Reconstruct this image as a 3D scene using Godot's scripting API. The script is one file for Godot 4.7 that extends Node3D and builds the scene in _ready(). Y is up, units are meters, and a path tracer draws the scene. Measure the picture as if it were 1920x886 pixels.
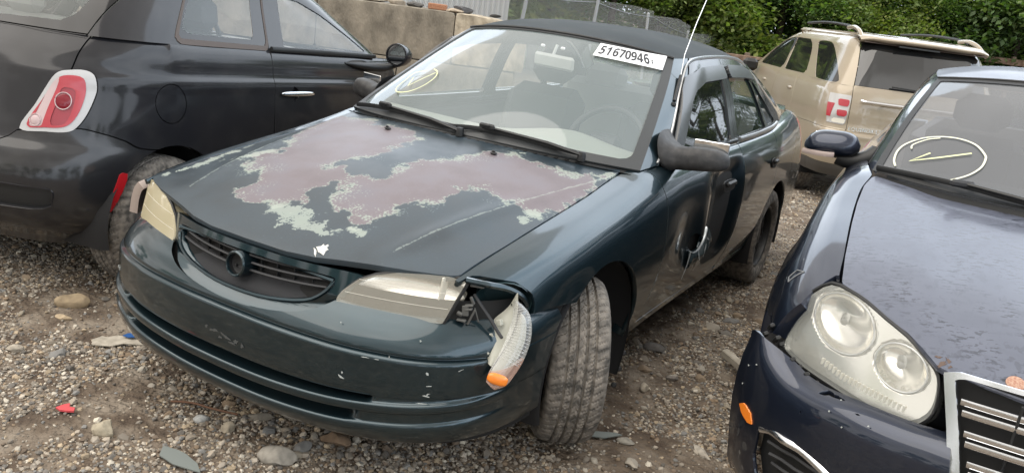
extends Node3D


func _ready() -> void:
	# camera: eye height of a person standing before the parked cars
	var cam := Camera3D.new()
	cam.name = "camera"
	cam.position = Vector3(1.7772, 1.459, 2.4676)
	cam.rotation_order = EULER_ORDER_YXZ
	cam.rotation_degrees = Vector3(-15.928, 28.363, 7.536)
	cam.fov = 31.88
	cam.near = 0.05
	cam.far = 400.0
	add_child(cam)
	cam.current = true

	# bright overcast sky
	var env := Environment.new()
	env.background_mode = Environment.BG_SKY
	env.tonemap_mode = Environment.TONE_MAPPER_LINEAR
	env.tonemap_exposure = 1.9
	env.sdfgi_enabled = true
	env.ssao_enabled = true
	env.ssil_enabled = true
	var sky := Sky.new()
	var sm := ProceduralSkyMaterial.new()
	sm.sky_top_color = Color(0.925, 0.97, 1.02)
	sm.sky_horizon_color = Color(0.785, 0.82, 0.86)
	sm.sky_curve = 0.5
	sm.ground_bottom_color = Color(0.25, 0.23, 0.2)
	sm.ground_horizon_color = Color(0.5, 0.5, 0.48)
	sm.sun_angle_max = 1.0
	sm.sky_energy_multiplier = 1.25
	sm.sky_cover = cloud_cover()
	sky.sky_material = sm
	env.sky = sky
	var we := WorldEnvironment.new()
	we.name = "world_environment"
	we.environment = env
	add_child(we)

	var sun := DirectionalLight3D.new()
	sun.name = "sun"
	sun.light_color = Color(1.0, 0.975, 0.94)
	sun.light_energy = 0.5
	sun.light_angular_distance = 70.0
	sun.shadow_enabled = true
	sun.rotation_degrees = Vector3(-62, -35, 0)
	add_child(sun)

	materials()
	build_ground()
	build_background()
	build_sedan()
	build_hatchback()
	build_suv()
	build_blue_sedan()
	build_stones()


func cloud_cover() -> ImageTexture:
	var im := Image.create(1024, 512, false, Image.FORMAT_RGBA8)
	var f := noise(1.0, 11, 5)
	for y in 512:
		var up := (0.5 - (y + 0.5) / 512.0) * PI
		for x in 1024:
			var a := (x + 0.5) / 1024.0 * TAU
			var d := Vector3(cos(a) * cos(up), sin(up), sin(a) * cos(up))
			var q := d / (absf(d.y) + 0.35)
			var v := f.get_noise_3d(q.x * 1.3, d.y * 1.5, q.z * 1.3) * 0.5 + 0.5
			v = smoothstep(0.3, 0.75, v)
			im.set_pixel(x, y, Color(1, 1, 1, 0.30 * v * clampf(d.y * 6.0, 0.0, 1.0)))
	return ImageTexture.create_from_image(im)

# ---------------------------------------------------------------- toolkit: sheets of triangles

class Sheet:
	var p := PackedVector3Array()
	var n := PackedVector3Array()
	var w := PackedVector2Array()
	var t := PackedInt32Array()


func spline(pts: Array, at: PackedFloat32Array, sub: int, sharp: Array) -> PackedVector3Array:
	var k := pts.size()
	var res := PackedVector3Array()
	var slope: Array[Vector3] = []
	for i in k - 1:
		slope.append((pts[i + 1] - pts[i]) / maxf(at[i + 1] - at[i], 1e-6))
	var left: Array[Vector3] = []
	var right: Array[Vector3] = []
	for i in k:
		var m: Vector3
		if i == 0:
			m = slope[0]
		elif i == k - 1:
			m = slope[k - 2]
		else:
			var h0 := at[i] - at[i - 1]
			var h1 := at[i + 1] - at[i]
			m = (slope[i] * h0 + slope[i - 1] * h1) / (h0 + h1)
		left.append(m)
		right.append(m)
		if i in sharp and i > 0 and i < k - 1:
			left[i] = slope[i - 1]
			right[i] = slope[i]
	for i in k - 1:
		var h := at[i + 1] - at[i]
		var a: Vector3 = pts[i]
		var b: Vector3 = pts[i + 1]
		for j in sub:
			var s := float(j) / sub
			var s2 := s * s
			var s3 := s2 * s
			res.append(a * (2 * s3 - 3 * s2 + 1) + right[i] * h * (s3 - 2 * s2 + s) + b * (3 * s2 - 2 * s3) + left[i + 1] * h * (s3 - s2))
	res.append(pts[k - 1])
	return res


func chords(lines: Array) -> PackedFloat32Array:
	var k: int = lines[0].size()
	var res := PackedFloat32Array([0.0])
	for i in k - 1:
		var d := 0.0
		for l in lines:
			d += (l[i + 1] - l[i]).length()
		res.append(res[i] + maxf(d / lines.size(), 1e-5))
	return res


# a smooth surface through a net of points: rows of stations
func net(rows: Array, su: int, sv: int, core: Vector3, sharp_v: Array = [], sharp_u: Array = []) -> Sheet:
	var tu := chords(rows)
	var dense: Array = []
	for r in rows:
		dense.append(spline(r, tu, su, sharp_u))
	var nu: int = dense[0].size()
	var cols: Array = []
	for i in nu:
		var c: Array = []
		for r in dense:
			c.append(r[i])
		cols.append(c)
	var tv := chords(cols)
	var grid: Array = []
	for c in cols:
		grid.append(spline(c, tv, sv, sharp_v))
	return weave(grid, core)


func weave(grid: Array, core: Vector3) -> Sheet:
	var s := Sheet.new()
	var nu := grid.size()
	var nv: int = grid[0].size()
	var sum := 0.0
	for i in nu:
		var c: PackedVector3Array = grid[i]
		var ca: PackedVector3Array = grid[maxi(i - 1, 0)]
		var cb: PackedVector3Array = grid[mini(i + 1, nu - 1)]
		for j in nv:
			var q := c[j]
			var m := (cb[j] - ca[j]).cross(c[mini(j + 1, nv - 1)] - c[maxi(j - 1, 0)]).normalized()
			s.p.append(q)
			s.n.append(m)
			s.w.append(Vector2(float(i) / (nu - 1), float(j) / (nv - 1)))
			sum += m.dot(q - core)
	if sum < 0:
		for i in s.n.size():
			s.n[i] = -s.n[i]
	for i in nu - 1:
		for j in nv - 1:
			var a := i * nv + j
			tri(s, a, a + nv, a + 1)
			tri(s, a + 1, a + nv, a + nv + 1)
	return s


# a surface given by a function of two numbers
func field(a0: float, a1: float, na: int, b0: float, b1: float, nb: int, f: Callable, core: Vector3) -> Sheet:
	var grid: Array = []
	for i in na + 1:
		var c := PackedVector3Array()
		for j in nb + 1:
			c.append(f.call(lerpf(a0, a1, float(i) / na), lerpf(b0, b1, float(j) / nb)))
		grid.append(c)
	return weave(grid, core)


func tri(s: Sheet, a: int, b: int, c: int) -> void:
	var f := (s.p[c] - s.p[a]).cross(s.p[b] - s.p[a])
	if f.length_squared() < 1e-18:
		return
	if f.dot(s.n[a] + s.n[b] + s.n[c]) < 0:
		s.t.append_array(PackedInt32Array([a, c, b]))
	else:
		s.t.append_array(PackedInt32Array([a, b, c]))


# keeps what lies where f is above zero, cut along the line where it is zero
func clip(s: Sheet, f: Callable) -> Sheet:
	var d := PackedFloat32Array()
	d.resize(s.p.size())
	for i in s.p.size():
		d[i] = f.call(s.p[i])
	return cut(s, d)


func clip_w(s: Sheet, f: Callable) -> Sheet:
	var d := PackedFloat32Array()
	d.resize(s.p.size())
	for i in s.p.size():
		d[i] = f.call(s.w[i])
	return cut(s, d)


func cut(s: Sheet, d: PackedFloat32Array) -> Sheet:
	var r := Sheet.new()
	r.p = s.p.duplicate()
	r.n = s.n.duplicate()
	r.w = s.w.duplicate()
	var made := {}
	var k := s.p.size()
	var q := PackedInt32Array()
	for i in range(0, s.t.size(), 3):
		var v := [s.t[i], s.t[i + 1], s.t[i + 2]]
		var up := int(d[v[0]] > 0) + int(d[v[1]] > 0) + int(d[v[2]] > 0)
		if up == 3:
			r.t.append(v[0])
			r.t.append(v[1])
			r.t.append(v[2])
			continue
		if up == 0:
			continue
		q.clear()
		for j in 3:
			var a: int = v[j]
			var b: int = v[(j + 1) % 3]
			if d[a] > 0:
				q.append(a)
			if (d[a] > 0) != (d[b] > 0):
				var key := mini(a, b) * k + maxi(a, b)
				if not made.has(key):
					var x := d[a] / (d[a] - d[b])
					made[key] = r.p.size()
					r.p.append(s.p[a].lerp(s.p[b], x))
					r.n.append(s.n[a].lerp(s.n[b], x).normalized())
					r.w.append(s.w[a].lerp(s.w[b], x))
				q.append(made[key])
		for j in q.size() - 2:
			r.t.append(q[0])
			r.t.append(q[j + 1])
			r.t.append(q[j + 2])
	return tidy(r)


func tidy(s: Sheet) -> Sheet:
	var r := Sheet.new()
	var to := PackedInt32Array()
	to.resize(s.p.size())
	to.fill(-1)
	for v in s.t:
		if to[v] < 0:
			to[v] = r.p.size()
			r.p.append(s.p[v])
			r.n.append(s.n[v])
			r.w.append(s.w[v])
		r.t.append(to[v])
	return r


func sd_poly(q: Vector2, v: PackedVector2Array) -> float:
	var d := (q - v[0]).length_squared()
	var s := 1.0
	var j := v.size() - 1
	for i in v.size():
		var e := v[j] - v[i]
		var x := q - v[i]
		var b := x - e * clampf(x.dot(e) / maxf(e.length_squared(), 1e-12), 0.0, 1.0)
		d = minf(d, b.length_squared())
		var c0 := q.y >= v[i].y
		var c1 := q.y < v[j].y
		var c2 := e.x * x.y > e.y * x.x
		if (c0 and c1 and c2) or (not c0 and not c1 and not c2):
			s = -s
		j = i
	return s * sqrt(d)


func flat(p: Vector3, axis: int) -> Vector2:
	return Vector2(p.z, p.y) if axis == 0 else Vector2(p.x, p.z) if axis == 1 else Vector2(p.x, p.y)


# axis 0: seen from the side (z, y); 1: from above (x, z); 2: from the front (x, y)
func inside(axis: int, v: PackedVector2Array, grow := 0.0) -> Callable:
	return func(p: Vector3) -> float: return grow - sd_poly(flat(p, axis), v)


func outside(axis: int, v: PackedVector2Array, grow := 0.0) -> Callable:
	return func(p: Vector3) -> float: return sd_poly(flat(p, axis), v) - grow


func off_circle(axis: int, c: Vector2, r: float) -> Callable:
	return func(p: Vector3) -> float: return (flat(p, axis) - c).length() - r


func in_circle(axis: int, c: Vector2, r: float) -> Callable:
	return func(p: Vector3) -> float: return r - (flat(p, axis) - c).length()


func pts(l: Array) -> PackedVector2Array:
	var r := PackedVector2Array()
	for i in range(0, l.size(), 2):
		r.append(Vector2(l[i], l[i + 1]))
	return r


func smooth_loop(v: PackedVector2Array, sub: int) -> PackedVector2Array:
	var r := PackedVector2Array()
	var k := v.size()
	for i in k:
		for j in sub:
			r.append(v[i].cubic_interpolate(v[(i + 1) % k], v[(i + k - 1) % k], v[(i + 2) % k], float(j) / sub))
	return r


func smooth_line(v: PackedVector3Array, sub: int) -> PackedVector3Array:
	var r := PackedVector3Array()
	var k := v.size()
	for i in k - 1:
		for j in sub:
			r.append(v[i].cubic_interpolate(v[i + 1], v[maxi(i - 1, 0)], v[mini(i + 2, k - 1)], float(j) / sub))
	r.append(v[k - 1])
	return r


func join(all: Array) -> Sheet:
	var r := Sheet.new()
	for s in all:
		var k := r.p.size()
		r.p.append_array(s.p)
		r.n.append_array(s.n)
		r.w.append_array(s.w)
		for v in s.t:
			r.t.append(v + k)
	return r


func move(s: Sheet, x: Transform3D) -> Sheet:
	var r := Sheet.new()
	r.p = x * s.p
	var b := x.basis.inverse().transposed()
	for m in s.n:
		r.n.append((b * m).normalized())
	r.w = s.w
	r.t = s.t.duplicate()
	if x.basis.determinant() < 0:
		for i in range(0, r.t.size(), 3):
			var a := r.t[i]
			r.t[i] = r.t[i + 1]
			r.t[i + 1] = a
	return r


func flip_x(s: Sheet) -> Sheet:
	return move(s, Transform3D(Basis.from_scale(Vector3(-1, 1, 1)), Vector3.ZERO))


func pushed(s: Sheet, by: float) -> Sheet:
	var r := Sheet.new()
	for i in s.p.size():
		r.p.append(s.p[i] + s.n[i] * by)
	r.n = s.n
	r.w = s.w
	r.t = s.t
	return r


# the sheet with a turned-in edge, as pressed metal has
func rim(s: Sheet, deep: float) -> Sheet:
	var seen := {}
	var k := s.p.size()
	for i in range(0, s.t.size(), 3):
		for j in 3:
			seen[s.t[i + j] * k + s.t[i + (j + 1) % 3]] = true
	var r := join([s])
	for i in range(0, s.t.size(), 3):
		for j in 3:
			var a := s.t[i + j]
			var b := s.t[i + (j + 1) % 3]
			if seen.has(b * k + a):
				continue
			var out := (s.p[b] - s.p[a]).cross(s.n[a]).normalized()
			var c := s.p[s.t[i + (j + 2) % 3]]
			if out.dot(c - s.p[a]) > 0:
				out = -out
			var m := r.p.size()
			var na := (out + s.n[a] * 0.5).normalized()
			var nb := (out + s.n[b] * 0.5).normalized()
			r.p.append_array(PackedVector3Array([s.p[a], s.p[b], s.p[a] - s.n[a] * deep, s.p[b] - s.n[b] * deep]))
			r.n.append_array(PackedVector3Array([na, nb, out, out]))
			r.w.append_array(PackedVector2Array([s.w[a], s.w[b], s.w[a], s.w[b]]))
			tri(r, m, m + 1, m + 2)
			tri(r, m + 2, m + 1, m + 3)
	return r


# normals from the faces, kept apart where they meet at more than an angle
func shaded(s: Sheet, angle := 35.0) -> Sheet:
	var at := {}
	var fn := PackedVector3Array()
	var keys: Array = []
	for i in range(0, s.t.size(), 3):
		fn.append((s.p[s.t[i + 2]] - s.p[s.t[i]]).cross(s.p[s.t[i + 1]] - s.p[s.t[i]]))
	for q in s.p:
		keys.append(Vector3i((q * 20000.0).round()))
	for i in s.t.size():
		var key: Vector3i = keys[s.t[i]]
		if not at.has(key):
			at[key] = PackedInt32Array()
		at[key].append(i / 3)
	var r := Sheet.new()
	var lim := cos(deg_to_rad(angle))
	for i in s.t.size():
		var mine := fn[i / 3].normalized()
		var m := Vector3.ZERO
		for f in at[keys[s.t[i]]]:
			if fn[f].normalized().dot(mine) > lim:
				m += fn[f]
		r.p.append(s.p[s.t[i]])
		r.n.append(m.normalized() if m.length_squared() > 0 else mine)
		r.w.append(s.w[s.t[i]])
		r.t.append(i)
	return r


func raw(p: PackedVector3Array, t: PackedInt32Array) -> Sheet:
	var s := Sheet.new()
	s.p = p
	s.t = t
	for q in p:
		s.n.append(Vector3.UP)
		s.w.append(Vector2.ZERO)
	return s


# a convex set of rings, outside turned outwards
func loft(rings: Array, closed: bool, caps: bool, angle := 40.0) -> Sheet:
	var p := PackedVector3Array()
	var t := PackedInt32Array()
	var k: int = rings[0].size()
	for r in rings:
		p.append_array(r)
	for i in rings.size() - 1:
		for j in (k if closed else k - 1):
			var a := i * k + j
			var b := i * k + (j + 1) % k
			t.append_array(PackedInt32Array([a, b, a + k, a + k, b, b + k]))
	if caps:
		for e in 2:
			var base := 0 if e == 0 else (rings.size() - 1) * k
			var mid := Vector3.ZERO
			for j in k:
				mid += p[base + j] / k
			p.append(mid)
			for j in k:
				var a := base + j
				var b := base + (j + 1) % k
				t.append_array(PackedInt32Array([p.size() - 1, b, a]) if e == 0 else PackedInt32Array([p.size() - 1, a, b]))
	var s := raw(p, t)
	# turn it so that its faces look outwards
	var vol := 0.0
	for i in range(0, t.size(), 3):
		vol += (p[t[i]] - p[0]).dot((p[t[i + 2]] - p[0]).cross(p[t[i + 1]] - p[0]))
	if vol < 0:
		for i in range(0, s.t.size(), 3):
			var a := s.t[i]
			s.t[i] = s.t[i + 1]
			s.t[i + 1] = a
	return shaded(s, angle)


func block(size: Vector3, bevel: float, at := Vector3.ZERO, turn := Vector3.ZERO) -> Sheet:
	var h := size / 2
	var b := minf(bevel, minf(h.x, minf(h.y, h.z)) * 0.98)
	var rings: Array = []
	for e in [[-h.y, b], [-h.y + b, 0.0], [h.y - b, 0.0], [h.y, b]]:
		var x: float = h.x - e[1]
		var z: float = h.z - e[1]
		var y: float = e[0]
		var c := minf(b, minf(x, z))
		rings.append(PackedVector3Array([Vector3(x, y, z - c), Vector3(x - c, y, z), Vector3(-x + c, y, z), Vector3(-x, y, z - c), Vector3(-x, y, -z + c), Vector3(-x + c, y, -z), Vector3(x - c, y, -z), Vector3(x, y, -z + c)]))
	return move(loft(rings, true, true, 20.0), Transform3D(Basis.from_euler(turn), at))


func tube(path: PackedVector3Array, radius: Variant, seg := 8, squash := 1.0, up := Vector3.UP) -> Sheet:
	var rings: Array = []
	for i in path.size():
		var d := (path[mini(i + 1, path.size() - 1)] - path[maxi(i - 1, 0)]).normalized()
		var u := up if absf(d.dot(up)) < 0.95 else Vector3.RIGHT
		var x := d.cross(u).normalized()
		var y := x.cross(d)
		var r: float = radius if radius is float else radius[i]
		var ring := PackedVector3Array()
		for j in seg:
			var a := TAU * j / seg
			ring.append(path[i] + x * cos(a) * r + y * sin(a) * r * squash)
		rings.append(ring)
	return loft(rings, true, true, 50.0)


# profile of (radius, height) turned about y
func lathe(profile: PackedVector2Array, seg: int, angle := 35.0, caps := false) -> Sheet:
	var rings: Array = []
	for q in profile:
		var ring := PackedVector3Array()
		for j in seg:
			var a := TAU * j / seg
			ring.append(Vector3(cos(a) * q.x, q.y, sin(a) * q.x))
		rings.append(ring)
	return loft(rings, true, caps, angle)


# a plate cut to an outline in (x, y), its face at z = deep / 2
func plate(v: PackedVector2Array, deep: float, bevel := 0.0) -> Sheet:
	var idx := Geometry2D.triangulate_polygon(v)
	var inner := v
	if bevel > 0:
		var o := Geometry2D.offset_polygon(v, -bevel)
		if o.size() == 1 and o[0].size() == v.size():
			inner = o[0]
			# start the inner ring beside the outer one
			var best := 0
			for i in inner.size():
				if inner[i].distance_to(v[0]) < inner[best].distance_to(v[0]):
					best = i
			var turned := PackedVector2Array()
			for i in inner.size():
				turned.append(inner[(best + i) % inner.size()])
			inner = turned
			idx = Geometry2D.triangulate_polygon(inner)
	var k := v.size()
	var p := PackedVector3Array()
	for q in v:
		p.append(Vector3(q.x, q.y, -deep / 2))
	for q in v:
		p.append(Vector3(q.x, q.y, deep / 2 - (bevel if inner != v else 0.0)))
	for q in inner:
		p.append(Vector3(q.x, q.y, deep / 2))
	var t := PackedInt32Array()
	var cw := Geometry2D.is_polygon_clockwise(v)
	for e in 2:
		for i in k:
			var a := e * k + i
			var b := e * k + (i + 1) % k
			t.append_array(PackedInt32Array([a, b, a + k, a + k, b, b + k]) if cw else PackedInt32Array([a, a + k, b, b, a + k, b + k]))
	for i in range(0, idx.size(), 3):
		var a := idx[i]
		var b := idx[i + 1]
		var c := idx[i + 2]
		var f := (inner[b] - inner[a]).cross(inner[c] - inner[a])
		if f > 0:
			var x := b
			b = c
			c = x
		t.append_array(PackedInt32Array([2 * k + a, 2 * k + b, 2 * k + c]))
		t.append_array(PackedInt32Array([a, c, b]))
	return shaded(raw(p, t), 30.0)


func disc_poly(r: float, k: int, squash := 1.0) -> PackedVector2Array:
	var v := PackedVector2Array()
	for i in k:
		v.append(Vector2(cos(TAU * i / k) * r, sin(TAU * i / k) * r * squash))
	return v


func mesh_of(s: Sheet) -> ArrayMesh:
	var m := ArrayMesh.new()
	var a := []
	a.resize(Mesh.ARRAY_MAX)
	a[Mesh.ARRAY_VERTEX] = s.p
	a[Mesh.ARRAY_NORMAL] = s.n
	a[Mesh.ARRAY_TEX_UV] = s.w
	a[Mesh.ARRAY_INDEX] = s.t
	m.add_surface_from_arrays(Mesh.PRIMITIVE_TRIANGLES, a)
	return m


var used := {}


func numbered(parent: Node, called: String) -> String:
	var key := str(parent.get_instance_id()) + called
	used[key] = used.get(key, -1) + 1
	return called if used[key] == 0 else "%s_%03d" % [called, used[key]]


func add(called: String, s: Sheet, m: Material, parent: Node, label := "") -> MeshInstance3D:
	if s.t.is_empty():
		print("empty: ", called)
		return null
	var o := MeshInstance3D.new()
	o.mesh = mesh_of(s)
	o.material_override = m
	o.name = numbered(parent, called)
	parent.add_child(o, true)
	if label:
		o.set_meta("label", label)
	return o


func thing(called: String, label: String, category: String, at := Vector3.ZERO, turn := 0.0, group := "") -> Node3D:
	var o := Node3D.new()
	o.name = numbered(self, called)
	add_child(o, true)
	o.position = at
	o.rotation.y = turn
	return tagged(o, label, category, group)


func tagged(o: Node3D, label: String, category: String, group := "") -> Node3D:
	o.set_meta("label", label)
	o.set_meta("category", category)
	if group:
		o.set_meta("group", group)
	return o


func setting(called: String, parent: Node = self) -> Node3D:
	var o := Node3D.new()
	o.name = numbered(parent, called)
	parent.add_child(o, true)
	o.set_meta("kind", "structure")
	return o


# ---------------------------------------------------------------- materials

func mat(c: Color, rough := 0.6, metal := 0.0) -> StandardMaterial3D:
	var m := StandardMaterial3D.new()
	m.albedo_color = c.linear_to_srgb()
	m.roughness = rough
	m.metallic = metal
	return m


func noise(freq: float, seed_: int, octaves := 4, kind := FastNoiseLite.TYPE_SIMPLEX_SMOOTH) -> FastNoiseLite:
	var f := FastNoiseLite.new()
	f.noise_type = kind
	f.seed = seed_
	f.frequency = freq
	f.fractal_octaves = octaves
	return f


func noise_tex(freq: float, seed_: int, lo: float, hi: float, size := 512, octaves := 5, contrast := Vector2(0, 1)) -> NoiseTexture2D:
	var t := NoiseTexture2D.new()
	t.width = size
	t.height = size
	t.seamless = true
	t.noise = noise(freq, seed_, octaves)
	var g := Gradient.new()
	g.offsets = PackedFloat32Array([contrast.x, contrast.y])
	g.colors = PackedColorArray([Color(lo, lo, lo), Color(hi, hi, hi)])
	t.color_ramp = g
	return t


func ramp_tex(freq: float, seed_: int, at: Array, cols: Array, size := 512, octaves := 5) -> NoiseTexture2D:
	var t := NoiseTexture2D.new()
	t.width = size
	t.height = size
	t.seamless = true
	t.noise = noise(freq, seed_, octaves)
	var g := Gradient.new()
	g.offsets = PackedFloat32Array(at)
	var c := PackedColorArray()
	for k in cols:
		c.append(k.linear_to_srgb())
	g.colors = c
	t.color_ramp = g
	return t


func triplanar(m: StandardMaterial3D, scale: float, world := true) -> StandardMaterial3D:
	m.uv1_triplanar = true
	m.uv1_world_triplanar = world
	m.uv1_scale = Vector3.ONE * scale
	return m


func pane(c: Color, alpha: float, rough := 0.02) -> StandardMaterial3D:
	var m := mat(c, rough)
	m.transparency = BaseMaterial3D.TRANSPARENCY_ALPHA
	m.albedo_color.a = alpha
	return m


func car_paint(c: Color, rough: float, coat_rough: float, metal := 0.0, dust := 0.12) -> StandardMaterial3D:
	var m := mat(Color.WHITE, rough, metal)
	m.albedo_texture = ramp_tex(.012, int(c.g * 99999) % 97, [0.0, .45, .7, 1.0], [c, c, c.lerp(Color(.16, .15, .13), dust * .3), c.lerp(Color(.18, .165, .145), dust * .8)], 512, 6)
	triplanar(m, .7)
	m.metallic_specular = .25
	m.clearcoat_enabled = true
	m.clearcoat = 1.0
	m.clearcoat_roughness = coat_rough
	return m


func materials() -> void:
	M.green = car_paint(Color(.019, .038, .048), .33, .05, .8, .06)
	M.green_bumper = car_paint(Color(.020, .039, .049), .35, .07, .8, .10)
	M.green_dark = car_paint(Color(.025, .05, .055), .5, .3, .6)
	M.green_scraped = car_paint(Color(.03, .045, .05), .45, .2, 0.0, .3)
	M.roof = car_paint(Color(.022, .028, .030), .72, .35, 0.0, .15)
	M.roof.clearcoat = .12
	M.hood = hood_material()
	M.black = mat(Color(.006, .006, .006), .8)
	M.trim_black = mat(Color(.014, .015, .016), .5)
	M.bracket_gray = mat(Color(.09, .09, .085), .7)
	M.green_flat = mat(Color(.022, .045, .050), .35)
	M.lens_opaque = mat(Color(.34, .28, .25), .3)
	M.trim_matte = mat(Color(.022, .023, .026), .85)
	M.trim_dark = mat(Color(.028, .029, .032), .6)
	M.trim_grey = mat(Color(.16, .16, .15), .7)
	M.trim_pale = mat(Color(.42, .44, .42), .6)
	M.mirror_black = triplanar(mat(Color.WHITE, .55), 5.0)
	M.mirror_black.albedo_texture = ramp_tex(.02, 5, [.2, .6, .9], [Color(.018, .018, .019), Color(.035, .034, .034), Color(.06, .058, .056)], 256)
	M.frame_black = car_paint(Color(.009, .012, .014), .4, .1)
	M.frit = mat(Color(.035, .038, .04), .45)
	M.liner = mat(Color(.010, .010, .011), .85)
	M.glass = pane(Color(.10, .14, .13), .18)
	M.tint = pane(Color(.01, .012, .012), .82)
	M.tint.metallic_specular = .6
	M.windshield = pane(Color(.45, .54, .56), .27, .04)
	M.chrome = mat(Color(.78, .79, .81), .16, 1.0)
	M.chrome_worn = mat(Color(.60, .61, .62), .32, 1.0)
	M.mirror = mat(Color(.85, .87, .88), .02, 1.0)
	M.steel_black = mat(Color(.02, .021, .022), .45)
	M.alloy = mat(Color(.35, .35, .36), .35, .8)
	M.smoked = mat(Color(.022, .024, .026), .35)
	M.smoked.clearcoat_enabled = true
	M.smoked.clearcoat = .5
	M.smoked.clearcoat_roughness = .2
	M.primer_white = mat(Color(.40, .43, .42), .7)
	M.scrape = mat(Color(.055, .06, .06), .8)
	M.dropping = mat(Color(.75, .72, .66), .8)
	M.paper = mat(Color(.80, .82, .84), .6)
	M.ink = mat(Color(.015, .015, .018), .6)
	M.marker = mat(Color(.72, .76, .42), .7)
	M.red_lens = pane(Color(.45, .01, .015), .85, .1)
	M.headlens = pane(Color(.85, .81, .68), .22, .04)
	M.headlens_yellow = pane(Color(.74, .66, .44), .55, .15)
	M.lens_pale = pane(Color(.55, .45, .42), .7, .15)
	M.lens_clear = pane(Color(.7, .7, .68), .22, .05)
	M.lens_pink = pane(Color(.62, .40, .32), .45, .1)
	M.lens_white = mat(Color(.72, .70, .62), .3)
	M.reflector = mat(Color(.92, .90, .84), .20, .9)
	M.plastic_white = mat(Color(.42, .42, .36), .5)
	M.amber = mat(Color(.85, .22, .01), .25)
	M.amber.clearcoat_enabled = true
	M.bare_metal = mat(Color(.62, .66, .68), .35, .6)
	M.seat = mat(Color(.085, .09, .092), .9)
	M.seat_pale = mat(Color(.26, .275, .26), .9)
	M.dash = mat(Color(.22, .245, .205), .8)
	M.headliner = mat(Color(.28, .28, .26), .9)
	M.black_paint = car_paint(Color(.011, .0112, .014), .5, .10, 0.0, .10)
	M.black_paint.clearcoat = .7
	M.black_paint_dusty = car_paint(Color(.013, .0132, .0155), .5, .13, 0.0, .22)
	M.frit_gloss = mat(Color(.006, .006, .007), .08)
	M.frame_gloss = mat(Color(.006, .006, .007), .15)
	M.trim_brown = mat(Color(.075, .055, .045), .6)
	M.lamp_white = mat(Color(.48, .48, .48), .12)
	M.lamp_red = mat(Color(.42, .018, .035), .12)
	M.lamp_red.clearcoat_enabled = true
	M.lamp_mid = mat(Color(.30, .012, .03), .2)
	M.lamp_mid.clearcoat_enabled = true
	M.lamp_deep = mat(Color(.20, .008, .018), .15)
	M.lamp_clear = mat(Color(.55, .42, .42), .15)
	M.marker_red = mat(Color(.40, .012, .018), .2)
	M.tan_paint = car_paint(Color(.36, .305, .23), .35, .06, .2, .03)
	M.plastic_grey = mat(Color(.07, .066, .06), .6)
	M.tint_gloss = mat(Color(.016, .017, .018), .04)
	M.tint_gloss.metallic_specular = .78
	M.lamp_silver = mat(Color(.55, .55, .55), .15, .3)
	M.blue_paint = car_paint(Color(.020, .027, .047), .40, .05, .75, .12)
	M.blue_hood = blue_hood_material()
	M.copper = triplanar(mat(Color.WHITE, .6), 40.0, false)
	M.copper.albedo_texture = ramp_tex(.03, 4, [.3, .7], [Color(.30, .13, .08), Color(.45, .30, .22)], 128)
	M.rust_dark = mat(Color(.11, .075, .06), .8)
	M.scuff = mat(Color(.16, .17, .18), .6)
	M.lens_clear_hazy = pane(Color(.62, .64, .60), .25, .06)
	M.windshield_grey = pane(Color(.155, .165, .18), .62, .03)
	M.marker_pale = mat(Color(.70, .72, .58), .7)
	M.gravel = triplanar(mat(Color.WHITE, .95), .55)
	M.gravel.albedo_texture = ramp_tex(.008, 61, [.15, .38, .52, .68, .9], [Color(.072, .050, .035), Color(.120, .090, .064), Color(.16, .126, .094), Color(.205, .168, .130), Color(.27, .23, .182)], 1024, 8)
	M.gravel.heightmap_enabled = true
	M.gravel.heightmap_texture = noise_tex(.05, 63, 0.0, 1.0, 1024, 6)
	M.gravel.heightmap_scale = 1.6
	M.stone_tinted = mat(Color(1.0, 1.0, 1.0), .92)
	M.stone_tinted.vertex_color_use_as_albedo = true
	M.cardboard = triplanar(mat(Color.WHITE, .9), 4.0)
	M.cardboard.albedo_texture = ramp_tex(.02, 71, [.2, .8], [Color(.30, .27, .22), Color(.46, .42, .35)], 256)
	M.scrap_blue = mat(Color(.02, .09, .28), .4)
	M.scrap_red = mat(Color(.55, .07, .08), .6)
	M.shard_gray = mat(Color(.17, .19, .18), .6)
	M.rust = mat(Color(.14, .07, .04), .85)
	M.brick = triplanar(mat(Color.WHITE, .9), 5.0, false)
	M.brick.albedo_texture = ramp_tex(.03, 73, [.2, .8], [Color(.30, .13, .07), Color(.42, .22, .13)], 256)
	M.concrete = concrete_material(Color(.24, .21, .165), 81)
	M.concrete_pale = concrete_material(Color(.42, .36, .27), 83)
	M.metal_gray = mat(Color(.48, .49, .49), .5)
	M.galvanised = mat(Color(.38, .40, .41), .5, .4)
	M.bark = mat(Color(.075, .058, .045), .9)
	M.leaf = mat(Color.WHITE, .55)
	M.leaf.vertex_color_use_as_albedo = true
	M.leaf.backlight_enabled = true
	M.leaf.backlight = Color(.9, 1.0, .6)
	M.timber = mat(Color(.16, .12, .09), .9)
	M.timber_rust = triplanar(mat(Color.WHITE, .9), 1.5)
	M.timber_rust.albedo_texture = ramp_tex(.02, 75, [.2, .8], [Color(.12, .075, .05), Color(.28, .20, .15)], 256)
	M.tyre = triplanar(mat(Color.WHITE, .88), 3.0, false)
	M.tyre.albedo_texture = ramp_tex(.015, 21, [.2, .42, .6, .85], [Color(.05, .047, .042), Color(.13, .118, .104), Color(.21, .188, .162), Color(.25, .225, .195)], 512, 6)


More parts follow.
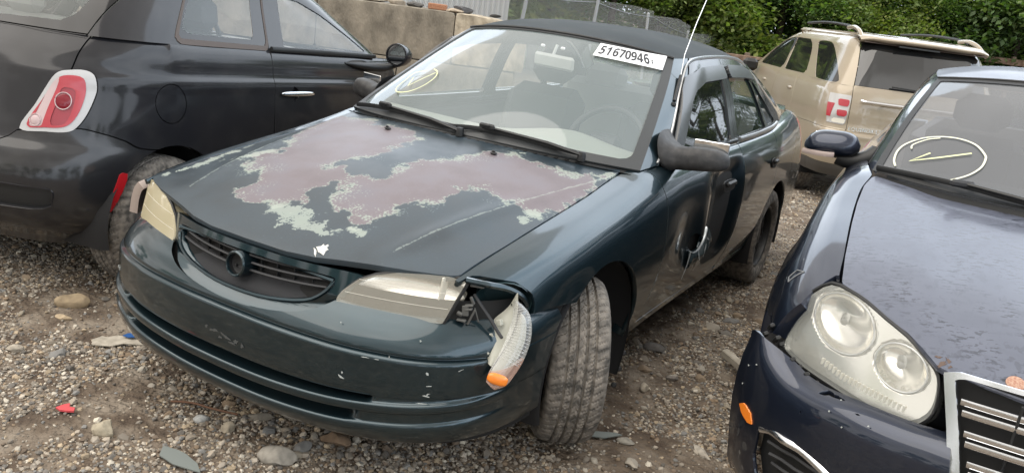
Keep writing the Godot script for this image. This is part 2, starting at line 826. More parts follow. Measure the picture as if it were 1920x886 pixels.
# faded clear coat with primer showing in the worn patches
func hood_material() -> StandardMaterial3D:
	var n := 1024
	var pink := pts([-0.69, -.309, -.66, -.307, -.555, -.284, -.431, -.245, -.386, -.203, -.308, -.178, -.295, -.172, -.232, -.181, -.162, -.158, -.1, -.135, -.068, -.076, -.06, -.004, -.064, .046, -.06, .134, -.073, .2, -.092, .245, -.124, .295, -.102, .369, -.078, .309, -.025, .335, .001, .378, .048, .348, .098, .342, .112, .322, .112, .264, .101, .18, .112, .11, .162, .033, .197, -.033, .212, -.109, .22, -.148, .265, -.181, .318, -.201, .38, -.194, .43, -.19, .473, -.211, .494, -.202, .546, -.223, .572, -.278, .604, -.261, .64, -.349, .639, -.254, .65, -.201, .64, -.162, .656, -.116, .648, -.021, .641, .034, .641, .086, .617, .132, .577, .173, .542, .163, .513, .141, .499, .188, .45, .181, .432, .143, .404, .134, .378, .175, .372, .219, .342, .22, .355, .248, .356, .302, .345, .347, .323, .386, .292, .412, .282, .445, .288, .489, .269, .51, .246, .55, .253, .583, .225, .624, .204, .561, .172, .542, .14, .572, .079, .539, .061, .495, .043, .433, .004, .426, -.015, .457, -.049, .497, -.044, .536, .002, .574, -.01, .586, -.052, .623, -.115, .641, -.144, .659, -.212, .658, -.254, .636, -.241, .602, -.249, .532, -.309, .46, -.348, .49, -.395, .455, -.391, .417, -.48, .352, -.456, .286, -.373, .312, -.482, .158, -.627, -.103])
	var white: Array = [pts([-.052, .69, -.052, .623, .017, .613, .109, .628, .2, .661, .218, .688, .131, .704, .043, .71]), pts([-.655, .625, -.60, .60, -.552, .489, -.579, .315, -.627, .198, -.626, .273, -.606, .444, -.615, .579]), pts([.566, .225, .571, .181, .617, .132, .643, .083, .629, .153, .629, .212, .61, .25]), pts([.22, .651, .234, .619, .287, .622, .298, .634, .252, .66]), pts([-.494, .434, -.48, .352, -.456, .286, -.428, .304, -.445, .368, -.468, .44])]
	var haze := pts([-.679, .606, -.60, .463, -.62, .168, -.62, -.1, -.66, -.33, -.789, .008, -.760, .315])
	# distances on a coarse grid, brought up smoothly
	var c := 160
	var da := Image.create(c, c, false, Image.FORMAT_RF)
	var db := Image.create(c, c, false, Image.FORMAT_RF)
	var dh := Image.create(c, c, false, Image.FORMAT_RF)
	for j in c:
		for i in c:
			var q := Vector2((i + .5) / c * 1.36 - .68, (j + .5) / c * 1.32 - .48)
			da.set_pixel(i, j, Color(sd_poly(q, pink), 0, 0))
			var w := 9.0
			for v in white:
				w = minf(w, sd_poly(q, v))
			db.set_pixel(i, j, Color(w, 0, 0))
			dh.set_pixel(i, j, Color(sd_poly(q, haze), 0, 0))
	da.resize(n, n, Image.INTERPOLATE_CUBIC)
	db.resize(n, n, Image.INTERPOLATE_CUBIC)
	dh.resize(n, n, Image.INTERPOLATE_CUBIC)
	var fa := da.get_data().to_float32_array()
	var fb := db.get_data().to_float32_array()
	var fh := dh.get_data().to_float32_array()
	var n1 := noise(.018, 3, 5).get_image(n, n).get_data()
	var n2 := noise(.11, 7, 3).get_image(n, n).get_data()
	var n3 := noise(.006, 9, 4).get_image(n, n).get_data()
	var col := PackedByteArray()
	col.resize(n * n * 3)
	var rough := PackedByteArray()
	rough.resize(n * n)
	var green := Vector3(42, 54, 62)
	var prim := Vector3(106, 97, 101)
	var pale := Vector3(148, 156, 147)
	for i in n * n:
		var a := n1[i] / 255.0 - .5
		var b := n2[i] / 255.0 - .5
		var l := n3[i] / 255.0 - .5
		var d := fa[i] + a * .075 + b * .022
		var k := green * (1.0 + l * .25 + b * .10)
		var r := 108.0 + l * 60.0
		if fh[i] + a * .08 < 0.0:
			k = k.lerp(Vector3(78, 76, 84), clampf(-(fh[i] + a * .08) * 14.0, 0.0, .75))
		if d < 0.0:
			k = prim * (1.0 + l * .16 + b * .06)
			k = k.lerp(Vector3(104, 100, 107), clampf(l * 1.6 + .25, 0.0, 1.0))
			r = 150.0
		# pale ragged rim between primer and paint, thicker here and there
		var w := .003 + maxf(0.0, l) * .040
		if absf(d) < w * (1.0 + b * 2.4):
			k = k.lerp(pale * (.92 + b * .3), .9)
			r = 190.0
		elif absf(d) < w * 5.0 and b > .02 + absf(d) / w * .05:
			k = k.lerp(pale, .5)
		var e := fb[i] + a * .075
		if e < 0.0:
			var cover := clampf(-e * 40.0, 0.0, 1.0) * .75 + .25
			if b * 1.6 + .5 + a * .5 < cover:
				k = k.lerp(pale, .85)
				r = 190.0
		var zz := (i / n + .5) / n * 1.32 - .48
		var xx := absf(((i % n) + .5) / n * 1.36 - .68)
		var rx := .47 + (.45 - zz) * .21 if zz > -0.1 else .586 + (-.1 - zz) * .25
		if absf(xx - rx + a * .006) < .0035 * (1.0 + a * 2.0 + b) and zz < .66 and b > -.22:
			k = k.lerp(pale, .55)
		if b > .40 and l < .1:
			k = k.lerp(pale, .35)
		col[i * 3] = int(clampf(k.x, 0, 255))
		col[i * 3 + 1] = int(clampf(k.y, 0, 255))
		col[i * 3 + 2] = int(clampf(k.z, 0, 255))
		rough[i] = int(clampf(r, 0, 255))
	var m := mat(Color.WHITE, 1.0)
	m.albedo_texture = ImageTexture.create_from_image(Image.create_from_data(n, n, false, Image.FORMAT_RGB8, col))
	m.roughness_texture = ImageTexture.create_from_image(Image.create_from_data(n, n, false, Image.FORMAT_L8, rough))
	m.roughness_texture_channel = BaseMaterial3D.TEXTURE_CHANNEL_GRAYSCALE
	m.clearcoat_enabled = true
	m.clearcoat = .22
	m.clearcoat_roughness = .3
	return m


# dusty metal with spots and runs where water cleaned it
func blue_hood_material() -> StandardMaterial3D:
	var n := 1024
	var fa := FastNoiseLite.new()
	fa.seed = 31
	fa.noise_type = FastNoiseLite.TYPE_SIMPLEX_SMOOTH
	fa.frequency = .02
	fa.fractal_octaves = 4
	var fine := noise(.09, 33, 3)
	var a := fa.get_seamless_image(n, n).get_data()
	var b := fine.get_seamless_image(n, n).get_data()
	var big := noise(.004, 35, 3).get_seamless_image(n, n).get_data()
	var col := PackedByteArray()
	col.resize(n * n * 3)
	var rough := PackedByteArray()
	rough.resize(n * n)
	for y in n:
		for x in n:
			var i := y * n + x
			# spots drawn out along one way
			var j := ((y * 3) % n) * n + (x + y / 2) % n
			var s := a[j] / 255.0 + (b[i] / 255.0 - .5) * .35
			var g := big[i] / 255.0
			var run := clampf((s - .60) * 9.0, 0.0, 1.0) * clampf((g - .40) * 5.0, 0.0, 1.0)
			var spot := clampf((b[i] / 255.0 - .80) * 8.0, 0.0, 1.0)
			var dust := clampf(1.0 - run * .85 - spot * .5, 0.0, 1.0)
			var k := Vector3(26, 31, 42).lerp(Vector3(92, 97, 112), dust * (.75 + .25 * g))
			col[i * 3] = int(k.x)
			col[i * 3 + 1] = int(k.y)
			col[i * 3 + 2] = int(k.z)
			rough[i] = int(lerpf(70.0, 125.0, dust))
	var m := mat(Color.WHITE, 1.0)
	m.albedo_texture = ImageTexture.create_from_image(Image.create_from_data(n, n, false, Image.FORMAT_RGB8, col))
	m.roughness_texture = ImageTexture.create_from_image(Image.create_from_data(n, n, false, Image.FORMAT_L8, rough))
	m.roughness_texture_channel = BaseMaterial3D.TEXTURE_CHANNEL_GRAYSCALE
	m.clearcoat_enabled = true
	m.clearcoat = .4
	m.clearcoat_roughness = .14
	return triplanar(m, 1.1, false)


func concrete_material(c: Color, seed_: int) -> StandardMaterial3D:
	var m := mat(Color.WHITE, .92)
	m.albedo_texture = ramp_tex(.006, seed_, [.2, .42, .55, .8], [c * .62, c * .88, c, c * 1.22], 1024, 8)
	triplanar(m, .8)
	m.uv1_scale = Vector3(.9, .35, .9)
	m.heightmap_enabled = true
	m.heightmap_texture = noise_tex(.08, seed_ + 1, 0.0, 1.0, 512, 5)
	m.heightmap_scale = .8
	return m

# ---------------------------------------------------------------- wheels and other parts that cars share

# a tyre with its axle along x; tread: 0 plain ribs, 1 ribs and cross cuts
func tyre(r: float, w: float, rim_r: float, seg: int, cuts: int, fine: int) -> Sheet:
	var xs := PackedFloat32Array()
	var rs := PackedFloat32Array()
	var tread := PackedInt32Array()
	for q in [[-.36, rim_r - .012], [-.44, rim_r + .004], [-.52, rim_r + .022], [-.545, lerpf(rim_r, r, .45)], [-.525, lerpf(rim_r, r, .72)], [-.485, r - .017]]:
		xs.append(q[0] * w)
		rs.append(q[1])
		tread.append(0)
	for i in fine + 1:
		var f := lerpf(-1.0, 1.0, float(i) / fine)
		xs.append(f * w * .44)
		rs.append(r - .010 * pow(absf(f), 5.0) - .002 * f * f)
		tread.append(1)
	for q in [[.485, r - .017], [.525, lerpf(rim_r, r, .72)], [.545, lerpf(rim_r, r, .45)], [.52, rim_r + .022], [.44, rim_r + .004], [.36, rim_r - .012]]:
		xs.append(q[0] * w)
		rs.append(q[1])
		tread.append(0)
	var grid: Array = []
	for k in seg + 1:
		var a := TAU * (k % seg) / seg
		var c := PackedVector3Array()
		for i in xs.size():
			var rr := rs[i]
			if tread[i] == 1:
				var x := xs[i] / (w * .44)
				var deep := 0.0
				for g in [-.56, -.2, .2, .56]:
					if absf(x - g) < .037:
						deep = .0085
				if cuts > 0 and absf(x) > .23 or cuts > 0 and absf(x) < .16:
					var lean := 1.6 * (absf(x) - .5) / cuts * TAU if absf(x) > .23 else -x * 3.0 / cuts * TAU
					var kk := fposmod((a + lean * signf(x)) / TAU * cuts + (.5 if x > 0 else 0.0) + (.25 if absf(x) < .6 else 0.0), 1.0)
					if kk < 0.15:
						deep = maxf(deep, .0055 if absf(x) > .23 else .004)
					# short blind cuts in the ribs
					if absf(kk - .6) < .07 and absf(absf(x) - .42) < .06:
						deep = maxf(deep, .004)
				rr -= deep
			c.append(Vector3(xs[i], cos(a) * rr, sin(a) * rr))
		grid.append(c)
	var s := weave_ring(grid)
	return s


func weave_ring(grid: Array) -> Sheet:
	var k := grid.size()
	var s := Sheet.new()
	var nv: int = grid[0].size()
	for i in k:
		var c: PackedVector3Array = grid[i]
		var ca: PackedVector3Array = grid[(i - 1 + k - 1) % (k - 1)]
		var cb: PackedVector3Array = grid[(i + 1) % (k - 1)]
		for j in nv:
			var m := (cb[j] - ca[j]).cross(c[mini(j + 1, nv - 1)] - c[maxi(j - 1, 0)]).normalized()
			var radial := Vector3(0, c[j].y, c[j].z).normalized() * .8 + Vector3(signf(c[j].x) * .3, 0, 0)
			s.p.append(c[j])
			s.n.append(m if m.dot(radial) > 0 or absf(c[j].x) > .4 * absf(c[0].x) and m.x * c[j].x > 0 else -m)
			s.w.append(Vector2(float(i) / (k - 1), float(j) / (nv - 1)))
	for i in k - 1:
		for j in nv - 1:
			var a := i * nv + j
			tri(s, a, a + nv, a + 1)
			tri(s, a + 1, a + nv, a + nv + 1)
	return s


# wheel > tyre, rim (steel dish, its outer face towards +x)
func wheel(parent: Node3D, at: Vector3, steer: float, side: float, r: float, w: float, rim_r: float, tyre_mesh: Sheet, kind: String) -> Node3D:
	var o := Node3D.new()
	o.name = numbered(parent, "wheel")
	parent.add_child(o, true)
	o.position = at
	o.rotation.y = steer + (PI if side < 0 else 0.0)
	add("tyre", tyre_mesh, M.tyre, o)
	var to_x := Transform3D(Basis(Vector3(0, 0, 1), -PI / 2), Vector3.ZERO)
	var barrel := lathe(pts([rim_r + .006, w * .44, rim_r - .004, w * .455, rim_r - .012, w * .43, rim_r - .018, w * .30, rim_r - .02, -w * .4, rim_r + .004, -w * .44]), 40)
	add("rim", move(barrel, to_x), M.steel_black if kind == "steel" else M.alloy, o)
	if kind == "steel":
		var dish := lathe(pts([.03, w * .30, .055, w * .31, .075, w * .27, .10, w * .22, rim_r - .05, w * .27, rim_r - .016, w * .20]), 40)
		add("wheel_dish", move(dish, to_x), M.steel_black, o)
		for i in 8:
			var a := TAU * i / 8
			var hole := plate(smooth_loop(pts([-.022, -.012, .022, -.012, .016, .014, -.016, .014]), 3), .012, .0)
			add("slot", move(hole, Transform3D(Basis(Vector3(1, 0, 0), a) * Basis(Vector3(0, 1, 0), PI / 2), Vector3(w * .243, 0, 0) + Basis(Vector3(1, 0, 0), a) * Vector3(0, rim_r - .058, 0))), M.black, o)
	else:
		add("hub", move(lathe(pts([.0, w * .36, .03, w * .36, .05, w * .32, .06, w * .2]), 24), to_x), M.alloy, o)
		for i in 5:
			var a := TAU * i / 5
			var sp := block(Vector3(.03, rim_r - .04, .05), .008, Vector3(w * .28, (rim_r + .03) / 2, 0))
			add("spoke", move(sp, Transform3D(Basis(Vector3(1, 0, 0), a), Vector3.ZERO)), M.alloy, o)
	add("hub_cap", move(lathe(pts([.0, w * .33, .02, w * .33, .03, w * .31, .032, w * .2]), 20), to_x), M.steel_black, o)
	return o


func text_mesh(s: String, size: float, deep: float, bold := false) -> TextMesh:
	var f := SystemFont.new()
	f.font_names = PackedStringArray(["Droid Sans"])
	if bold:
		f.font_weight = 700
	var t := TextMesh.new()
	t.text = s
	t.font = f
	t.font_size = 64
	t.pixel_size = size / 64.0
	t.depth = deep
	return t


func text_on(called: String, s: String, size: float, m: Material, parent: Node3D, x: Transform3D, deep := .001, bold := false, squeeze := 1.0) -> void:
	var o := MeshInstance3D.new()
	o.mesh = text_mesh(s, size, deep, bold)
	o.material_override = m
	o.name = numbered(parent, called)
	parent.add_child(o, true)
	o.transform = x * Transform3D(Basis.from_scale(Vector3(squeeze, 1, 1)), Vector3.ZERO)


# a frame whose z points along n and whose x runs along the given way
func frame(at: Vector3, n: Vector3, along: Vector3) -> Transform3D:
	var z := n.normalized()
	var y := z.cross(along).normalized()
	return Transform3D(Basis(y.cross(z), y, z), at)


# a flat ribbon laid on a surface: a paint marker's stroke
func stroke(path: PackedVector3Array, normal: Vector3, w: float, lift := .0015) -> Sheet:
	var s := Sheet.new()
	for i in path.size():
		var d := (path[mini(i + 1, path.size() - 1)] - path[maxi(i - 1, 0)]).normalized()
		var o := d.cross(normal).normalized() * w * .5
		for e in [-1.0, 1.0]:
			s.p.append(path[i] + o * e + normal * lift)
			s.n.append(normal)
			s.w.append(Vector2.ZERO)
		if i > 0:
			var a := 2 * i - 2
			tri(s, a, a + 1, a + 2)
			tri(s, a + 2, a + 1, a + 3)
	return s


func seat(parent: Node3D, at: Vector3, m: Material, lean: float, called := "front_seat") -> void:
	var o := Node3D.new()
	o.name = numbered(parent, called)
	parent.add_child(o, true)
	o.position = at
	add("seat_cushion", block(Vector3(.50, .16, .52), .06, Vector3(0, .08, .05)), m, o)
	var back := block(Vector3(.48, .62, .16), .07, Vector3(0, .31, 0))
	add("seat_back", move(back, Transform3D(Basis(Vector3.RIGHT, -lean), Vector3(0, .1, -.22))), m, o)
	var head := block(Vector3(.26, .18, .11), .05, Vector3(0, .73, 0))
	add("headrest", move(head, Transform3D(Basis(Vector3.RIGHT, -lean), Vector3(0, .1, -.22))), m, o)


func steering_wheel(parent: Node3D, at: Vector3, tilt: float, turn := 0.0) -> void:
	var ring := PackedVector3Array()
	for i in 33:
		ring.append(Vector3(cos(TAU * i / 32) * .182, sin(TAU * i / 32) * .182, 0))
	var x := Transform3D(Basis(Vector3.UP, turn) * Basis(Vector3.RIGHT, tilt), at)
	var o := add("steering_wheel", move(tube(ring, .015, 8, 1.0, Vector3(0, 0, 1)), x), M.trim_dark, parent)
	add("horn_pad", move(join([block(Vector3(.16, .13, .05), .025, Vector3(0, -.01, .02)), block(Vector3(.34, .04, .02), .008, Vector3(0, -.02, 0))]), x), M.trim_dark, o)


# rows of points round a car: levels are [y, half width, rear z, front z]; stations are [share of the width, 0 from the rear | 1 along | 2 from the front, z]
func shell(levels: Array, stations: Array) -> Array:
	var rows: Array = []
	for l in levels:
		var r: Array = []
		for s in stations:
			var z: float = l[2] + s[2] if s[1] == 0 else s[2] if s[1] == 1 else l[3] - s[2]
			r.append(Vector3(l[1] * s[0], l[0], z))
		rows.append(r)
	return rows

# ---------------------------------------------------------------- the green sedan in the middle

var M := {}


func col_rows(stations: Array) -> Array:
	# stations: [z, x0, y0, x1, y1, ...] to rows of levels
	var rows: Array = []
	for k in (stations[0].size() - 1) / 2:
		var r: Array = []
		for s in stations:
			r.append(Vector3(s[1 + 2 * k], s[2 + 2 * k], s[0]))
		rows.append(r)
	return rows


func table(l: Array, x: float) -> float:
	if x <= l[0][0]:
		return l[0][1]
	for i in l.size() - 1:
		if x <= l[i + 1][0]:
			var s: float = (x - l[i][0]) / (l[i + 1][0] - l[i][0])
			var m0: float = (l[i + 1][1] - l[maxi(i - 1, 0)][1]) / (l[i + 1][0] - l[maxi(i - 1, 0)][0]) * (l[i + 1][0] - l[i][0])
			var e: int = mini(i + 2, l.size() - 1)
			var m1: float = (l[e][1] - l[i][1]) / (l[e][0] - l[i][0]) * (l[i + 1][0] - l[i][0])
			var s2 := s * s
			var s3 := s2 * s
			return l[i][1] * (2 * s3 - 3 * s2 + 1) + m0 * (s3 - 2 * s2 + s) + l[i + 1][1] * (3 * s2 - 2 * s3) + m1 * (s3 - s2)
	return l[l.size() - 1][1]


const HOOD_MID := [[-0.46, 0.938], [-0.25, 0.925], [-0.137, 0.908], [0.15, 0.868], [0.4, 0.818], [0.64, 0.748], [0.76, 0.708], [0.805, 0.69], [0.84, 0.668]]
const HOOD_EDGE := [[-0.46, 0.900], [-0.33, 0.872], [-0.114, 0.836], [0.08, 0.806], [0.256, 0.780], [0.412, 0.755], [0.554, 0.731], [0.641, 0.711], [0.72, 0.69], [0.84, 0.64]]


func hood_at(x: float, z: float) -> Vector3:
	var a := table(HOOD_MID, z)
	var b := table(HOOD_EDGE, z)
	var y := a - (a - b) * pow(minf(absf(x) / 0.65, 1.1), 2.3)
	# a pressed ridge on each side
	var rx := 0.47 + (0.45 - z) * 0.21 if z > -0.1 else 0.586 + (-0.1 - z) * 0.25
	var d := (absf(x) - rx) / 0.03
	y += 0.006 * exp(-d * d) * smoothstep(0.8, 0.5, z)
	return Vector3(x, y, z)


func plan_front() -> PackedVector3Array:
	return smooth_line(PackedVector3Array([Vector3(0, 0, .885), Vector3(.2, 0, .881), Vector3(.4, 0, .858), Vector3(.55, 0, .812), Vector3(.65, 0, .757), Vector3(.72, 0, .685), Vector3(.765, 0, .595), Vector3(.79, 0, .49), Vector3(.80, 0, .38), Vector3(.80, 0, .27)]), 6)


func sedan_bumper() -> Sheet:
	var half := plan_front()
	var line := PackedVector3Array()
	for i in range(half.size() - 1, 0, -1):
		line.append(Vector3(-half[i].x, 0, half[i].z))
	line.append_array(half)
	# profile: y, offset from the plan line, and what both become where the slots end
	var prof := [[.594, -.088, .0], [.590, -.078, .0], [.572, -.054, .0], [.545, -.030, .0], [.515, -.014, .0], [.503, -.011, .0], [.5015, -.0125, .0], [.4995, -.0165, .0], [.4965, -.0168, .0], [.4945, -.012, .0], [.4925, -.0045, .0], [.4905, -.001, .0], [.486, .0012, .0], [.480, .0022, .0], [.455, .003, .0], [.42, .004, .0], [.385, .003, .0],
		[.3625, .0, .0], [.359, -.006, .008], [.357, -.045, .045], [.338, -.046, .048], [.3345, -.004, .008], [.333, .008, .0], [.3305, .0115, .0], [.327, .0135, .0], [.318, .014, .0], [.309, .0125, .0], [.3065, .010, .0], [.305, .004, .006], [.303, -.04, .045], [.277, -.04, .045], [.274, -.002, .008], [.272, .008, .0], [.266, .013, .0], [.252, .012, .0], [.230, .002, .0], [.212, -.025, .0], [.206, -.08, .0]]
	var grid: Array = []
	for i in line.size():
		var d := (line[mini(i + 1, line.size() - 1)] - line[maxi(i - 1, 0)]).normalized()
		var out := Vector3(d.z, 0, -d.x)
		if out.dot(line[i] - Vector3(0, 0, 0.2)) < 0:
			out = -out
		var x := absf(line[i].x)
		var c := PackedVector3Array()
		var corner := smoothstep(0.60, 0.80, x) * smoothstep(0.75, 0.45, line[i].z)
		for q in prof:
			var y: float = q[0]
			var o: float = q[1]
			# the slots end before the corners
			var slot_end := 0.515 if y > 0.32 else 0.475
			o += q[2] * smoothstep(slot_end - 0.012, slot_end + 0.012, x)
			# feature lines fade round the corner
			var fade := smoothstep(0.68, 0.79, x) * smoothstep(0.72, 0.5, line[i].z)
			o = lerpf(o, 0.003 if y < 0.55 and y > 0.25 else o, fade)
			if y > 0.5:
				o = lerpf(o, o * 0.35, fade)
			# lower lines sweep up to the sides
			y += 0.045 * pow(x / 0.7, 2.0) * smoothstep(0.40, 0.33, q[0]) * (1.0 if q[0] > 0.25 else 0.6) * (1.0 if x < 0.72 else 1.0)
			y -= corner * 0.008 * smoothstep(0.52, 0.60, q[0])
			c.append(line[i] + out * o + Vector3.UP * y)
		grid.append(c)
	return weave(grid, Vector3(0, 0.4, 0.2))


const SIDE := [
	[.66, .645, .708, .672, .700, .697, .680, .718, .645, .733, .585, .74, .50, .745, .40, .74, .29],
	[.52, .649, .736, .685, .728, .722, .708, .755, .665, .783, .59, .79, .50, .79, .40, .785, .29],
	[.36, .653, .764, .695, .757, .738, .738, .775, .695, .80, .61, .806, .50, .803, .40, .795, .29],
	[.15, .655, .796, .702, .789, .75, .768, .79, .72, .815, .62, .820, .50, .815, .40, .80, .29],
	[-.12, .656, .836, .706, .829, .756, .805, .798, .75, .82, .64, .824, .50, .818, .40, .80, .28],
	[-.36, .655, .878, .708, .872, .757, .848, .802, .782, .823, .66, .822, .50, .812, .40, .78, .27],
	[-.46, .672, .900, .715, .892, .759, .865, .803, .795, .824, .665, .822, .50, .81, .40, .775, .265],
	[-.58, .705, .907, .730, .899, .763, .875, .805, .80, .825, .67, .822, .50, .808, .40, .772, .265],
	[-.80, .722, .912, .742, .905, .768, .880, .806, .80, .825, .67, .822, .50, .807, .40, .77, .265],
	[-1.15, .735, .915, .752, .908, .775, .882, .810, .80, .826, .67, .822, .50, .807, .40, .77, .265],
	[-1.62, .740, .918, .756, .911, .778, .885, .812, .80, .827, .67, .822, .50, .807, .40, .77, .265],
	[-2.0, .738, .922, .755, .915, .777, .89, .811, .805, .826, .67, .822, .50, .807, .40, .77, .265],
	[-2.35, .732, .93, .750, .922, .772, .897, .808, .81, .824, .68, .822, .5, .808, .4, .775, .27],
	[-2.65, .70, .955, .728, .945, .76, .91, .80, .82, .82, .69, .822, .52, .815, .4, .79, .28],
	[-2.95, .66, .975, .70, .965, .74, .925, .783, .83, .805, .70, .812, .53, .80, .4, .77, .29],
	[-3.25, .62, .985, .665, .975, .71, .93, .75, .84, .775, .71, .785, .55, .77, .4, .74, .30],
	[-3.44, .57, .975, .62, .965, .66, .925, .695, .84, .715, .72, .725, .56, .71, .4, .68, .30]]

const CABIN := [
	[Vector3(.705, .90, -.46), Vector3(.725, .912, -.60), Vector3(.735, .915, -1.1), Vector3(.740, .918, -1.62), Vector3(.738, .922, -2.0), Vector3(.732, .93, -2.38), Vector3(.705, .95, -2.72), Vector3(.65, .985, -2.98)],
	[Vector3(.668, 1.005, -.625), Vector3(.690, 1.02, -.76), Vector3(.697, 1.03, -1.17), Vector3(.702, 1.03, -1.63), Vector3(.70, 1.03, -1.98), Vector3(.695, 1.03, -2.30), Vector3(.672, 1.04, -2.60), Vector3(.62, 1.06, -2.84)],
	[Vector3(.627, 1.105, -.79), Vector3(.652, 1.13, -.93), Vector3(.658, 1.14, -1.24), Vector3(.662, 1.145, -1.64), Vector3(.66, 1.14, -1.96), Vector3(.652, 1.135, -2.22), Vector3(.632, 1.13, -2.47), Vector3(.585, 1.135, -2.70)],
	[Vector3(.583, 1.205, -.955), Vector3(.607, 1.23, -1.09), Vector3(.612, 1.24, -1.32), Vector3(.615, 1.245, -1.65), Vector3(.613, 1.24, -1.94), Vector3(.605, 1.23, -2.14), Vector3(.587, 1.215, -2.35), Vector3(.55, 1.205, -2.55)],
	[Vector3(.535, 1.295, -1.105), Vector3(.56, 1.302, -1.22), Vector3(.566, 1.312, -1.40), Vector3(.57, 1.318, -1.66), Vector3(.568, 1.312, -1.92), Vector3(.56, 1.295, -2.07), Vector3(.54, 1.275, -2.25), Vector3(.515, 1.265, -2.42)]]


func across(edge: Vector3, mid: Vector3, power_y: float, power_z: float) -> Array:
	var r: Array = []
	for f in [-1.0, -.96, -.85, -.6, -.3, 0.0, .3, .6, .85, .96, 1.0]:
		var a := absf(f)
		r.append(Vector3(edge.x * f, lerpf(mid.y, edge.y, pow(a, power_y)), lerpf(mid.z, edge.z, pow(a, power_z))))
	return r


func sedan_glass_front() -> Sheet:
	var mids := [Vector3(0, .93, -.23), Vector3(0, 1.045, -.40), Vector3(0, 1.155, -.585), Vector3(0, 1.255, -.785), Vector3(0, 1.338, -.985)]
	var rows: Array = []
	for i in 5:
		rows.append(across(CABIN[i][0], mids[i], 2.2, 2.4))
	return net(rows, 3, 8, Vector3(0, .9, -1.4))


func sedan_roof() -> Sheet:
	var e: Array = CABIN[4]
	var mids := [Vector3(0, 1.338, -.985), Vector3(0, 1.378, -1.2), Vector3(0, 1.392, -1.43), Vector3(0, 1.394, -1.7), Vector3(0, 1.38, -1.95), Vector3(0, 1.366, -2.13), Vector3(0, 1.338, -2.33), Vector3(0, 1.31, -2.46)]
	var rows: Array = []
	for i in 8:
		rows.append(across(e[i], mids[i], 3.0, 2.2))
	return net(rows, 3, 5, Vector3(0, .9, -1.6))




const GRILLE_OUTER := [-.385, .668, -.2, .674, 0, .676, .2, .674, .385, .668, .378, .635, .345, .592, .275, .550, .15, .523, 0, .514, -.15, .523, -.275, .550, -.345, .592, -.378, .635]


func headlight_at(x: float, y: float) -> Vector3:
	return Vector3(x, y, .825 - .28 * x * x - .15 * pow(x, 4) - .35 * (y - .587))


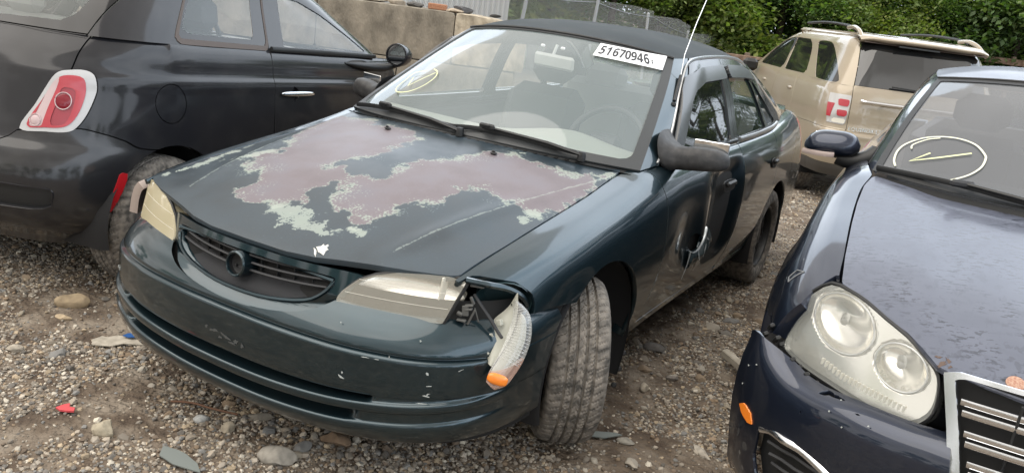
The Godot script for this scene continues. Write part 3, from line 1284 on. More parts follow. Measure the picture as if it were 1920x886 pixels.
func build_sedan() -> void:
	var car := thing("green_sedan", "dark green sedan with peeling hood paint and a corner lamp hanging from its bumper", "car")
	var core := Vector3(0, .55, -1.4)
	var paint: Material = M.green

	# front bumper, with a dark lining behind its slots
	var grille_edge := smooth_loop(pts(GRILLE_OUTER), 3)
	var b := clip(sedan_bumper(), off_circle(0, Vector2(-.02, .30), .372))
	b = clip(b, func(p: Vector3) -> float: return maxf(sd_poly(Vector2(p.x, p.y), grille_edge) + .003, .5 - p.z))
	var bumper := add("front_bumper", b, M.green_bumper, car)
	var half := plan_front()
	var line: Array = []
	for i in range(half.size() - 8, 0, -1):
		line.append(Vector3(-half[i].x * .97, 0, half[i].z - .055))
	for i in half.size() - 7:
		line.append(Vector3(half[i].x * .97, 0, half[i].z - .055))
	var rows: Array = []
	for y in [.64, .5, .35, .22]:
		var r: Array = []
		for q in line:
			r.append(Vector3(q.x, y, q.z - (.06 if y > .55 else 0.0)))
		rows.append(r)
	add("bumper_lining", net(rows, 1, 1, core), M.black, car)
	# scuffs on the bumper's corner
	for q in [[.649, .466, .76, .018, 1.25, .004], [.646, .462, .762, .020, .1, .003], [.650, .455, .758, .014, 1.9, .003], [.643, .444, .764, .008, .9, .003], [.64, .43, .765, .020, .05, .0016], [.66, .428, .755, .012, .05, .0014], [.645, .402, .763, .030, .05, .004], [.655, .397, .757, .022, -.1, .0025], [.648, .374, .762, .030, .0, .0014], [.436, .414, .857, .012, -.2, .004], [-.617, .427, .786, .008, 1.4, .004], [-.60, .425, .795, .007, .9, .003], [.44, .428, .857, .004, .3, .004], [.71, .47, .70, .035, .25, .0012], [.5, .488, .84, .016, 0, .0012], [.53, .487, .826, .008, 0, .0012], [.56, .50, .812, .003, 0, .003], [.62, .55, .76, .004, 0, .004], [.40, .555, .83, .003, 0, .003]]:
		var nrm := Vector3(.55 * q[0] / .65, .05, .83)
		add("paint_chip", flake(Vector3(q[0], q[1], q[2]), nrm, q[3], q[5], q[4]), M.primer_white, bumper)
	# ghost of the number plate
	for q in [[-.03, .412, .024, .007, .1], [.02, .408, .030, .006, -.1], [.065, .405, .022, .008, .2], [.0, .398, .016, .004, .0], [.05, .395, .026, .004, -.05], [-.06, .416, .012, .006, .3], [.09, .400, .012, .008, .9]]:
		add("plate_scrape", flake(Vector3(q[0], q[1], .8895), Vector3(.0, .05, 1), q[2], q[3], q[4], .0005), M.scrape, bumper)

	# hood
	var outline := pts([0, .806, .15, .803, .25, .787, .34, .757, .42, .733, .52, .70, .60, .664, .640, .638, .6465, .40, .6485, .1, .6495, -.2, .6475, -.40, .636, -.432, .55, -.36, .4, -.285, .2, -.235, 0, -.222])
	for i in range(outline.size() - 2, 0, -1):
		outline.append(Vector2(-outline[i].x, outline[i].y))
	var hd := field(-.68, .68, 60, -.46, .83, 64, hood_at, Vector3(0, 0, .2))
	for i in hd.p.size():
		hd.w[i] = Vector2((hd.p[i].x + .68) / 1.36, (hd.p[i].z + .48) / 1.32)
	hd = rim(clip(hd, inside(1, outline)), .02)
	var hood := add("hood", hd, M.hood, car)
	for s in [-1, 1]:
		var q := hood_at(.249 * s, -.137)
		add("washer_nozzle", move(join([block(Vector3(.026, .012, .02), .005, Vector3(0, .005, 0)), block(Vector3(.012, .008, .01), .003, Vector3(0, .013, .004))]), Transform3D(Basis(), q)), M.trim_black, hood)
	var splat := hood_at(.248, .75)
	add("bird_dropping", flake(splat, Vector3(0, .9, .45), .035, .024, .9, .004), M.dropping, hood)
	add("bird_dropping", flake(splat + Vector3(-.012, -.008, .018), Vector3(0, .9, .45), .03, .005, 1.2, .003), M.dropping, hood)
	# cowl and dark engine bay under the hood
	add("engine_bay", block(Vector3(1.2, .02, .95), .005, Vector3(0, .60, .12), Vector3(.12, 0, 0)), M.black, car)
	var cowl_rows: Array = []
	for k in 4:
		var f: float = [0.0, .35, .7, 1.0][k]
		var r: Array = []
		for e in [-1.0, -.8, -.55, -.3, 0.0, .3, .55, .8, 1.0]:
			var a := absf(e)
			var x: float = e * .69
			var zg := lerpf(-.235, -.47, pow(a, 2.4))
			var zh := lerpf(-.205, -.41, pow(a, 1.7))
			r.append(Vector3(x, lerpf(.922 - .028 * a * a, .936 - .03 * a * a, f) - (.025 if k == 1 else .012 if k == 2 else .006), lerpf(zh, zg, f)))
		cowl_rows.append(r)
	var cowl := add("cowl", net(cowl_rows, 4, 3, core), M.trim_black, car)
	for i in 26:
		var x := lerpf(-.45, .5, i / 25.0)
		var a := absf(x) / .69
		add("cowl_slot", block(Vector3(.014, .003, .016), .001, Vector3(x, .9205 - .029 * a * a, lerpf(-.222, -.43, pow(a, 2.0)))), M.black, cowl)

	# sides
	var side := net(col_rows(SIDE), 8, 6, core)
	for sgn in [1, -1]:
		var left: bool = sgn == 1
		var arch := off_circle(0, Vector2(-.02, .30), .358)
		var fender := clip(clip(side, arch), inside(0, pts([.66, 1, -.46, 1, -.50, .92, -.535, .80, -.545, .62, -.535, .5, -.50, .40, -.47, .2, -.2, .2, -.1, .3, .16, .57, .33, .592, .50, .60, .55, .61, .66, .62])))
		fender = clip(fender, outside(0, pts([.70, .50, .70, .69, .60, .708, .55, .697, .50, .685, .455, .65, .45, .62, .47, .57]), .008))
		var fo := add("fender", rim(one_side(fender, sgn), .018), paint, car)
		# dark liner in the wheel arch
		var liner: Array = []
		for i in 25:
			var a := lerpf(-.35, PI + .5, i / 24.0)
			var c := PackedVector3Array()
			for q in [[.80, .352], [.786, .362], [.74, .366], [.56, .366], [.50, .2]]:
				c.append(Vector3(q[0] * sgn, .30 + sin(a) * q[1], -.02 + cos(a) * q[1]))
			liner.append(c)
		var lo := weave(liner, Vector3(0, .3, 5))
		add("wheel_liner", lo, M.liner, fo)
		if left:
			for q in [[.39, .10], [.37, .16], [.345, .22]]:
				add("liner_clip", move(lathe(pts([0, .006, .008, .005, .012, 0]), 10), frame(Vector3(.79, .30 - q[1], -.02 - q[0] + .02), Vector3(.4, .2, .9), Vector3.RIGHT) * Transform3D(Basis(Vector3.RIGHT, PI / 2), Vector3.ZERO)), M.steel_black, fo)
		var door_src := side
		if left:
			door_src = net(dented(col_rows(SIDE)), 8, 6, core)
			door_src = dent(door_src)
		var fd := clip(door_src, inside(0, pts([-.472, .95, -.504, .92, -.540, .80, -.550, .62, -.540, .5, -.505, .40, -.475, .305, -1.50, .295, -1.58, .33, -1.625, .5, -1.632, .65, -1.628, .95])))
		if left:
			fd = clip(fd, outside(0, smooth_loop(pts([-.90, .545, -.95, .585, -1.03, .575, -1.075, .545, -1.06, .50, -.98, .505]), 3), .0))
		var fdo := add("front_door", rim(one_side(fd, sgn), .018), paint, car)
		door_handle(fdo, Vector3(.820, .757, -1.36), sgn)
		if left:
			tear(fdo)
		var rd := clip(clip(side, inside(0, pts([-1.637, .95, -1.641, .65, -1.634, .5, -1.589, .33, -1.514, .295, -2.06, .295, -2.12, .36, -2.3, .62, -2.36, .75, -2.37, .95]))), off_circle(0, Vector2(-2.49, .29), .345))
		var rdo := add("rear_door", rim(one_side(rd, sgn), .018), paint, car)
		door_handle(rdo, Vector3(.8215, .772, -2.24), sgn, .11)
		var sill := clip(clip(clip(side, inside(0, pts([-.40, .300, -.46, .300, -2.20, .290, -2.2, .2, -.2, .2, -.33, .29]))), off_circle(0, Vector2(-2.49, .29), .345)), arch)
		add("sill", rim(one_side(sill, sgn), .05), paint, car)
		var qp := clip(clip(side, inside(0, pts([-2.375, 1.1, -2.375, .95, -2.365, .75, -2.305, .62, -2.125, .36, -2.10, .2, -3.5, .2, -3.5, 1.1]))), off_circle(0, Vector2(-2.49, .29), .345))
		qp = clip(qp, outside(0, pts([-3.16, .70, -3.18, .93, -3.5, .95, -3.5, .70]), .012))
		add("quarter_panel", rim(one_side(qp, sgn), .018), paint, car)
		add("tail_lamp", rim(one_side(clip(side, inside(0, pts([-3.16, .70, -3.18, .93, -3.5, .95, -3.5, .70]), .008)), sgn), .02), M.red_lens, car)
		# rear wheel house
		var house: Array = []
		for i in 17:
			var a := lerpf(-.3, PI + .3, i / 16.0)
			var c := PackedVector3Array()
			for q in [[.81, .345], [.76, .36], [.55, .36], [.52, .1]]:
				c.append(Vector3(q[0] * sgn, .29 + sin(a) * q[1], -2.49 + cos(a) * q[1]))
			house.append(c)
		add("wheel_house", weave(house, Vector3(0, .3, 9)), M.liner, car)
		# dark inner skin behind the panel gaps, and door trim inside
		var skin := pushed(clip(clip(clip(side, off_circle(0, Vector2(-.02, .30), .37)), off_circle(0, Vector2(-2.49, .29), .36)), inside(0, pts([.40, .3, .40, .7, -.3, .82, -.5, .90, -2.3, .90, -3.3, .93, -3.3, .3]))), -.03)
		add("inner_panel", one_side(skin, sgn), M.black, car)
		var trim := pushed(clip(side, inside(0, pts([-.6, .35, -.6, .905, -2.3, .915, -2.3, .35]))), -.06)
		add("door_trim", one_side(trim, sgn), M.trim_grey, car)

	# cabin sides
	var cab := net(CABIN, 8, 8, Vector3(0, .9, -1.6))
	var w1 := pts([-.735, .938, -.98, 1.165, -1.06, 1.205, -1.25, 1.238, -1.575, 1.250, -1.575, .938])
	var w2 := pts([-1.69, .94, -1.69, 1.252, -1.95, 1.246, -2.06, 1.222, -2.13, 1.16, -2.275, .95])
	var w3 := pts([-2.32, .955, -2.165, 1.165, -2.13, 1.20, -2.20, 1.185, -2.30, 1.12, -2.55, .965])
	for sgn in [1, -1]:
		var pillar := clip(cab, func(p: Vector3) -> float: return (p.z + .62) - (.915 - p.y) * -1.0 * -1.70 + .012)
		pillar = clip(cab, func(p: Vector3) -> float: return p.z + .60 + (p.y - .912) * 1.58)
		add("windshield_pillar", rim(one_side(pillar, sgn), .02), paint, car)
		var fr := clip(clip(clip(clip(cab, func(p: Vector3) -> float: return -.012 - (p.z + .60 + (p.y - .912) * 1.58)), outside(0, w1)), outside(0, w2)), outside(0, w3))
		var front_fr := clip(fr, func(p: Vector3) -> float: return p.z + 1.628)
		var rear_fr := clip(clip(fr, func(p: Vector3) -> float: return -1.634 - p.z), func(p: Vector3) -> float: return p.z + 2.40 - (1.3 - p.y) * -.8)
		var c_pil := clip(fr, func(p: Vector3) -> float: return -.004 - (p.z + 2.40 - (1.3 - p.y) * -.8))
		add("front_door_frame", rim(one_side(front_fr, sgn), .02), M.frame_black, car)
		add("rear_door_frame", rim(one_side(rear_fr, sgn), .02), M.frame_black, car)
		add("rear_pillar", rim(one_side(c_pil, sgn), .02), paint, car)
		var k := 0
		for w in [w1, w2, w3]:
			add("side_window", one_side(pushed(clip(cab, inside(0, w, .004)), -.008), sgn), M.tint if k == 0 and sgn == 1 else M.glass, car)
			k += 1
		# drip rail from the mirror over both doors
		var rail := smooth_line(PackedVector3Array([Vector3(.722, .915, -.59), Vector3(.700, 1.0, -.745), Vector3(.668, 1.08, -.86), Vector3(.638, 1.15, -.95), Vector3(.603, 1.23, -1.07), Vector3(.578, 1.285, -1.19), Vector3(.574, 1.305, -1.36), Vector3(.576, 1.312, -1.66), Vector3(.574, 1.306, -1.92), Vector3(.566, 1.286, -2.10), Vector3(.555, 1.25, -2.26), Vector3(.58, 1.17, -2.47), Vector3(.62, 1.08, -2.66)]), 5)
		add("drip_rail", one_side(tube(rail, .0065, 6, 1.4), sgn), M.chrome_worn, car)
		add("belt_trim", one_side(tube(smooth_line(PackedVector3Array([Vector3(.740, .926, -.70), Vector3(.748, .928, -1.1), Vector3(.752, .932, -1.61)]), 6), .008, 6, 1.5), sgn), M.frame_black, car)
		add("belt_trim", one_side(tube(smooth_line(PackedVector3Array([Vector3(.752, .932, -1.66), Vector3(.750, .934, -2.0), Vector3(.742, .944, -2.36), Vector3(.725, .956, -2.55)]), 6), .0095, 6, 1.5), sgn), M.chrome_worn, car)
		# smoked rain guards over the windows
		for v in [[-.74, .955, -.985, 1.175, -1.06, 1.218, -1.25, 1.255, -1.60, 1.268, -1.60, 1.215, -1.26, 1.203, -1.10, 1.172, -1.03, 1.135, -.83, .955], [-1.665, 1.268, -1.95, 1.262, -2.09, 1.236, -2.14, 1.20, -1.95, 1.212, -1.665, 1.218]]:
			var g := pushed(clip(cab, inside(0, pts(v), .003)), .020)
			add("rain_guard", rim(one_side(g, sgn), .016), M.smoked, car)
		# mirror
		if sgn == 1:
			side_mirror(car, 1)
		else:
			side_mirror(car, -1)
	var roof := add("roof", rim(sedan_roof(), .01), M.roof, car)
	roof.name = "roof"

	# windshield, its black border and what is on it
	var ws := sedan_glass_front()
	var rect := func(w: Vector2) -> float:
		var q := (w - Vector2(.5, .515)).abs() - Vector2(.385 - .05, .46 - .06)
		var o := Vector2(maxf(q.x, 0) / .05, maxf(q.y, 0) / .06)
		return 1.0 - o.length() - minf(maxf(q.x / .05, q.y / .06), 0.0)
	add("windshield", pushed(clip_w(ws, func(w: Vector2) -> float: return rect.call(w) + .12), -.004), M.windshield, car)
	add("windshield_border", rim(pushed(clip_w(ws, func(w: Vector2) -> float: return -rect.call(w)), .001), .008), M.frit, car)
	var top_seal := PackedVector3Array()
	for q in across(CABIN[4][0], Vector3(0, 1.338, -.985), 2.2, 2.4):
		top_seal.append(q + Vector3(0, .002, .004))
	add("windshield_seal", tube(smooth_line(top_seal, 3), .006, 6), M.trim_black, car)
	# number sticker
	var lo := PackedVector3Array([Vector3(.262, 1.2665, -.851), Vector3(.36, 1.261, -.873), Vector3(.45, 1.2535, -.913), Vector3(.537, 1.243, -.982)])
	var hi := PackedVector3Array([Vector3(.242, 1.3165, -.960), Vector3(.34, 1.311, -.985), Vector3(.43, 1.304, -1.027), Vector3(.51, 1.299, -1.086)])
	var grid: Array = []
	var l2 := smooth_line(lo, 4)
	var h2 := smooth_line(hi, 4)
	for i in l2.size():
		grid.append(PackedVector3Array([l2[i] + Vector3(.0, .004, .003), h2[i] + Vector3(0, .004, .003)]))
	var stick := add("windshield_sticker", weave(grid, Vector3(0, .9, -1.5)), M.paper, car)
	var digits := "51670946F"
	var n_digit := digits.length()
	for i in n_digit:
		var f := (.11 + .088 * i) if i < 8 else .815
		var a := Vector3.ZERO
		var ff := f * (l2.size() - 1)
		var i0 := int(ff)
		var base := l2[i0].lerp(l2[i0 + 1], ff - i0)
		var top := h2[i0].lerp(h2[i0 + 1], ff - i0)
		var along := (l2[i0 + 1] - l2[i0]).normalized()
		var up := (top - base).normalized()
		var nn := along.cross(up).normalized()
		var p := base.lerp(top, .5 if i < 8 else .36) + Vector3(0, .004, .003) + nn * .0012
		var small := .108 if i < 8 else .042
		text_on("digit", digits[i], small, M.ink, stick, frame(p, nn, along), .0006, true, .46)
	# yellow paint marker ring with a tick
	var ring := PackedVector3Array()
	for q in [[-.40, 1.10, -.585], [-.475, 1.08, -.599], [-.50, 1.045, -.565], [-.49, 1.012, -.49], [-.44, 1.004, -.435], [-.37, 1.019, -.425], [-.325, 1.05, -.462], [-.312, 1.085, -.52], [-.335, 1.106, -.567], [-.37, 1.112, -.59]]:
		ring.append(Vector3(q[0], q[1], q[2]))
	var mark := add("marker_ring", stroke(smooth_line(ring, 5), Vector3(-.28, .83, .48).normalized(), .006, .006), M.marker, car)
	add("marker_tick", stroke(PackedVector3Array([Vector3(-.452, 1.062, -.555), Vector3(-.42, 1.033, -.478), Vector3(-.37, 1.078, -.535), Vector3(-.345, 1.10, -.57)]), Vector3(-.28, .83, .48).normalized(), .006, .006), M.marker, mark)
	# wipers
	wiper(car, Vector3(.037, .938, -.225), Vector3(-.64, .916, -.415), Vector3(-.40, .950, -.318))
	wiper(car, Vector3(.515, .928, -.335), Vector3(-.03, .943, -.238), Vector3(.137, .960, -.270))
	# grille
	build_grille(car)
	# headlights
	var hl := pts([.341, .588, .343, .604, .352, .622, .385, .656, .428, .679, .488, .697, .563, .706, .617, .709, .658, .704, .664, .699, .657, .669, .649, .639, .642, .607, .636, .584, .572, .583, .516, .583, .442, .583, .364, .582])
	for sgn in [1, -1]:
		var lens := clip(field(.32, .68, 40, .56, .73, 24, headlight_at, Vector3(.5, .6, 0)), inside(2, hl))
		var lo2 := add("headlight", rim(one_side(lens, sgn), .045), M.headlens if sgn == 1 else M.headlens_yellow, car)
		var bowl := clip(field(.325, .675, 30, .565, .725, 20, func(x: float, y: float) -> Vector3:
			var q := headlight_at(x, y)
			var d := maxf(0.0, 1.0 - pow((x - .50) / .17, 2.0) - pow((y - .64) / .075, 2.0))
			return q - Vector3(0, 0, .020 + .085 * sqrt(d)), Vector3(.5, .6, 0)), inside(2, hl, -.002))
		add("reflector", one_side(bowl, sgn), M.reflector, lo2)
		var edge := PackedVector3Array()
		for q in hl:
			edge.append(headlight_at(q.x * sgn * sgn, q.y) + Vector3(0, 0, -.012))
		edge.append(edge[0])
		add("lens_seal", one_side(tube(edge, .0055, 5), sgn), M.trim_black, lo2)
		# moulded lines in the lens
		for y in [.62, .66]:
			var l := PackedVector3Array()
			for i in 9:
				var x := lerpf(.36 + (.03 if y > .63 else 0.0), .64, i / 8.0)
				l.append(headlight_at(x, y + .004 * i / 8.0) + Vector3(0, 0, .0005))
			add("lens_line", one_side(tube(l, .0005, 4), sgn), M.lens_white, lo2)
		var inner_bar := block(Vector3(.006, .12, .03), .002)
		add("lens_wall", one_side(move(inner_bar, Transform3D(Basis(Vector3(0, 0, 1), -.12), headlight_at(.60, .645) - Vector3(0, 0, .035))), sgn), M.lens_white, lo2)
	# the corner lamp still in place on the other side
	var corner := clip(net(col_rows(SIDE), 8, 6, core), inside(0, pts([.68, .57, .68, .685, .60, .70, .50, .678, .462, .648, .458, .625, .475, .585])))
	add("corner_lamp", rim(flip_x(corner), .03), M.lens_opaque, car)
	build_lamp_hole(car)
	# antenna on the pillar
	var mast := PackedVector3Array([Vector3(.612, 1.22, -1.02), Vector3(.592, 1.285, -1.10)])
	var an := add("antenna", tube(PackedVector3Array([Vector3(.640, 1.135, -.90), Vector3(.628, 1.165, -.94), Vector3(.603, 1.232, -1.035)]), .0075, 8), M.trim_black, car)
	add("antenna_base", move(lathe(pts([0, .012, .010, .010, .012, 0, .008, -.008]), 12), Transform3D(Basis(), Vector3(.645, 1.12, -.885))), M.trim_black, an)
	add("antenna_mast", tube(PackedVector3Array([Vector3(.603, 1.232, -1.035), Vector3(.585, 1.32, -1.09), Vector3(.577, 1.46, -1.20), Vector3(.575, 1.62, -1.33)]), .0019, 6), M.chrome_worn, an)
	# inside
	sedan_inside(car)
	# rear end (turned away): window, lid, panel
	var rw: Array = []
	var cr := [Vector3(0, 1.31, -2.46), Vector3(0, 1.235, -2.61), Vector3(0, 1.165, -2.76), Vector3(0, 1.09, -2.91), Vector3(0, 1.02, -3.05)]
	for i in 5:
		rw.append(across(CABIN[4 - i][7], cr[i], 2.2, 2.2))
	add("rear_window", pushed(net(rw, 2, 3, Vector3(0, .8, -1.8)), -.003), M.glass, car)
	var lid: Array = []
	for q in [[-3.0, .66, 1.0], [-3.2, .62, 1.01], [-3.38, .57, .99], [-3.5, .5, .93], [-3.53, .5, .75], [-3.52, .5, .5], [-3.5, .5, .3]]:
		var r: Array = []
		for e in [-1.0, -.6, 0.0, .6, 1.0]:
			r.append(Vector3(e * q[1], q[2] + (.02 * (1 - e * e) if q[0] > -3.45 else 0.0), q[0] - (.05 * (1 - e * e))))
		lid.append(r)
	add("trunk_lid", net(lid, 3, 3, core), paint, car)
	add("floor_pan", block(Vector3(1.4, .05, 3.6), .02, Vector3(0, .24, -1.6)), M.black, car)
	# wheels
	var tread := tyre(.292, .185, .185, 396, 66, 72)
	wheel(car, Vector3(.725, .290, .0), deg_to_rad(33), 1, .292, .185, .185, tread, "steel")
	var plain := tyre(.292, .185, .185, 200, 50, 40)
	wheel(car, Vector3(-.725, .290, .0), deg_to_rad(30), -1, .292, .185, .185, plain, "steel")
	wheel(car, Vector3(.715, .290, -2.475), 0, 1, .292, .185, .185, plain, "steel")
	wheel(car, Vector3(-.715, .290, -2.475), 0, -1, .292, .185, .185, plain, "steel")


func one_side(s: Sheet, sgn: int) -> Sheet:
	return s if sgn == 1 else flip_x(s)


# a small chip or splash with a ragged outline, lying on a surface
func flake(at: Vector3, n: Vector3, long: float, wide: float, turn: float, thick := .0008) -> Sheet:
	var v := PackedVector2Array()
	var k := 13
	var seed_ := absf(at.x * 91.7 + at.y * 37.3 + at.z * 17.1 + long * 1000.0)
	for i in k:
		var r := .62 + .38 * sin(seed_ * 13.0 + i * 2.4) * cos(seed_ * 7.0 + i * 5.1)
		v.append(Vector2(cos(TAU * i / k) * long * r, sin(TAU * i / k) * wide * r))
	var x := Vector3.RIGHT.rotated(n.normalized(), turn)
	if absf(n.normalized().dot(Vector3.RIGHT)) > .9:
		x = Vector3.UP
	var f := frame(at, n, x)
	f.basis = f.basis * Basis(Vector3(0, 0, 1), turn)
	return move(plate(v, thick * 2, 0.0), f)


func dented(rows: Array) -> Array:
	return rows


# the front door is pushed in behind its middle, with a hard fold where the metal tore
func dent(s: Sheet) -> Sheet:
	var r := Sheet.new()
	r.t = s.t
	r.w = s.w
	for q in s.p:
		var d := 0.0
		# a hollow in the rear half with a firm front edge
		var u := (q.z + 1.08 + (q.y - .5) * .10)
		var a := smoothstep(0.08, -.22, u) * smoothstep(-.52, -.34, u + .02)
		a *= smoothstep(.88, .78, q.y) * smoothstep(.34, .46, q.y)
		d -= .036 * a
		# the panel ahead of it is bowed in as well
		var b := exp(-pow((q.z + .86) / .16, 2.0)) * exp(-pow((q.y - .60) / .13, 2.0))
		d -= .022 * b
		# puckers round the tear
		d += .010 * exp(-pow((q.z + 1.06) / .035, 2.0)) * exp(-pow((q.y - .53) / .12, 2.0))
		r.p.append(q + Vector3(d, 0, 0))
	var acc := PackedVector3Array()
	acc.resize(r.p.size())
	for i in range(0, r.t.size(), 3):
		var f := (r.p[r.t[i + 2]] - r.p[r.t[i]]).cross(r.p[r.t[i + 1]] - r.p[r.t[i]])
		for j in 3:
			acc[r.t[i + j]] += f
	for i in acc.size():
		r.n.append(acc[i].normalized() if acc[i].length_squared() > 0 else s.n[i])
	return r


func tear(door: Node3D) -> void:
	# a dark hollow behind the tear, and the flap of metal peeled back from it
	add("tear_hollow", block(Vector3(.02, .16, .26), .005, Vector3(.755, .54, -.99)), M.black, door)
	var a := [Vector3(.822, .520, -.915), Vector3(.826, .508, -.96), Vector3(.826, .512, -1.02), Vector3(.822, .545, -1.075), Vector3(.815, .588, -1.10)]
	var b := [Vector3(.826, .485, -.92), Vector3(.838, .485, -.98), Vector3(.842, .495, -1.06), Vector3(.836, .545, -1.115), Vector3(.826, .592, -1.125)]
	var c := [Vector3(.822, .455, -.93), Vector3(.830, .460, -1.01), Vector3(.832, .475, -1.12), Vector3(.826, .515, -1.20), Vector3(.815, .565, -1.19)]
	var d := [Vector3(.812, .43, -.94), Vector3(.812, .435, -1.04), Vector3(.800, .445, -1.20), Vector3(.786, .47, -1.33), Vector3(.786, .53, -1.28)]
	var fl := net([a, b, c, d], 7, 6, Vector3(.5, .5, -1.1))
	for i in fl.p.size():
		fl.p[i] += Vector3(.005 * sin(fl.p[i].z * 70.0 + fl.p[i].y * 50.0) + .003 * sin(fl.p[i].z * 160.0), .003 * sin(fl.p[i].z * 130.0), 0)
	add("torn_flap", shaded(fl, 70.0), M.green_scraped, door)
	add("bare_metal_edge", tube(smooth_line(PackedVector3Array([Vector3(.824, .522, -.905), Vector3(.829, .506, -.955), Vector3(.830, .512, -1.02), Vector3(.828, .548, -1.08), Vector3(.82, .594, -1.11)]), 4), [.002, .002, .003, .002, .003, .004, .003, .004, .005, .004, .005, .006, .006, .007, .008, .009, .006], 6), M.bare_metal, door)
	add("bare_metal_edge", tube(smooth_line(PackedVector3Array([Vector3(.826, .515, -.915), Vector3(.823, .46, -.912), Vector3(.812, .39, -.905)]), 4), [.0035, .003, .003, .0025, .0025, .002, .002, .0015, .001], 5), M.bare_metal, door)
	for q in [[.832, .488, -1.0, .03, .006, .3], [.835, .50, -1.07, .035, .005, -.3], [.826, .54, -1.12, .02, .006, 1.0]]:
		add("bare_patch", flake(Vector3(q[0] + .010, q[1], q[2]), Vector3(1, .1, .2), q[3], q[4], q[5], .001), M.bare_metal, door)


func door_handle(door: Node3D, at: Vector3, sgn: int, long := .19) -> void:
	var pocket := clip(field(-long / 2 - .01, long / 2 + .01, 12, -.035, .03, 8, func(a: float, b: float) -> Vector3: return Vector3(.0035, b, a), Vector3(-1, 0, 0)), inside(0, smooth_loop(pts([-long / 2, -.012, -long / 2 + .02, .02, long / 2 - .02, .024, long / 2, .005, long / 2 - .03, -.028, -long / 2 + .03, -.03]), 3)))
	var tilt := Transform3D(Basis(Vector3(0, 0, 1), .12), at)
	add("handle_pocket", one_side(move(rim(pocket, .004), tilt), sgn), M.trim_black, door)
	var grip := block(Vector3(.018, .024, long * .72), .008, Vector3(.014, .008, .008))
	var g := add("door_handle", one_side(move(grip, tilt), sgn), M.trim_black, door)
	add("keyhole", one_side(move(lathe(pts([0, .010, .006, .010, .007, 0]), 10), tilt * Transform3D(Basis(Vector3(0, 0, 1), -PI / 2), Vector3(.004, .0, -long * .43))), sgn), M.chrome_worn, g)


func side_mirror(car: Node3D, sgn: int) -> void:
	var o := Node3D.new()
	o.name = numbered(car, "side_mirror")
	car.add_child(o, true)
	# a fairing on the door corner that grows into the shell
	var rings: Array = []
	for q in [[.712, .985, -.725, .085, .120], [.735, .972, -.715, .068, .105], [.760, .966, -.705, .054, .078], [.785, .968, -.705, .051, .062], [.820, .973, -.715, .0525, .060], [.860, .976, -.728, .052, .058], [.895, .978, -.742, .049, .053], [.922, .978, -.752, .044, .046], [.940, .977, -.760, .036, .037], [.950, .975, -.764, .025, .025], [.954, .974, -.766, .012, .012]]:
		var ring := PackedVector3Array()
		for j in 24:
			var a := TAU * j / 24
			var cc := signf(cos(a)) * pow(absf(cos(a)), .75)
			var ss := signf(sin(a)) * pow(absf(sin(a)), .75)
			var h: float = q[3] * (1.0 if ss > 0 else .82)
			ring.append(Vector3(q[0] - ss * q[3] * (.30 if q[0] < .75 else .0), q[1] - .032 + ss * h, q[2] + cc * q[4] * (1.0 if cc > 0 else .7)))
		rings.append(ring)
	add("mirror_shell", one_side(loft(rings, true, true, 60.0), sgn), M.mirror_black, o)
	add("mirror_glass", one_side(block(Vector3(.14, .085, .006), .003, Vector3(.868, .975, -.775), Vector3(0, .25, 0)), sgn), M.mirror, o)


func wiper(car: Node3D, pivot: Vector3, tip: Vector3, hump: Vector3) -> void:
	var o := Node3D.new()
	o.name = numbered(car, "wiper")
	car.add_child(o, true)
	var lift := Vector3(0, .012, .012)
	add("wiper_arm", tube(PackedVector3Array([pivot + lift * .6, pivot.lerp(hump, .35) + lift * 1.6, hump + lift * 1.3]), [.013, .010, .007], 6, .6), M.trim_black, o)
	var far := tip
	var near := pivot.lerp(tip, .04) + Vector3(0, .004, 0)
	var mid := hump
	var line := smooth_line(PackedVector3Array([near, mid + Vector3(0, -.006, -.002), far]), 6)
	for i in line.size():
		line[i] += lift * .55
	add("wiper_blade", tube(line, .0055, 6, 1.9), M.trim_black, o)
	add("blade_holder", join([block(Vector3(.09, .022, .016), .006, hump + lift * 1.4, Vector3(0, -.35, .06)), block(Vector3(.05, .014, .02), .005, hump + lift * 1.8, Vector3(0, -.35, .06))]), M.trim_black, o)
	add("pivot_cap", move(lathe(pts([0, .016, .012, .014, .016, .004, .016, -.02]), 14), Transform3D(Basis(), pivot + Vector3(0, .004, .004))), M.trim_black, o)


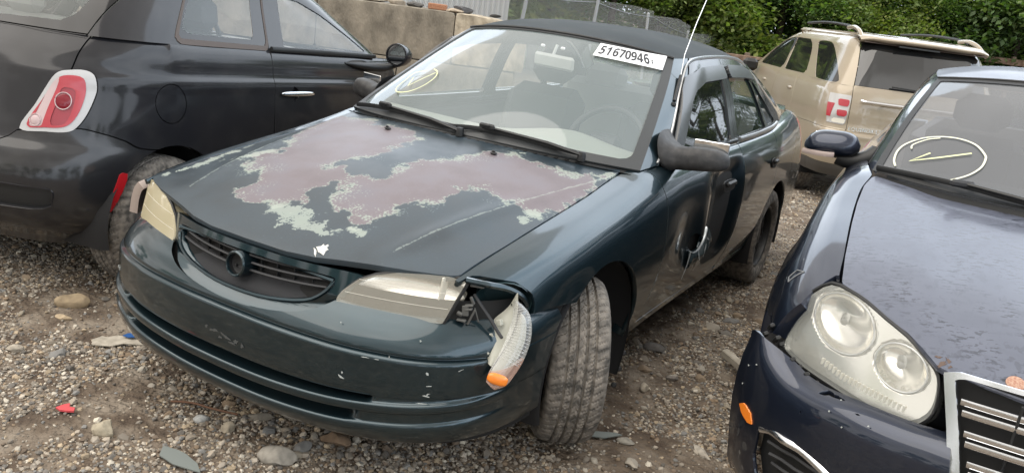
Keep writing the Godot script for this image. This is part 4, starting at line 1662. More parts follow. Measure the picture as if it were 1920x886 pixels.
func build_grille(car: Node3D) -> void:
	var o := Node3D.new()
	o.name = numbered(car, "grille")
	car.add_child(o, true)
	var sur := func(x: float, y: float) -> Vector3:
		return Vector3(x, y, .838 - .40 * x * x - .9 * pow(x, 4) - .28 * maxf(0.0, y - .60) + .036 * smoothstep(.545, .512, y - .30 * x * x))
	var outer := smooth_loop(pts(GRILLE_OUTER), 3)
	var hole := smooth_loop(pts([-.318, .638, -.31, .650, -.2, .6555, 0, .658, .2, .6555, .31, .650, .318, .638, .298, .604, .248, .573, .13, .551, 0, .545, -.13, .551, -.248, .573, -.298, .604]), 3)
	var s := clip(field(-.40, .40, 80, .50, .69, 44, sur, Vector3(0, .6, 0)), inside(2, outer))
	add("grille_surround", rim(clip(s, outside(2, hole)), .035), M.green, o)
	var lip := PackedVector3Array()
	for q in hole:
		if q.y < .645:
			lip.append(sur.call(q.x, q.y - .003) + Vector3(0, 0, .002))
	add("grille_lip", tube(lip, .0065, 6), M.green, o)
	# recessed black panel with two bars and upright ribs
	var back := pushed(clip(field(-.40, .40, 30, .53, .69, 12, sur, Vector3(0, .6, 0)), inside(2, hole, .004)), -.045)
	add("grille_backing", back, M.black, o)
	var lower := clip(field(-.40, .40, 60, .53, .69, 30, func(x: float, y: float) -> Vector3: return sur.call(x, y) - Vector3(0, 0, lerpf(.006, .036, smoothstep(.545, .60, y))), Vector3(0, .6, 0)), inside(2, hole, .002))
	lower = clip(lower, func(p: Vector3) -> float: return .597 - p.y + .30 * p.x * p.x)
	add("grille_lower_panel", rim(lower, .01), M.trim_matte, o)
	for y in [.604, .625, .645]:
		var bar := PackedVector3Array()
		for i in 17:
			var x := lerpf(-.295, .295, i / 16.0)
			bar.append(sur.call(x, y - .02 * (1.0 - x * x / .09) * .5 + .01) - Vector3(0, 0, .016))
		add("grille_bar", tube(bar, .0052, 6, .75), M.trim_dark, o)
	for i in 9:
		var x := -.24 + .06 * i
		if absf(x) > .05:
			add("grille_rib", block(Vector3(.004, .05, .012), .001, sur.call(x, .625) - Vector3(0, 0, .034)), M.trim_black, o)
	# empty badge ring
	var c: Vector3 = sur.call(0.0, .615) + Vector3(0, 0, -.012)
	var tilt := Transform3D(Basis(Vector3.RIGHT, PI / 2 - .12), c)
	add("badge_ring", move(lathe(pts([.029, .018, .031, .025, .035, .026, .039, .022, .040, .010, .041, -.03]), 40), tilt), M.green, o)
	add("badge_socket", move(lathe(pts([.0, .002, .020, .002, .0295, .006, .030, .02]), 32), tilt), M.trim_black, o)
	for q in [[-.012, .008], [.012, -.008]]:
		add("badge_peg", move(lathe(pts([0, .010, .004, .009, .005, .0]), 10), tilt * Transform3D(Basis(), Vector3(q[0], 0, q[1]))), M.trim_black, o)


# the hole the corner lamp came out of: bracket, wire, and the lamp hanging by it
func build_lamp_hole(car: Node3D) -> void:
	var o := Node3D.new()
	o.name = numbered(car, "lamp_socket")
	car.add_child(o, true)
	var bowl: Array = []
	for i in 21:
		var a := TAU * i / 20
		var c := PackedVector3Array()
		for q in [[1.0, .0], [.93, -.03], [.78, -.07], [.45, -.10], [.0, -.105]]:
			c.append(Vector3(.728 + .008 * q[0], .638, .545) + Vector3(cos(a) * .062 * q[0] + q[1] * .45, sin(a) * .060 * q[0], -cos(a) * .062 * q[0] + q[1] * .8))
		bowl.append(c)
	add("socket_bowl", weave(bowl, Vector3(.5, .6, .2)), M.green_flat, o)
	add("socket_back", block(Vector3(.15, .10, .02), .005, Vector3(.69, .63, .47), Vector3(0, .75, 0)), M.green_flat, o)
	var lip := smooth_line(PackedVector3Array([Vector3(.66, .705, .628), Vector3(.71, .700, .60), Vector3(.75, .685, .545), Vector3(.775, .655, .50), Vector3(.782, .62, .48), Vector3(.775, .60, .495)]), 4)
	add("socket_lip", tube(lip, .009, 6), M.green, o)
	for q in [[Vector3(.018, .030, .006), Vector3(.676, .622, .640), Vector3(0, .5, .1)], [Vector3(.006, .050, .008), Vector3(.690, .604, .628), Vector3(0, .3, -.35)], [Vector3(.040, .005, .016), Vector3(.685, .690, .606), Vector3(.2, .4, 0)], [Vector3(.026, .006, .014), Vector3(.670, .594, .645), Vector3(0, .3, 0)], [Vector3(.004, .045, .004), Vector3(.702, .612, .62), Vector3(.2, .3, .3)], [Vector3(.008, .024, .008), Vector3(.684, .650, .622), Vector3(.2, .3, .4)], [Vector3(.024, .005, .012), Vector3(.682, .638, .634), Vector3(.1, .4, .2)], [Vector3(.022, .005, .012), Vector3(.683, .628, .636), Vector3(.1, .4, .2)], [Vector3(.016, .010, .010), Vector3(.664, .612, .648), Vector3(.4, .2, -.3)]]:
		add("bracket", block(q[0], .0015, q[1], q[2]), M.bracket_gray, o)
	add("wire", tube(smooth_line(PackedVector3Array([Vector3(.675, .66, .60), Vector3(.70, .64, .605), Vector3(.735, .605, .60), Vector3(.765, .575, .60), Vector3(.782, .565, .605)]), 4), .005, 6), M.trim_dark, o)
	# hanging lamp: a bowed lens (pale above, amber below) on a white housing
	var lamp := Node3D.new()
	lamp.name = numbered(car, "corner_lamp")
	car.add_child(lamp, true)
	lamp.set_meta("label", "loose corner lamp hanging by its wire")
	var mid := [Vector3(.772, .653, .535), Vector3(.798, .619, .540), Vector3(.809, .575, .552), Vector3(.811, .529, .575), Vector3(.806, .485, .605), Vector3(.796, .452, .630), Vector3(.786, .434, .642)]
	var wide := [.006, .024, .033, .036, .035, .031, .018]
	var m2: Array = []
	var rows: Array = [[], [], [], [], []]
	for k in mid.size():
		var d: Vector3 = (mid[mini(k + 1, 6)] - mid[maxi(k - 1, 0)]).normalized()
		var nn := Vector3(.62, .05, .78)
		var x := d.cross(nn).normalized() * -1.0
		nn = x.cross(d).normalized()
		if nn.z < 0:
			nn = -nn
		for j in 5:
			var e: float = [-1.0, -.6, 0.0, .6, 1.0][j]
			rows[j].append(mid[k] + x * wide[k] * e + nn * .012 * (1.0 - e * e))
	var lens := net(rows, 6, 6, Vector3(.6, .53, .4))
	var is_low := func(p: Vector3) -> float: return p.y - .492 + (p.z - .6) * .35
	add("lens", rim(clip(lens, is_low), .012), M.lens_clear, lamp)
	add("amber_housing", rim(clip(lens, func(p: Vector3) -> float: return -is_low.call(p)), .012), M.lens_pink, lamp)
	add("housing", pushed(lens, -.022), M.plastic_white, lamp)
	for k in 26:
		var f := lerpf(.06, .62, k / 25.0)
		var rib := PackedVector3Array()
		var near := PackedVector3Array()
		for i in lens.p.size():
			if absf(lens.w[i].x - f) < .016 and lens.w[i].y > .06 and lens.w[i].y < .94:
				near.append(lens.p[i] + lens.n[i] * .001)
		for i in range(0, near.size(), 2):
			rib.append(near[i])
		if rib.size() > 2 and (rib[0] - rib[rib.size() - 1]).length() < .09:
			var tidyr := PackedVector3Array()
			var y0 := rib[0]
			for q in rib:
				if tidyr.is_empty() or (q - tidyr[tidyr.size() - 1]).length() < .02:
					tidyr.append(q)
			if tidyr.size() > 2:
				add("lens_rib", tube(tidyr, .0009, 4), M.lens_clear, lamp)
	var ac := Vector3(.804, .459, .640)
	add("amber_lens", move(loft_bump(.016, .030, .010), frame(ac, Vector3(.62, .12, .78), Vector3(.80, -.28, -.60))), M.amber, lamp)
	var up := Transform3D(Basis(), Vector3(-.022, .030, -.012))
	add("white_shell", move(shaded(net([[Vector3(.797, .650, .548), Vector3(.775, .60, .55), Vector3(.745, .555, .575), Vector3(.748, .50, .60), Vector3(.775, .455, .63)], [Vector3(.798, .648, .55), Vector3(.79, .60, .555), Vector3(.78, .555, .58), Vector3(.78, .50, .61), Vector3(.79, .455, .64)], [Vector3(.80, .65, .55), Vector3(.808, .60, .553), Vector3(.812, .55, .568), Vector3(.806, .50, .598), Vector3(.795, .45, .635)]], 5, 4, Vector3(.8, .5, .4)), 50.0), up), M.plastic_white, lamp)
	for q in [[Vector3(.04, .020, .005), Vector3(.752, .515, .608), Vector3(.1, .4, .5)], [Vector3(.026, .008, .006), Vector3(.764, .484, .630), Vector3(.1, .4, -.4)], [Vector3(.016, .018, .016), Vector3(.778, .566, .594), Vector3(0, 0, .4)]]:
		add("mounting_tab", move(block(q[0], .002, q[1], q[2]), up), M.plastic_white, lamp)


func loft_bump(a: float, b: float, h: float) -> Sheet:
	var rings: Array = []
	for q in [[1.0, 0.0], [.96, .4], [.8, .75], [.5, .95], [.05, 1.0]]:
		var r := PackedVector3Array()
		for i in 24:
			var t := TAU * i / 24
			r.append(Vector3(signf(cos(t)) * pow(absf(cos(t)), .7) * b * q[0], signf(sin(t)) * pow(absf(sin(t)), .7) * a * q[0], h * q[1]))
		rings.append(r)
	return loft(rings, true, true, 50.0)


func sedan_inside(car: Node3D) -> void:
	# dashboard: a long pad under the glass with a hooded binnacle
	var rows: Array = []
	for q in [[-.30, .895], [-.42, .918], [-.56, .925], [-.68, .90], [-.74, .82], [-.72, .60]]:
		var r: Array = []
		for e in [-1.0, -.8, -.5, 0.0, .5, .8, 1.0]:
			var bump: float = .055 * exp(-pow((e * .66 - .34) / .19, 2.0)) * smoothstep(-.40, -.62, q[0]) if q[0] > -.75 else 0.0
			r.append(Vector3(e * .66, q[1] + bump, q[0] - .20 * pow(absf(e), 2.4) * smoothstep(-.74, -.30, q[0])))
		rows.append(r)
	add("dashboard", net(rows, 5, 4, Vector3(0, .6, -.5)), M.dash, car)
	steering_wheel(car, Vector3(.36, .885, -.90), -.45)
	seat(car, Vector3(.36, .33, -1.28), M.seat, .28)
	seat(car, Vector3(-.36, .33, -1.30), M.seat, .30)
	var bench := Node3D.new()
	bench.name = numbered(car, "rear_bench")
	car.add_child(bench, true)
	add("bench_cushion", block(Vector3(1.25, .18, .5), .06, Vector3(0, .48, -2.05)), M.seat, bench)
	add("bench_back", block(Vector3(1.25, .58, .16), .06, Vector3(0, .76, -2.36), Vector3(-.3, 0, 0)), M.seat_pale, bench)
	for s in [-1, 1]:
		add("headrest", block(Vector3(.28, .17, .11), .05, Vector3(.33 * s, 1.055, -2.40), Vector3(-.2, 0, 0)), M.seat_pale, bench)
	add("parcel_shelf", block(Vector3(1.2, .02, .42), .005, Vector3(0, .985, -2.68)), M.seat_pale, car)
	var rm := add("inside_mirror", block(Vector3(.215, .062, .022), .014, Vector3(.07, 1.215, -.87), Vector3(.1, -.12, -.02)), M.trim_pale, car)
	add("mirror_stem", tube(PackedVector3Array([Vector3(.06, 1.235, -.87), Vector3(.06, 1.285, -.90)]), .008, 6), M.trim_pale, rm)
	for s in [-1, 1]:
		add("visor_clip", block(Vector3(.02, .012, .012), .003, Vector3(.06 + .05 * s, 1.277, -.86)), M.paper, rm)
	add("headliner", pushed(sedan_roof(), -.025), M.headliner, car)

# ---------------------------------------------------------------- the black hatchback on the left, seen from its tail

const HATCH_LEVELS := [[.20, .70, -.40, 2.86], [.24, .735, -.44, 2.88], [.30, .785, -.51, 2.94], [.42, .815, -.565, 2.98], [.55, .820, -.565, 2.99], [.62, .818, -.545, 2.97], [.66, .816, -.525, 2.94], [.76, .812, -.50, 2.90], [.87, .803, -.475, 2.80], [.935, .797, -.462, 2.74], [.958, .786, -.455, 2.70], [1.02, .776, -.43, 2.55], [1.075, .757, -.398, 2.35], [1.092, .745, -.388, 2.2]]
const HATCH_STATIONS := [[0.0, 0, 0.0], [.3, 0, .008], [.55, 0, .035], [.74, 0, .09], [.87, 0, .18], [.95, 0, .30], [.985, 0, .42], [1.0, 1, .05], [1.0, 1, .35], [1.0, 1, .76], [.998, 1, 1.3], [.975, 1, 1.9], [.93, 1, 2.2], [.80, 2, .25], [.45, 2, .05], [0.0, 2, 0.0]]
const HATCH_CABIN := [[1.092, .745, -.388, 2.12], [1.18, .70, -.33, 1.95], [1.29, .645, -.23, 1.72], [1.40, .59, -.12, 1.49], [1.47, .52, -.02, 1.30], [1.495, .40, .08, 1.17]]
const HATCH_CABIN_STATIONS := [[0.0, 0, 0.0], [.4, 0, .012], [.7, 0, .06], [.88, 0, .16], [.97, 0, .30], [1.0, 0, .45], [1.0, 1, .45], [1.0, 1, .78], [1.0, 1, 1.0], [.985, 2, .45], [.96, 2, .16], [.90, 2, .06], [.5, 2, .0], [0.0, 2, -.02]]


func hatch_body() -> Sheet:
	return net(shell(HATCH_LEVELS, HATCH_STATIONS), 6, 5, Vector3(0, .6, 1.2))


func hatch_cabin() -> Sheet:
	return net(shell(HATCH_CABIN, HATCH_CABIN_STATIONS), 6, 6, Vector3(0, 1.0, .9))


func build_hatchback() -> void:
	var car := thing("black_hatchback", "small black hatchback seen from its tail, with a red and white rear lamp", "car", Vector3(-2.09, -.01, .24))
	car.rotation_order = EULER_ORDER_YXZ
	car.rotation_degrees = Vector3(3.2, 190.22, 0)
	var body := hatch_body()
	var cab := hatch_cabin()
	var paint: Material = M.black_paint
	var arch_r := off_circle(0, Vector2(.015, .325), .333)
	var arch_f := off_circle(0, Vector2(2.30, .325), .333)
	var bump_top := [[0.0, .640], [.40, .642], [.44, .655], [.48, .692], [.53, .697], [.60, .704], [.677, .724], [.742, .705], [.78, .678], [.80, .660], [.83, .64]]
	var lamp := smooth_loop(pts([.614, .951, .647, .956, .674, .946, .690, .922, .697, .873, .690, .786, .672, .728, .645, .704, .578, .698, .484, .697, .524, .798, .556, .893, .580, .938]), 3)
	var recess := smooth_loop(pts([-.3, .475, .40, .478, .60, .477, .64, .472, .648, .453, .640, .418, .61, .388, .44, .379, -.3, .377]), 2)
	# flare the lips of the arches
	for i in body.p.size():
		var q := body.p[i]
		for c in [Vector2(.015, .325), Vector2(2.30, .325)]:
			var d: float = Vector2(q.z, q.y).distance_to(c)
			if q.y > .2 and absf(q.x) > .55:
				body.p[i].x += .016 * smoothstep(.43, .37, d)
	var fine_rows: Array = []
	for row in shell(HATCH_LEVELS, HATCH_STATIONS):
		fine_rows.append(row.slice(0, 9))
	var fine_tail := net(fine_rows, 12, 10, Vector3(0, .6, 1.2))
	for sgn in [-1, 1]:
		var is_tail := func(p: Vector3) -> float: return .05 - p.z
		var bum := clip(clip(clip(body, func(p: Vector3) -> float: return table(bump_top, p.x) - .0025 - p.y), is_tail), arch_r)
		var rec := clip(bum, inside(2, recess))
		bum = clip(bum, outside(2, recess, .0))
		var bo := add("rear_bumper", rim(one_side(bum, sgn), .02), M.black_paint_dusty, car)
		add("bumper_recess", one_side(pushed(rec, -.018), sgn), M.trim_black, bo)
		add("recess_edge", one_side(tube(ring_on(body, recess, 2), .004, 5), sgn), M.black_paint, bo)
		var over := clip(clip(body, func(p: Vector3) -> float: return maxf(p.y - table(bump_top, p.x) - .0025, p.z - .05)), arch_r)
		var gate := clip(clip(clip(over, is_tail), func(p: Vector3) -> float: return .611 + (1.0 - p.y) * -.0 - p.x), outside(2, lamp, .002))
		add("tailgate", rim(one_side(gate, sgn), .015), paint, car)
		var qp := clip(clip(clip(over, func(p: Vector3) -> float: return maxf(p.x - .616, p.z)), func(p: Vector3) -> float: return .764 - p.z), off_circle(0, Vector2(.015, .838), .0875))
		qp = clip(qp, func(p: Vector3) -> float: return maxf(sd_poly(Vector2(p.x, p.y), lamp) - .002, p.z + .2))
		var qo := add("quarter_panel", one_side(qp, sgn), paint, car)
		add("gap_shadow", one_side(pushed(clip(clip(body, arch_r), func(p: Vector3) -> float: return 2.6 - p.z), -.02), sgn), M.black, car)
		if sgn < 0:
			var flap := add("fuel_flap", rim(one_side(clip(clip(body, in_circle(0, Vector2(.015, .838), .0835)), func(p: Vector3) -> float: return p.x - .3), sgn), .01), paint, qo)
			add("flap_pull", one_side(move(loft_bump(.008, .012, .006), frame(Vector3(.786, .838, -.062), Vector3(.95, 0, -.3), Vector3(0, 0, 1))), sgn), M.black, flap)
		# tail lamp: white surround, red lens, clear reversing strip, round pieces
		var lens := clip(fine_tail, inside(2, lamp, -.001))
		var red := smooth_loop(pts([.600, .925, .640, .930, .660, .920, .668, .895, .672, .85, .668, .79, .655, .745, .63, .722, .58, .715, .510, .714, .548, .82, .572, .895]), 3)
		var clear := smooth_loop(pts([.572, .905, .590, .915, .585, .86, .575, .80, .568, .74, .562, .718, .518, .716, .535, .76, .552, .83]), 3)
		var lo := add("tail_lamp", rim(one_side(pushed(clip(lens, outside(2, red)), .004), sgn), .02), M.lamp_white, car)
		var inner := smooth_loop(pts([.602, .872, .622, .880, .645, .868, .648, .80, .640, .745, .618, .728, .592, .732, .596, .80]), 2)
		var redp := clip(clip(lens, inside(2, red)), outside(2, clear))
		add("red_lens", one_side(pushed(clip(redp, outside(2, inner)), .006), sgn), M.lamp_red, lo)
		add("inner_red_lens", one_side(pushed(clip(redp, inside(2, inner)), .003), sgn), M.lamp_mid, lo)
		add("clear_lens", one_side(pushed(clip(clip(lens, inside(2, red)), inside(2, clear)), .005), sgn), M.lamp_clear, lo)
		for q in [[.617, .825, .030, M.lamp_deep], [.546, .738, .021, M.lamp_clear]]:
			var at := on_sheet(lens, Vector2(q[0], q[1]), 2)
			var c := PackedVector3Array()
			var f := frame(at[0], at[1], Vector3(1, 0, 0))
			for i in 25:
				c.append(f * Vector3(cos(TAU * i / 24) * q[2], sin(TAU * i / 24) * q[2] * 1.15, .007))
			add("lens_ring", one_side(tube(c, .0022, 5), sgn), M.lamp_clear, lo)
			add("bulb_lens", one_side(move(lathe(pts([0, .010, q[2] * .7, .009, q[2] * .97, .006, q[2], .0]), 20), f * Transform3D(Basis(Vector3.RIGHT, PI / 2), Vector3.ZERO)), sgn), q[3], lo)
		# door and its window trim
		var sill_y := .30
		var door := clip(clip(body, inside(0, smooth_loop(pts([.769, 1.12, .769, .9, .772, .7, .80, .5, .87, .36, 1.0, sill_y, 1.9, sill_y, 1.98, .5, 2.02, .8, 2.06, 1.12]), 1))), arch_f)
		var dh := in_circle(0, Vector2(.965, .878), .048)
		var dr := add("door", rim(one_side(clip(door, off_circle(0, Vector2(.965, .878), .048)), sgn), .015), paint, car)
		add("handle_cup", one_side(pushed(clip(clip(body, dh), func(p: Vector3) -> float: return p.x - .3), -.014), sgn), M.black_paint, dr)
		add("door_handle", one_side(move(loft_bump(.014, .155, .012), frame(Vector3(.813, .880, .967), Vector3(1, .12, 0), Vector3(0, 0, 1))), sgn), M.chrome, dr)
		var sill := clip(clip(clip(body, func(p: Vector3) -> float: return .296 - p.y), arch_r), arch_f)
		add("sill", one_side(clip(sill, func(p: Vector3) -> float: return p.z - .0), sgn), M.black_paint_dusty, car)
		var fen := clip(clip(body, func(p: Vector3) -> float: return p.z - 2.03 - (p.y - .8) * .1), arch_f)
		add("front_fender", one_side(fen, sgn), paint, car)
		# cabin
		var q_out := pts([.085, 1.112, .098, 1.097, .13, 1.092, .767, 1.090, .86, 1.40, .40, 1.42, .30, 1.385, .225, 1.285, .125, 1.165])
		var q_in := pts([.152, 1.160, .160, 1.146, .175, 1.142, .665, 1.140, .74, 1.352, .42, 1.370, .33, 1.340, .25, 1.275])
		var d_out := pts([.875, 1.094, .975, 1.41, 1.20, 1.40, 1.45, 1.335, 1.70, 1.23, 1.98, 1.10])
		var d_in := pts([.912, 1.118, .990, 1.375, 1.19, 1.368, 1.42, 1.305, 1.66, 1.205, 1.82, 1.128])
		var gate_side := func(p: Vector3) -> float: return .608 - .10 * maxf(0.0, p.y - 1.1) - p.x
		var rear_win := clip(clip(cab, is_tail), gate_side)
		rear_win = clip(rear_win, func(p: Vector3) -> float: return minf(p.y - 1.099, 1.43 - p.y))
		var pane_shape := smooth_loop(pts([-.3, 1.135, .43, 1.135, .50, 1.142, .532, 1.17, .530, 1.24, .505, 1.34, .45, 1.385, -.3, 1.39]), 3)
		var rwo := add("rear_window", one_side(pushed(clip(rear_win, inside(2, pane_shape)), -.001), sgn), M.glass, car)
		add("window_border", rim(one_side(clip(rear_win, outside(2, pane_shape)), sgn), .012), M.frit_gloss, rwo)
		var lowgate := clip(clip(clip(cab, is_tail), gate_side), func(p: Vector3) -> float: return 1.094 - p.y)
		if not lowgate.t.is_empty():
			add("tailgate_edge", one_side(lowgate, sgn), paint, car)
		var rest := clip(clip(cab, func(p: Vector3) -> float: return maxf(-gate_side.call(p) - .005, p.z)), func(p: Vector3) -> float: return 1.455 - p.y)
		var pil := clip(clip(clip(rest, outside(0, q_out)), func(p: Vector3) -> float: return .766 + (p.y - 1.09) * .30 - p.z), func(p: Vector3) -> float: return maxf(p.y - 1.0, 0.0) + .001)
		add("rear_pillar", one_side(pil, sgn), paint, car)
		add("window_trim", rim(one_side(pushed(clip(clip(cab, inside(0, q_out, -.001)), outside(0, pts([.115, 1.125, .13, 1.118, .76, 1.114, .84, 1.38, .41, 1.398, .315, 1.362, .235, 1.28, .145, 1.165]))), .003), sgn), .01), M.trim_brown, car)
		var qg := clip(cab, inside(0, pts([.115, 1.125, .13, 1.118, .76, 1.114, .84, 1.38, .41, 1.398, .315, 1.362, .235, 1.28, .145, 1.165])))
		add("quarter_window_border", one_side(clip(qg, outside(0, q_in)), sgn), M.frit_gloss, car)
		add("quarter_window", one_side(pushed(clip(qg, inside(0, q_in)), -.001), sgn), M.glass, car)
		var dfr := clip(clip(cab, func(p: Vector3) -> float: return p.z - .771 - (p.y - 1.09) * .30), outside(0, d_in))
		dfr = clip(clip(dfr, func(p: Vector3) -> float: return 1.455 - p.y), func(p: Vector3) -> float: return 2.035 - (p.y - 1.09) * 1.75 - p.z)
		add("door_frame", rim(one_side(dfr, sgn), .012), M.frame_gloss, car)
		add("door_window", one_side(pushed(clip(cab, inside(0, d_in)), -.004), sgn), M.glass, car)
		add("window_sill_trim", one_side(tube(PackedVector3Array([Vector3(.752, 1.104, .775), Vector3(.752, 1.106, 1.3), Vector3(.738, 1.104, 1.90)]), .011, 6, 1.3), sgn), M.trim_black, car)
		var apil := clip(clip(cab, func(p: Vector3) -> float: return p.z - 2.04 + (p.y - 1.09) * 1.75), func(p: Vector3) -> float: return p.x - lerpf(.66, .50, clampf((p.y - 1.09) / .36, 0.0, 1.0)))
		add("windshield_pillar", rim(one_side(clip(apil, func(p: Vector3) -> float: return 1.455 - p.y), sgn), .02), paint, car)
		var wsh := clip(clip(cab, func(p: Vector3) -> float: return lerpf(.655, .495, clampf((p.y - 1.09) / .36, 0.0, 1.0)) - p.x), func(p: Vector3) -> float: return p.z - .9)
		add("windshield", one_side(clip(wsh, func(p: Vector3) -> float: return 1.44 - p.y), sgn), M.glass, car)
		var top := clip(cab, func(p: Vector3) -> float: return p.y - 1.46)
		add("roof_edge", one_side(top, sgn), paint, car)
		# mirror
		var mo := add("side_mirror", one_side(join([move(hatch_mirror(), Transform3D(Basis(Vector3.UP, .1), Vector3(.885, 1.135, 1.98)))]), sgn), paint, car)
		add("mirror_glass", one_side(move(lathe(pts([0, .002, .066, .001, .070, -.006]), 28), Transform3D(Basis(Vector3.UP, .12) * Basis(Vector3.RIGHT, -PI / 2) * Basis.from_scale(Vector3(1.0, 1, .92)), Vector3(.882, 1.137, 1.921))), sgn), M.mirror, mo)
		add("mirror_arm", one_side(tube(smooth_line(PackedVector3Array([Vector3(.76, 1.055, 1.50), Vector3(.79, 1.045, 1.72), Vector3(.82, 1.05, 1.90), Vector3(.87, 1.085, 1.99)]), 4), [.006, .014, .022, .026, .03, .034, .036, .036, .034, .03, .028, .028, .03], 10, .8), sgn), M.trim_black, mo)
		add("door_lining", one_side(pushed(clip(body, inside(0, pts([.3, .35, .3, 1.085, 2.0, 1.085, 2.0, .35]))), -.05), sgn), M.trim_dark, car)
		# red side marker by the arch
		var mk := clip(pushed(body, .004), inside(0, pts([-.312, .376, -.258, .552, -.230, .546, -.288, .374]), .004))
		add("side_marker", rim(one_side(clip(mk, func(p: Vector3) -> float: return p.x - .3), sgn), .01), M.marker_red, car)
		# inner arch
		var house: Array = []
		for i in 17:
			var a := lerpf(-.3, PI + .3, i / 16.0)
			var c := PackedVector3Array()
			for q in [[.80, .333], [.76, .35], [.52, .35], [.50, .1]]:
				c.append(Vector3(q[0] * sgn, .325 + sin(a) * q[1], .015 + cos(a) * q[1]))
			house.append(c)
		add("wheel_house", weave(house, Vector3(0, .3, 9)), M.liner, car)
	# roof top, floor, cabin contents
	add("roof", block(Vector3(.86, .03, 1.15), .014, Vector3(0, 1.495, .64)), paint, car)
	add("headliner", block(Vector3(.95, .02, 1.2), .008, Vector3(0, 1.44, .70)), M.headliner, car)
	add("floor_pan", block(Vector3(1.3, .05, 2.6), .02, Vector3(0, .24, 1.1)), M.black, car)
	seat(car, Vector3(.34, .42, 1.05), M.seat_pale, .2)
	seat(car, Vector3(-.34, .42, 1.05), M.seat, .2)
	add("rear_seat_back", block(Vector3(1.1, .55, .12), .05, Vector3(0, .85, .25), Vector3(-.15, 0, 0)), M.seat_pale, car)
	for s in [-1, 1]:
		add("rear_headrest", block(Vector3(.24, .15, .09), .04, Vector3(.27 * s, 1.19, .20)), M.seat_pale, car)
	steering_wheel(car, Vector3(.34, 1.09, 1.50), -.35)
	var dash: Array = []
	for q in [[1.58, .80], [1.60, .98], [1.66, 1.05], [1.80, 1.075], [2.02, 1.07]]:
		dash.append([Vector3(-.70, q[1] - .02, q[0]), Vector3(-.35, q[1], q[0] - .01), Vector3(0, q[1] + .005, q[0] - .02), Vector3(.35, q[1] + .01, q[0] - .02), Vector3(.70, q[1] - .02, q[0])])
	var d := add("dashboard", net(dash, 4, 4, Vector3(0, .7, 1.9)), M.trim_grey, car)
	for x in [-.62, -.06, .08]:
		var v := add("air_vent", block(Vector3(.11, .055, .03), .012, Vector3(x, 1.0, 1.585), Vector3(-.2, 0, 0)), M.black, d)
		for i in 3:
			add("vent_slat", block(Vector3(.09, .005, .01), .001, Vector3(x, .985 + .015 * i, 1.568)), M.trim_grey, v)
	add("radio", block(Vector3(.17, .09, .02), .006, Vector3(.01, .90, 1.575)), M.trim_dark, d)
	# a dark round wiper root on the rear window
	add("rear_wiper", join([block(Vector3(.07, .05, .05), .012, Vector3(-.16, 1.13, -.37), Vector3(-.5, 0, 0))]), M.trim_black, car)
	var tr := tyre(.30, .185, .195, 300, 60, 56)
	wheel(car, Vector3(-.725, .30, .015), 0, -1, .30, .185, .195, tr, "alloy")
	var pl := tyre(.30, .185, .195, 120, 0, 24)
	wheel(car, Vector3(.725, .30, .015), 0, 1, .30, .185, .195, pl, "alloy")
	wheel(car, Vector3(-.72, .30, 2.30), 0, -1, .30, .185, .195, pl, "alloy")
	wheel(car, Vector3(.72, .30, 2.30), 0, 1, .30, .185, .195, pl, "alloy")


func hatch_mirror() -> Sheet:
	return move(lathe(pts([.0, .075, .03, .07, .058, .045, .075, .0, .082, -.045, .080, -.06, .071, -.062, .069, -.05]), 28, 50.0), Transform3D(Basis(Vector3.RIGHT, PI / 2) * Basis.from_scale(Vector3(1.0, 1.0, .92)), Vector3.ZERO))


# the nearest point of a sheet to a flat position, and its normal
func on_sheet(s: Sheet, q: Vector2, axis: int) -> Array:
	var best := 1e9
	var res := [Vector3.ZERO, Vector3.UP]
	for i in s.p.size():
		var d := flat(s.p[i], axis).distance_squared_to(q)
		if d < best:
			best = d
			res = [s.p[i], s.n[i]]
	return res


# an outline laid onto a sheet
func ring_on(s: Sheet, v: PackedVector2Array, axis: int) -> PackedVector3Array:
	var r := PackedVector3Array()
	for q in v:
		if axis == 2 and q.x < 0:
			continue
		var at := on_sheet(s, q, axis)
		var p: Vector3 = at[0]
		if axis == 2:
			p.x = q.x
			p.y = q.y
		r.append(p)
	return r

# ---------------------------------------------------------------- the tan SUV behind, seen from its tail

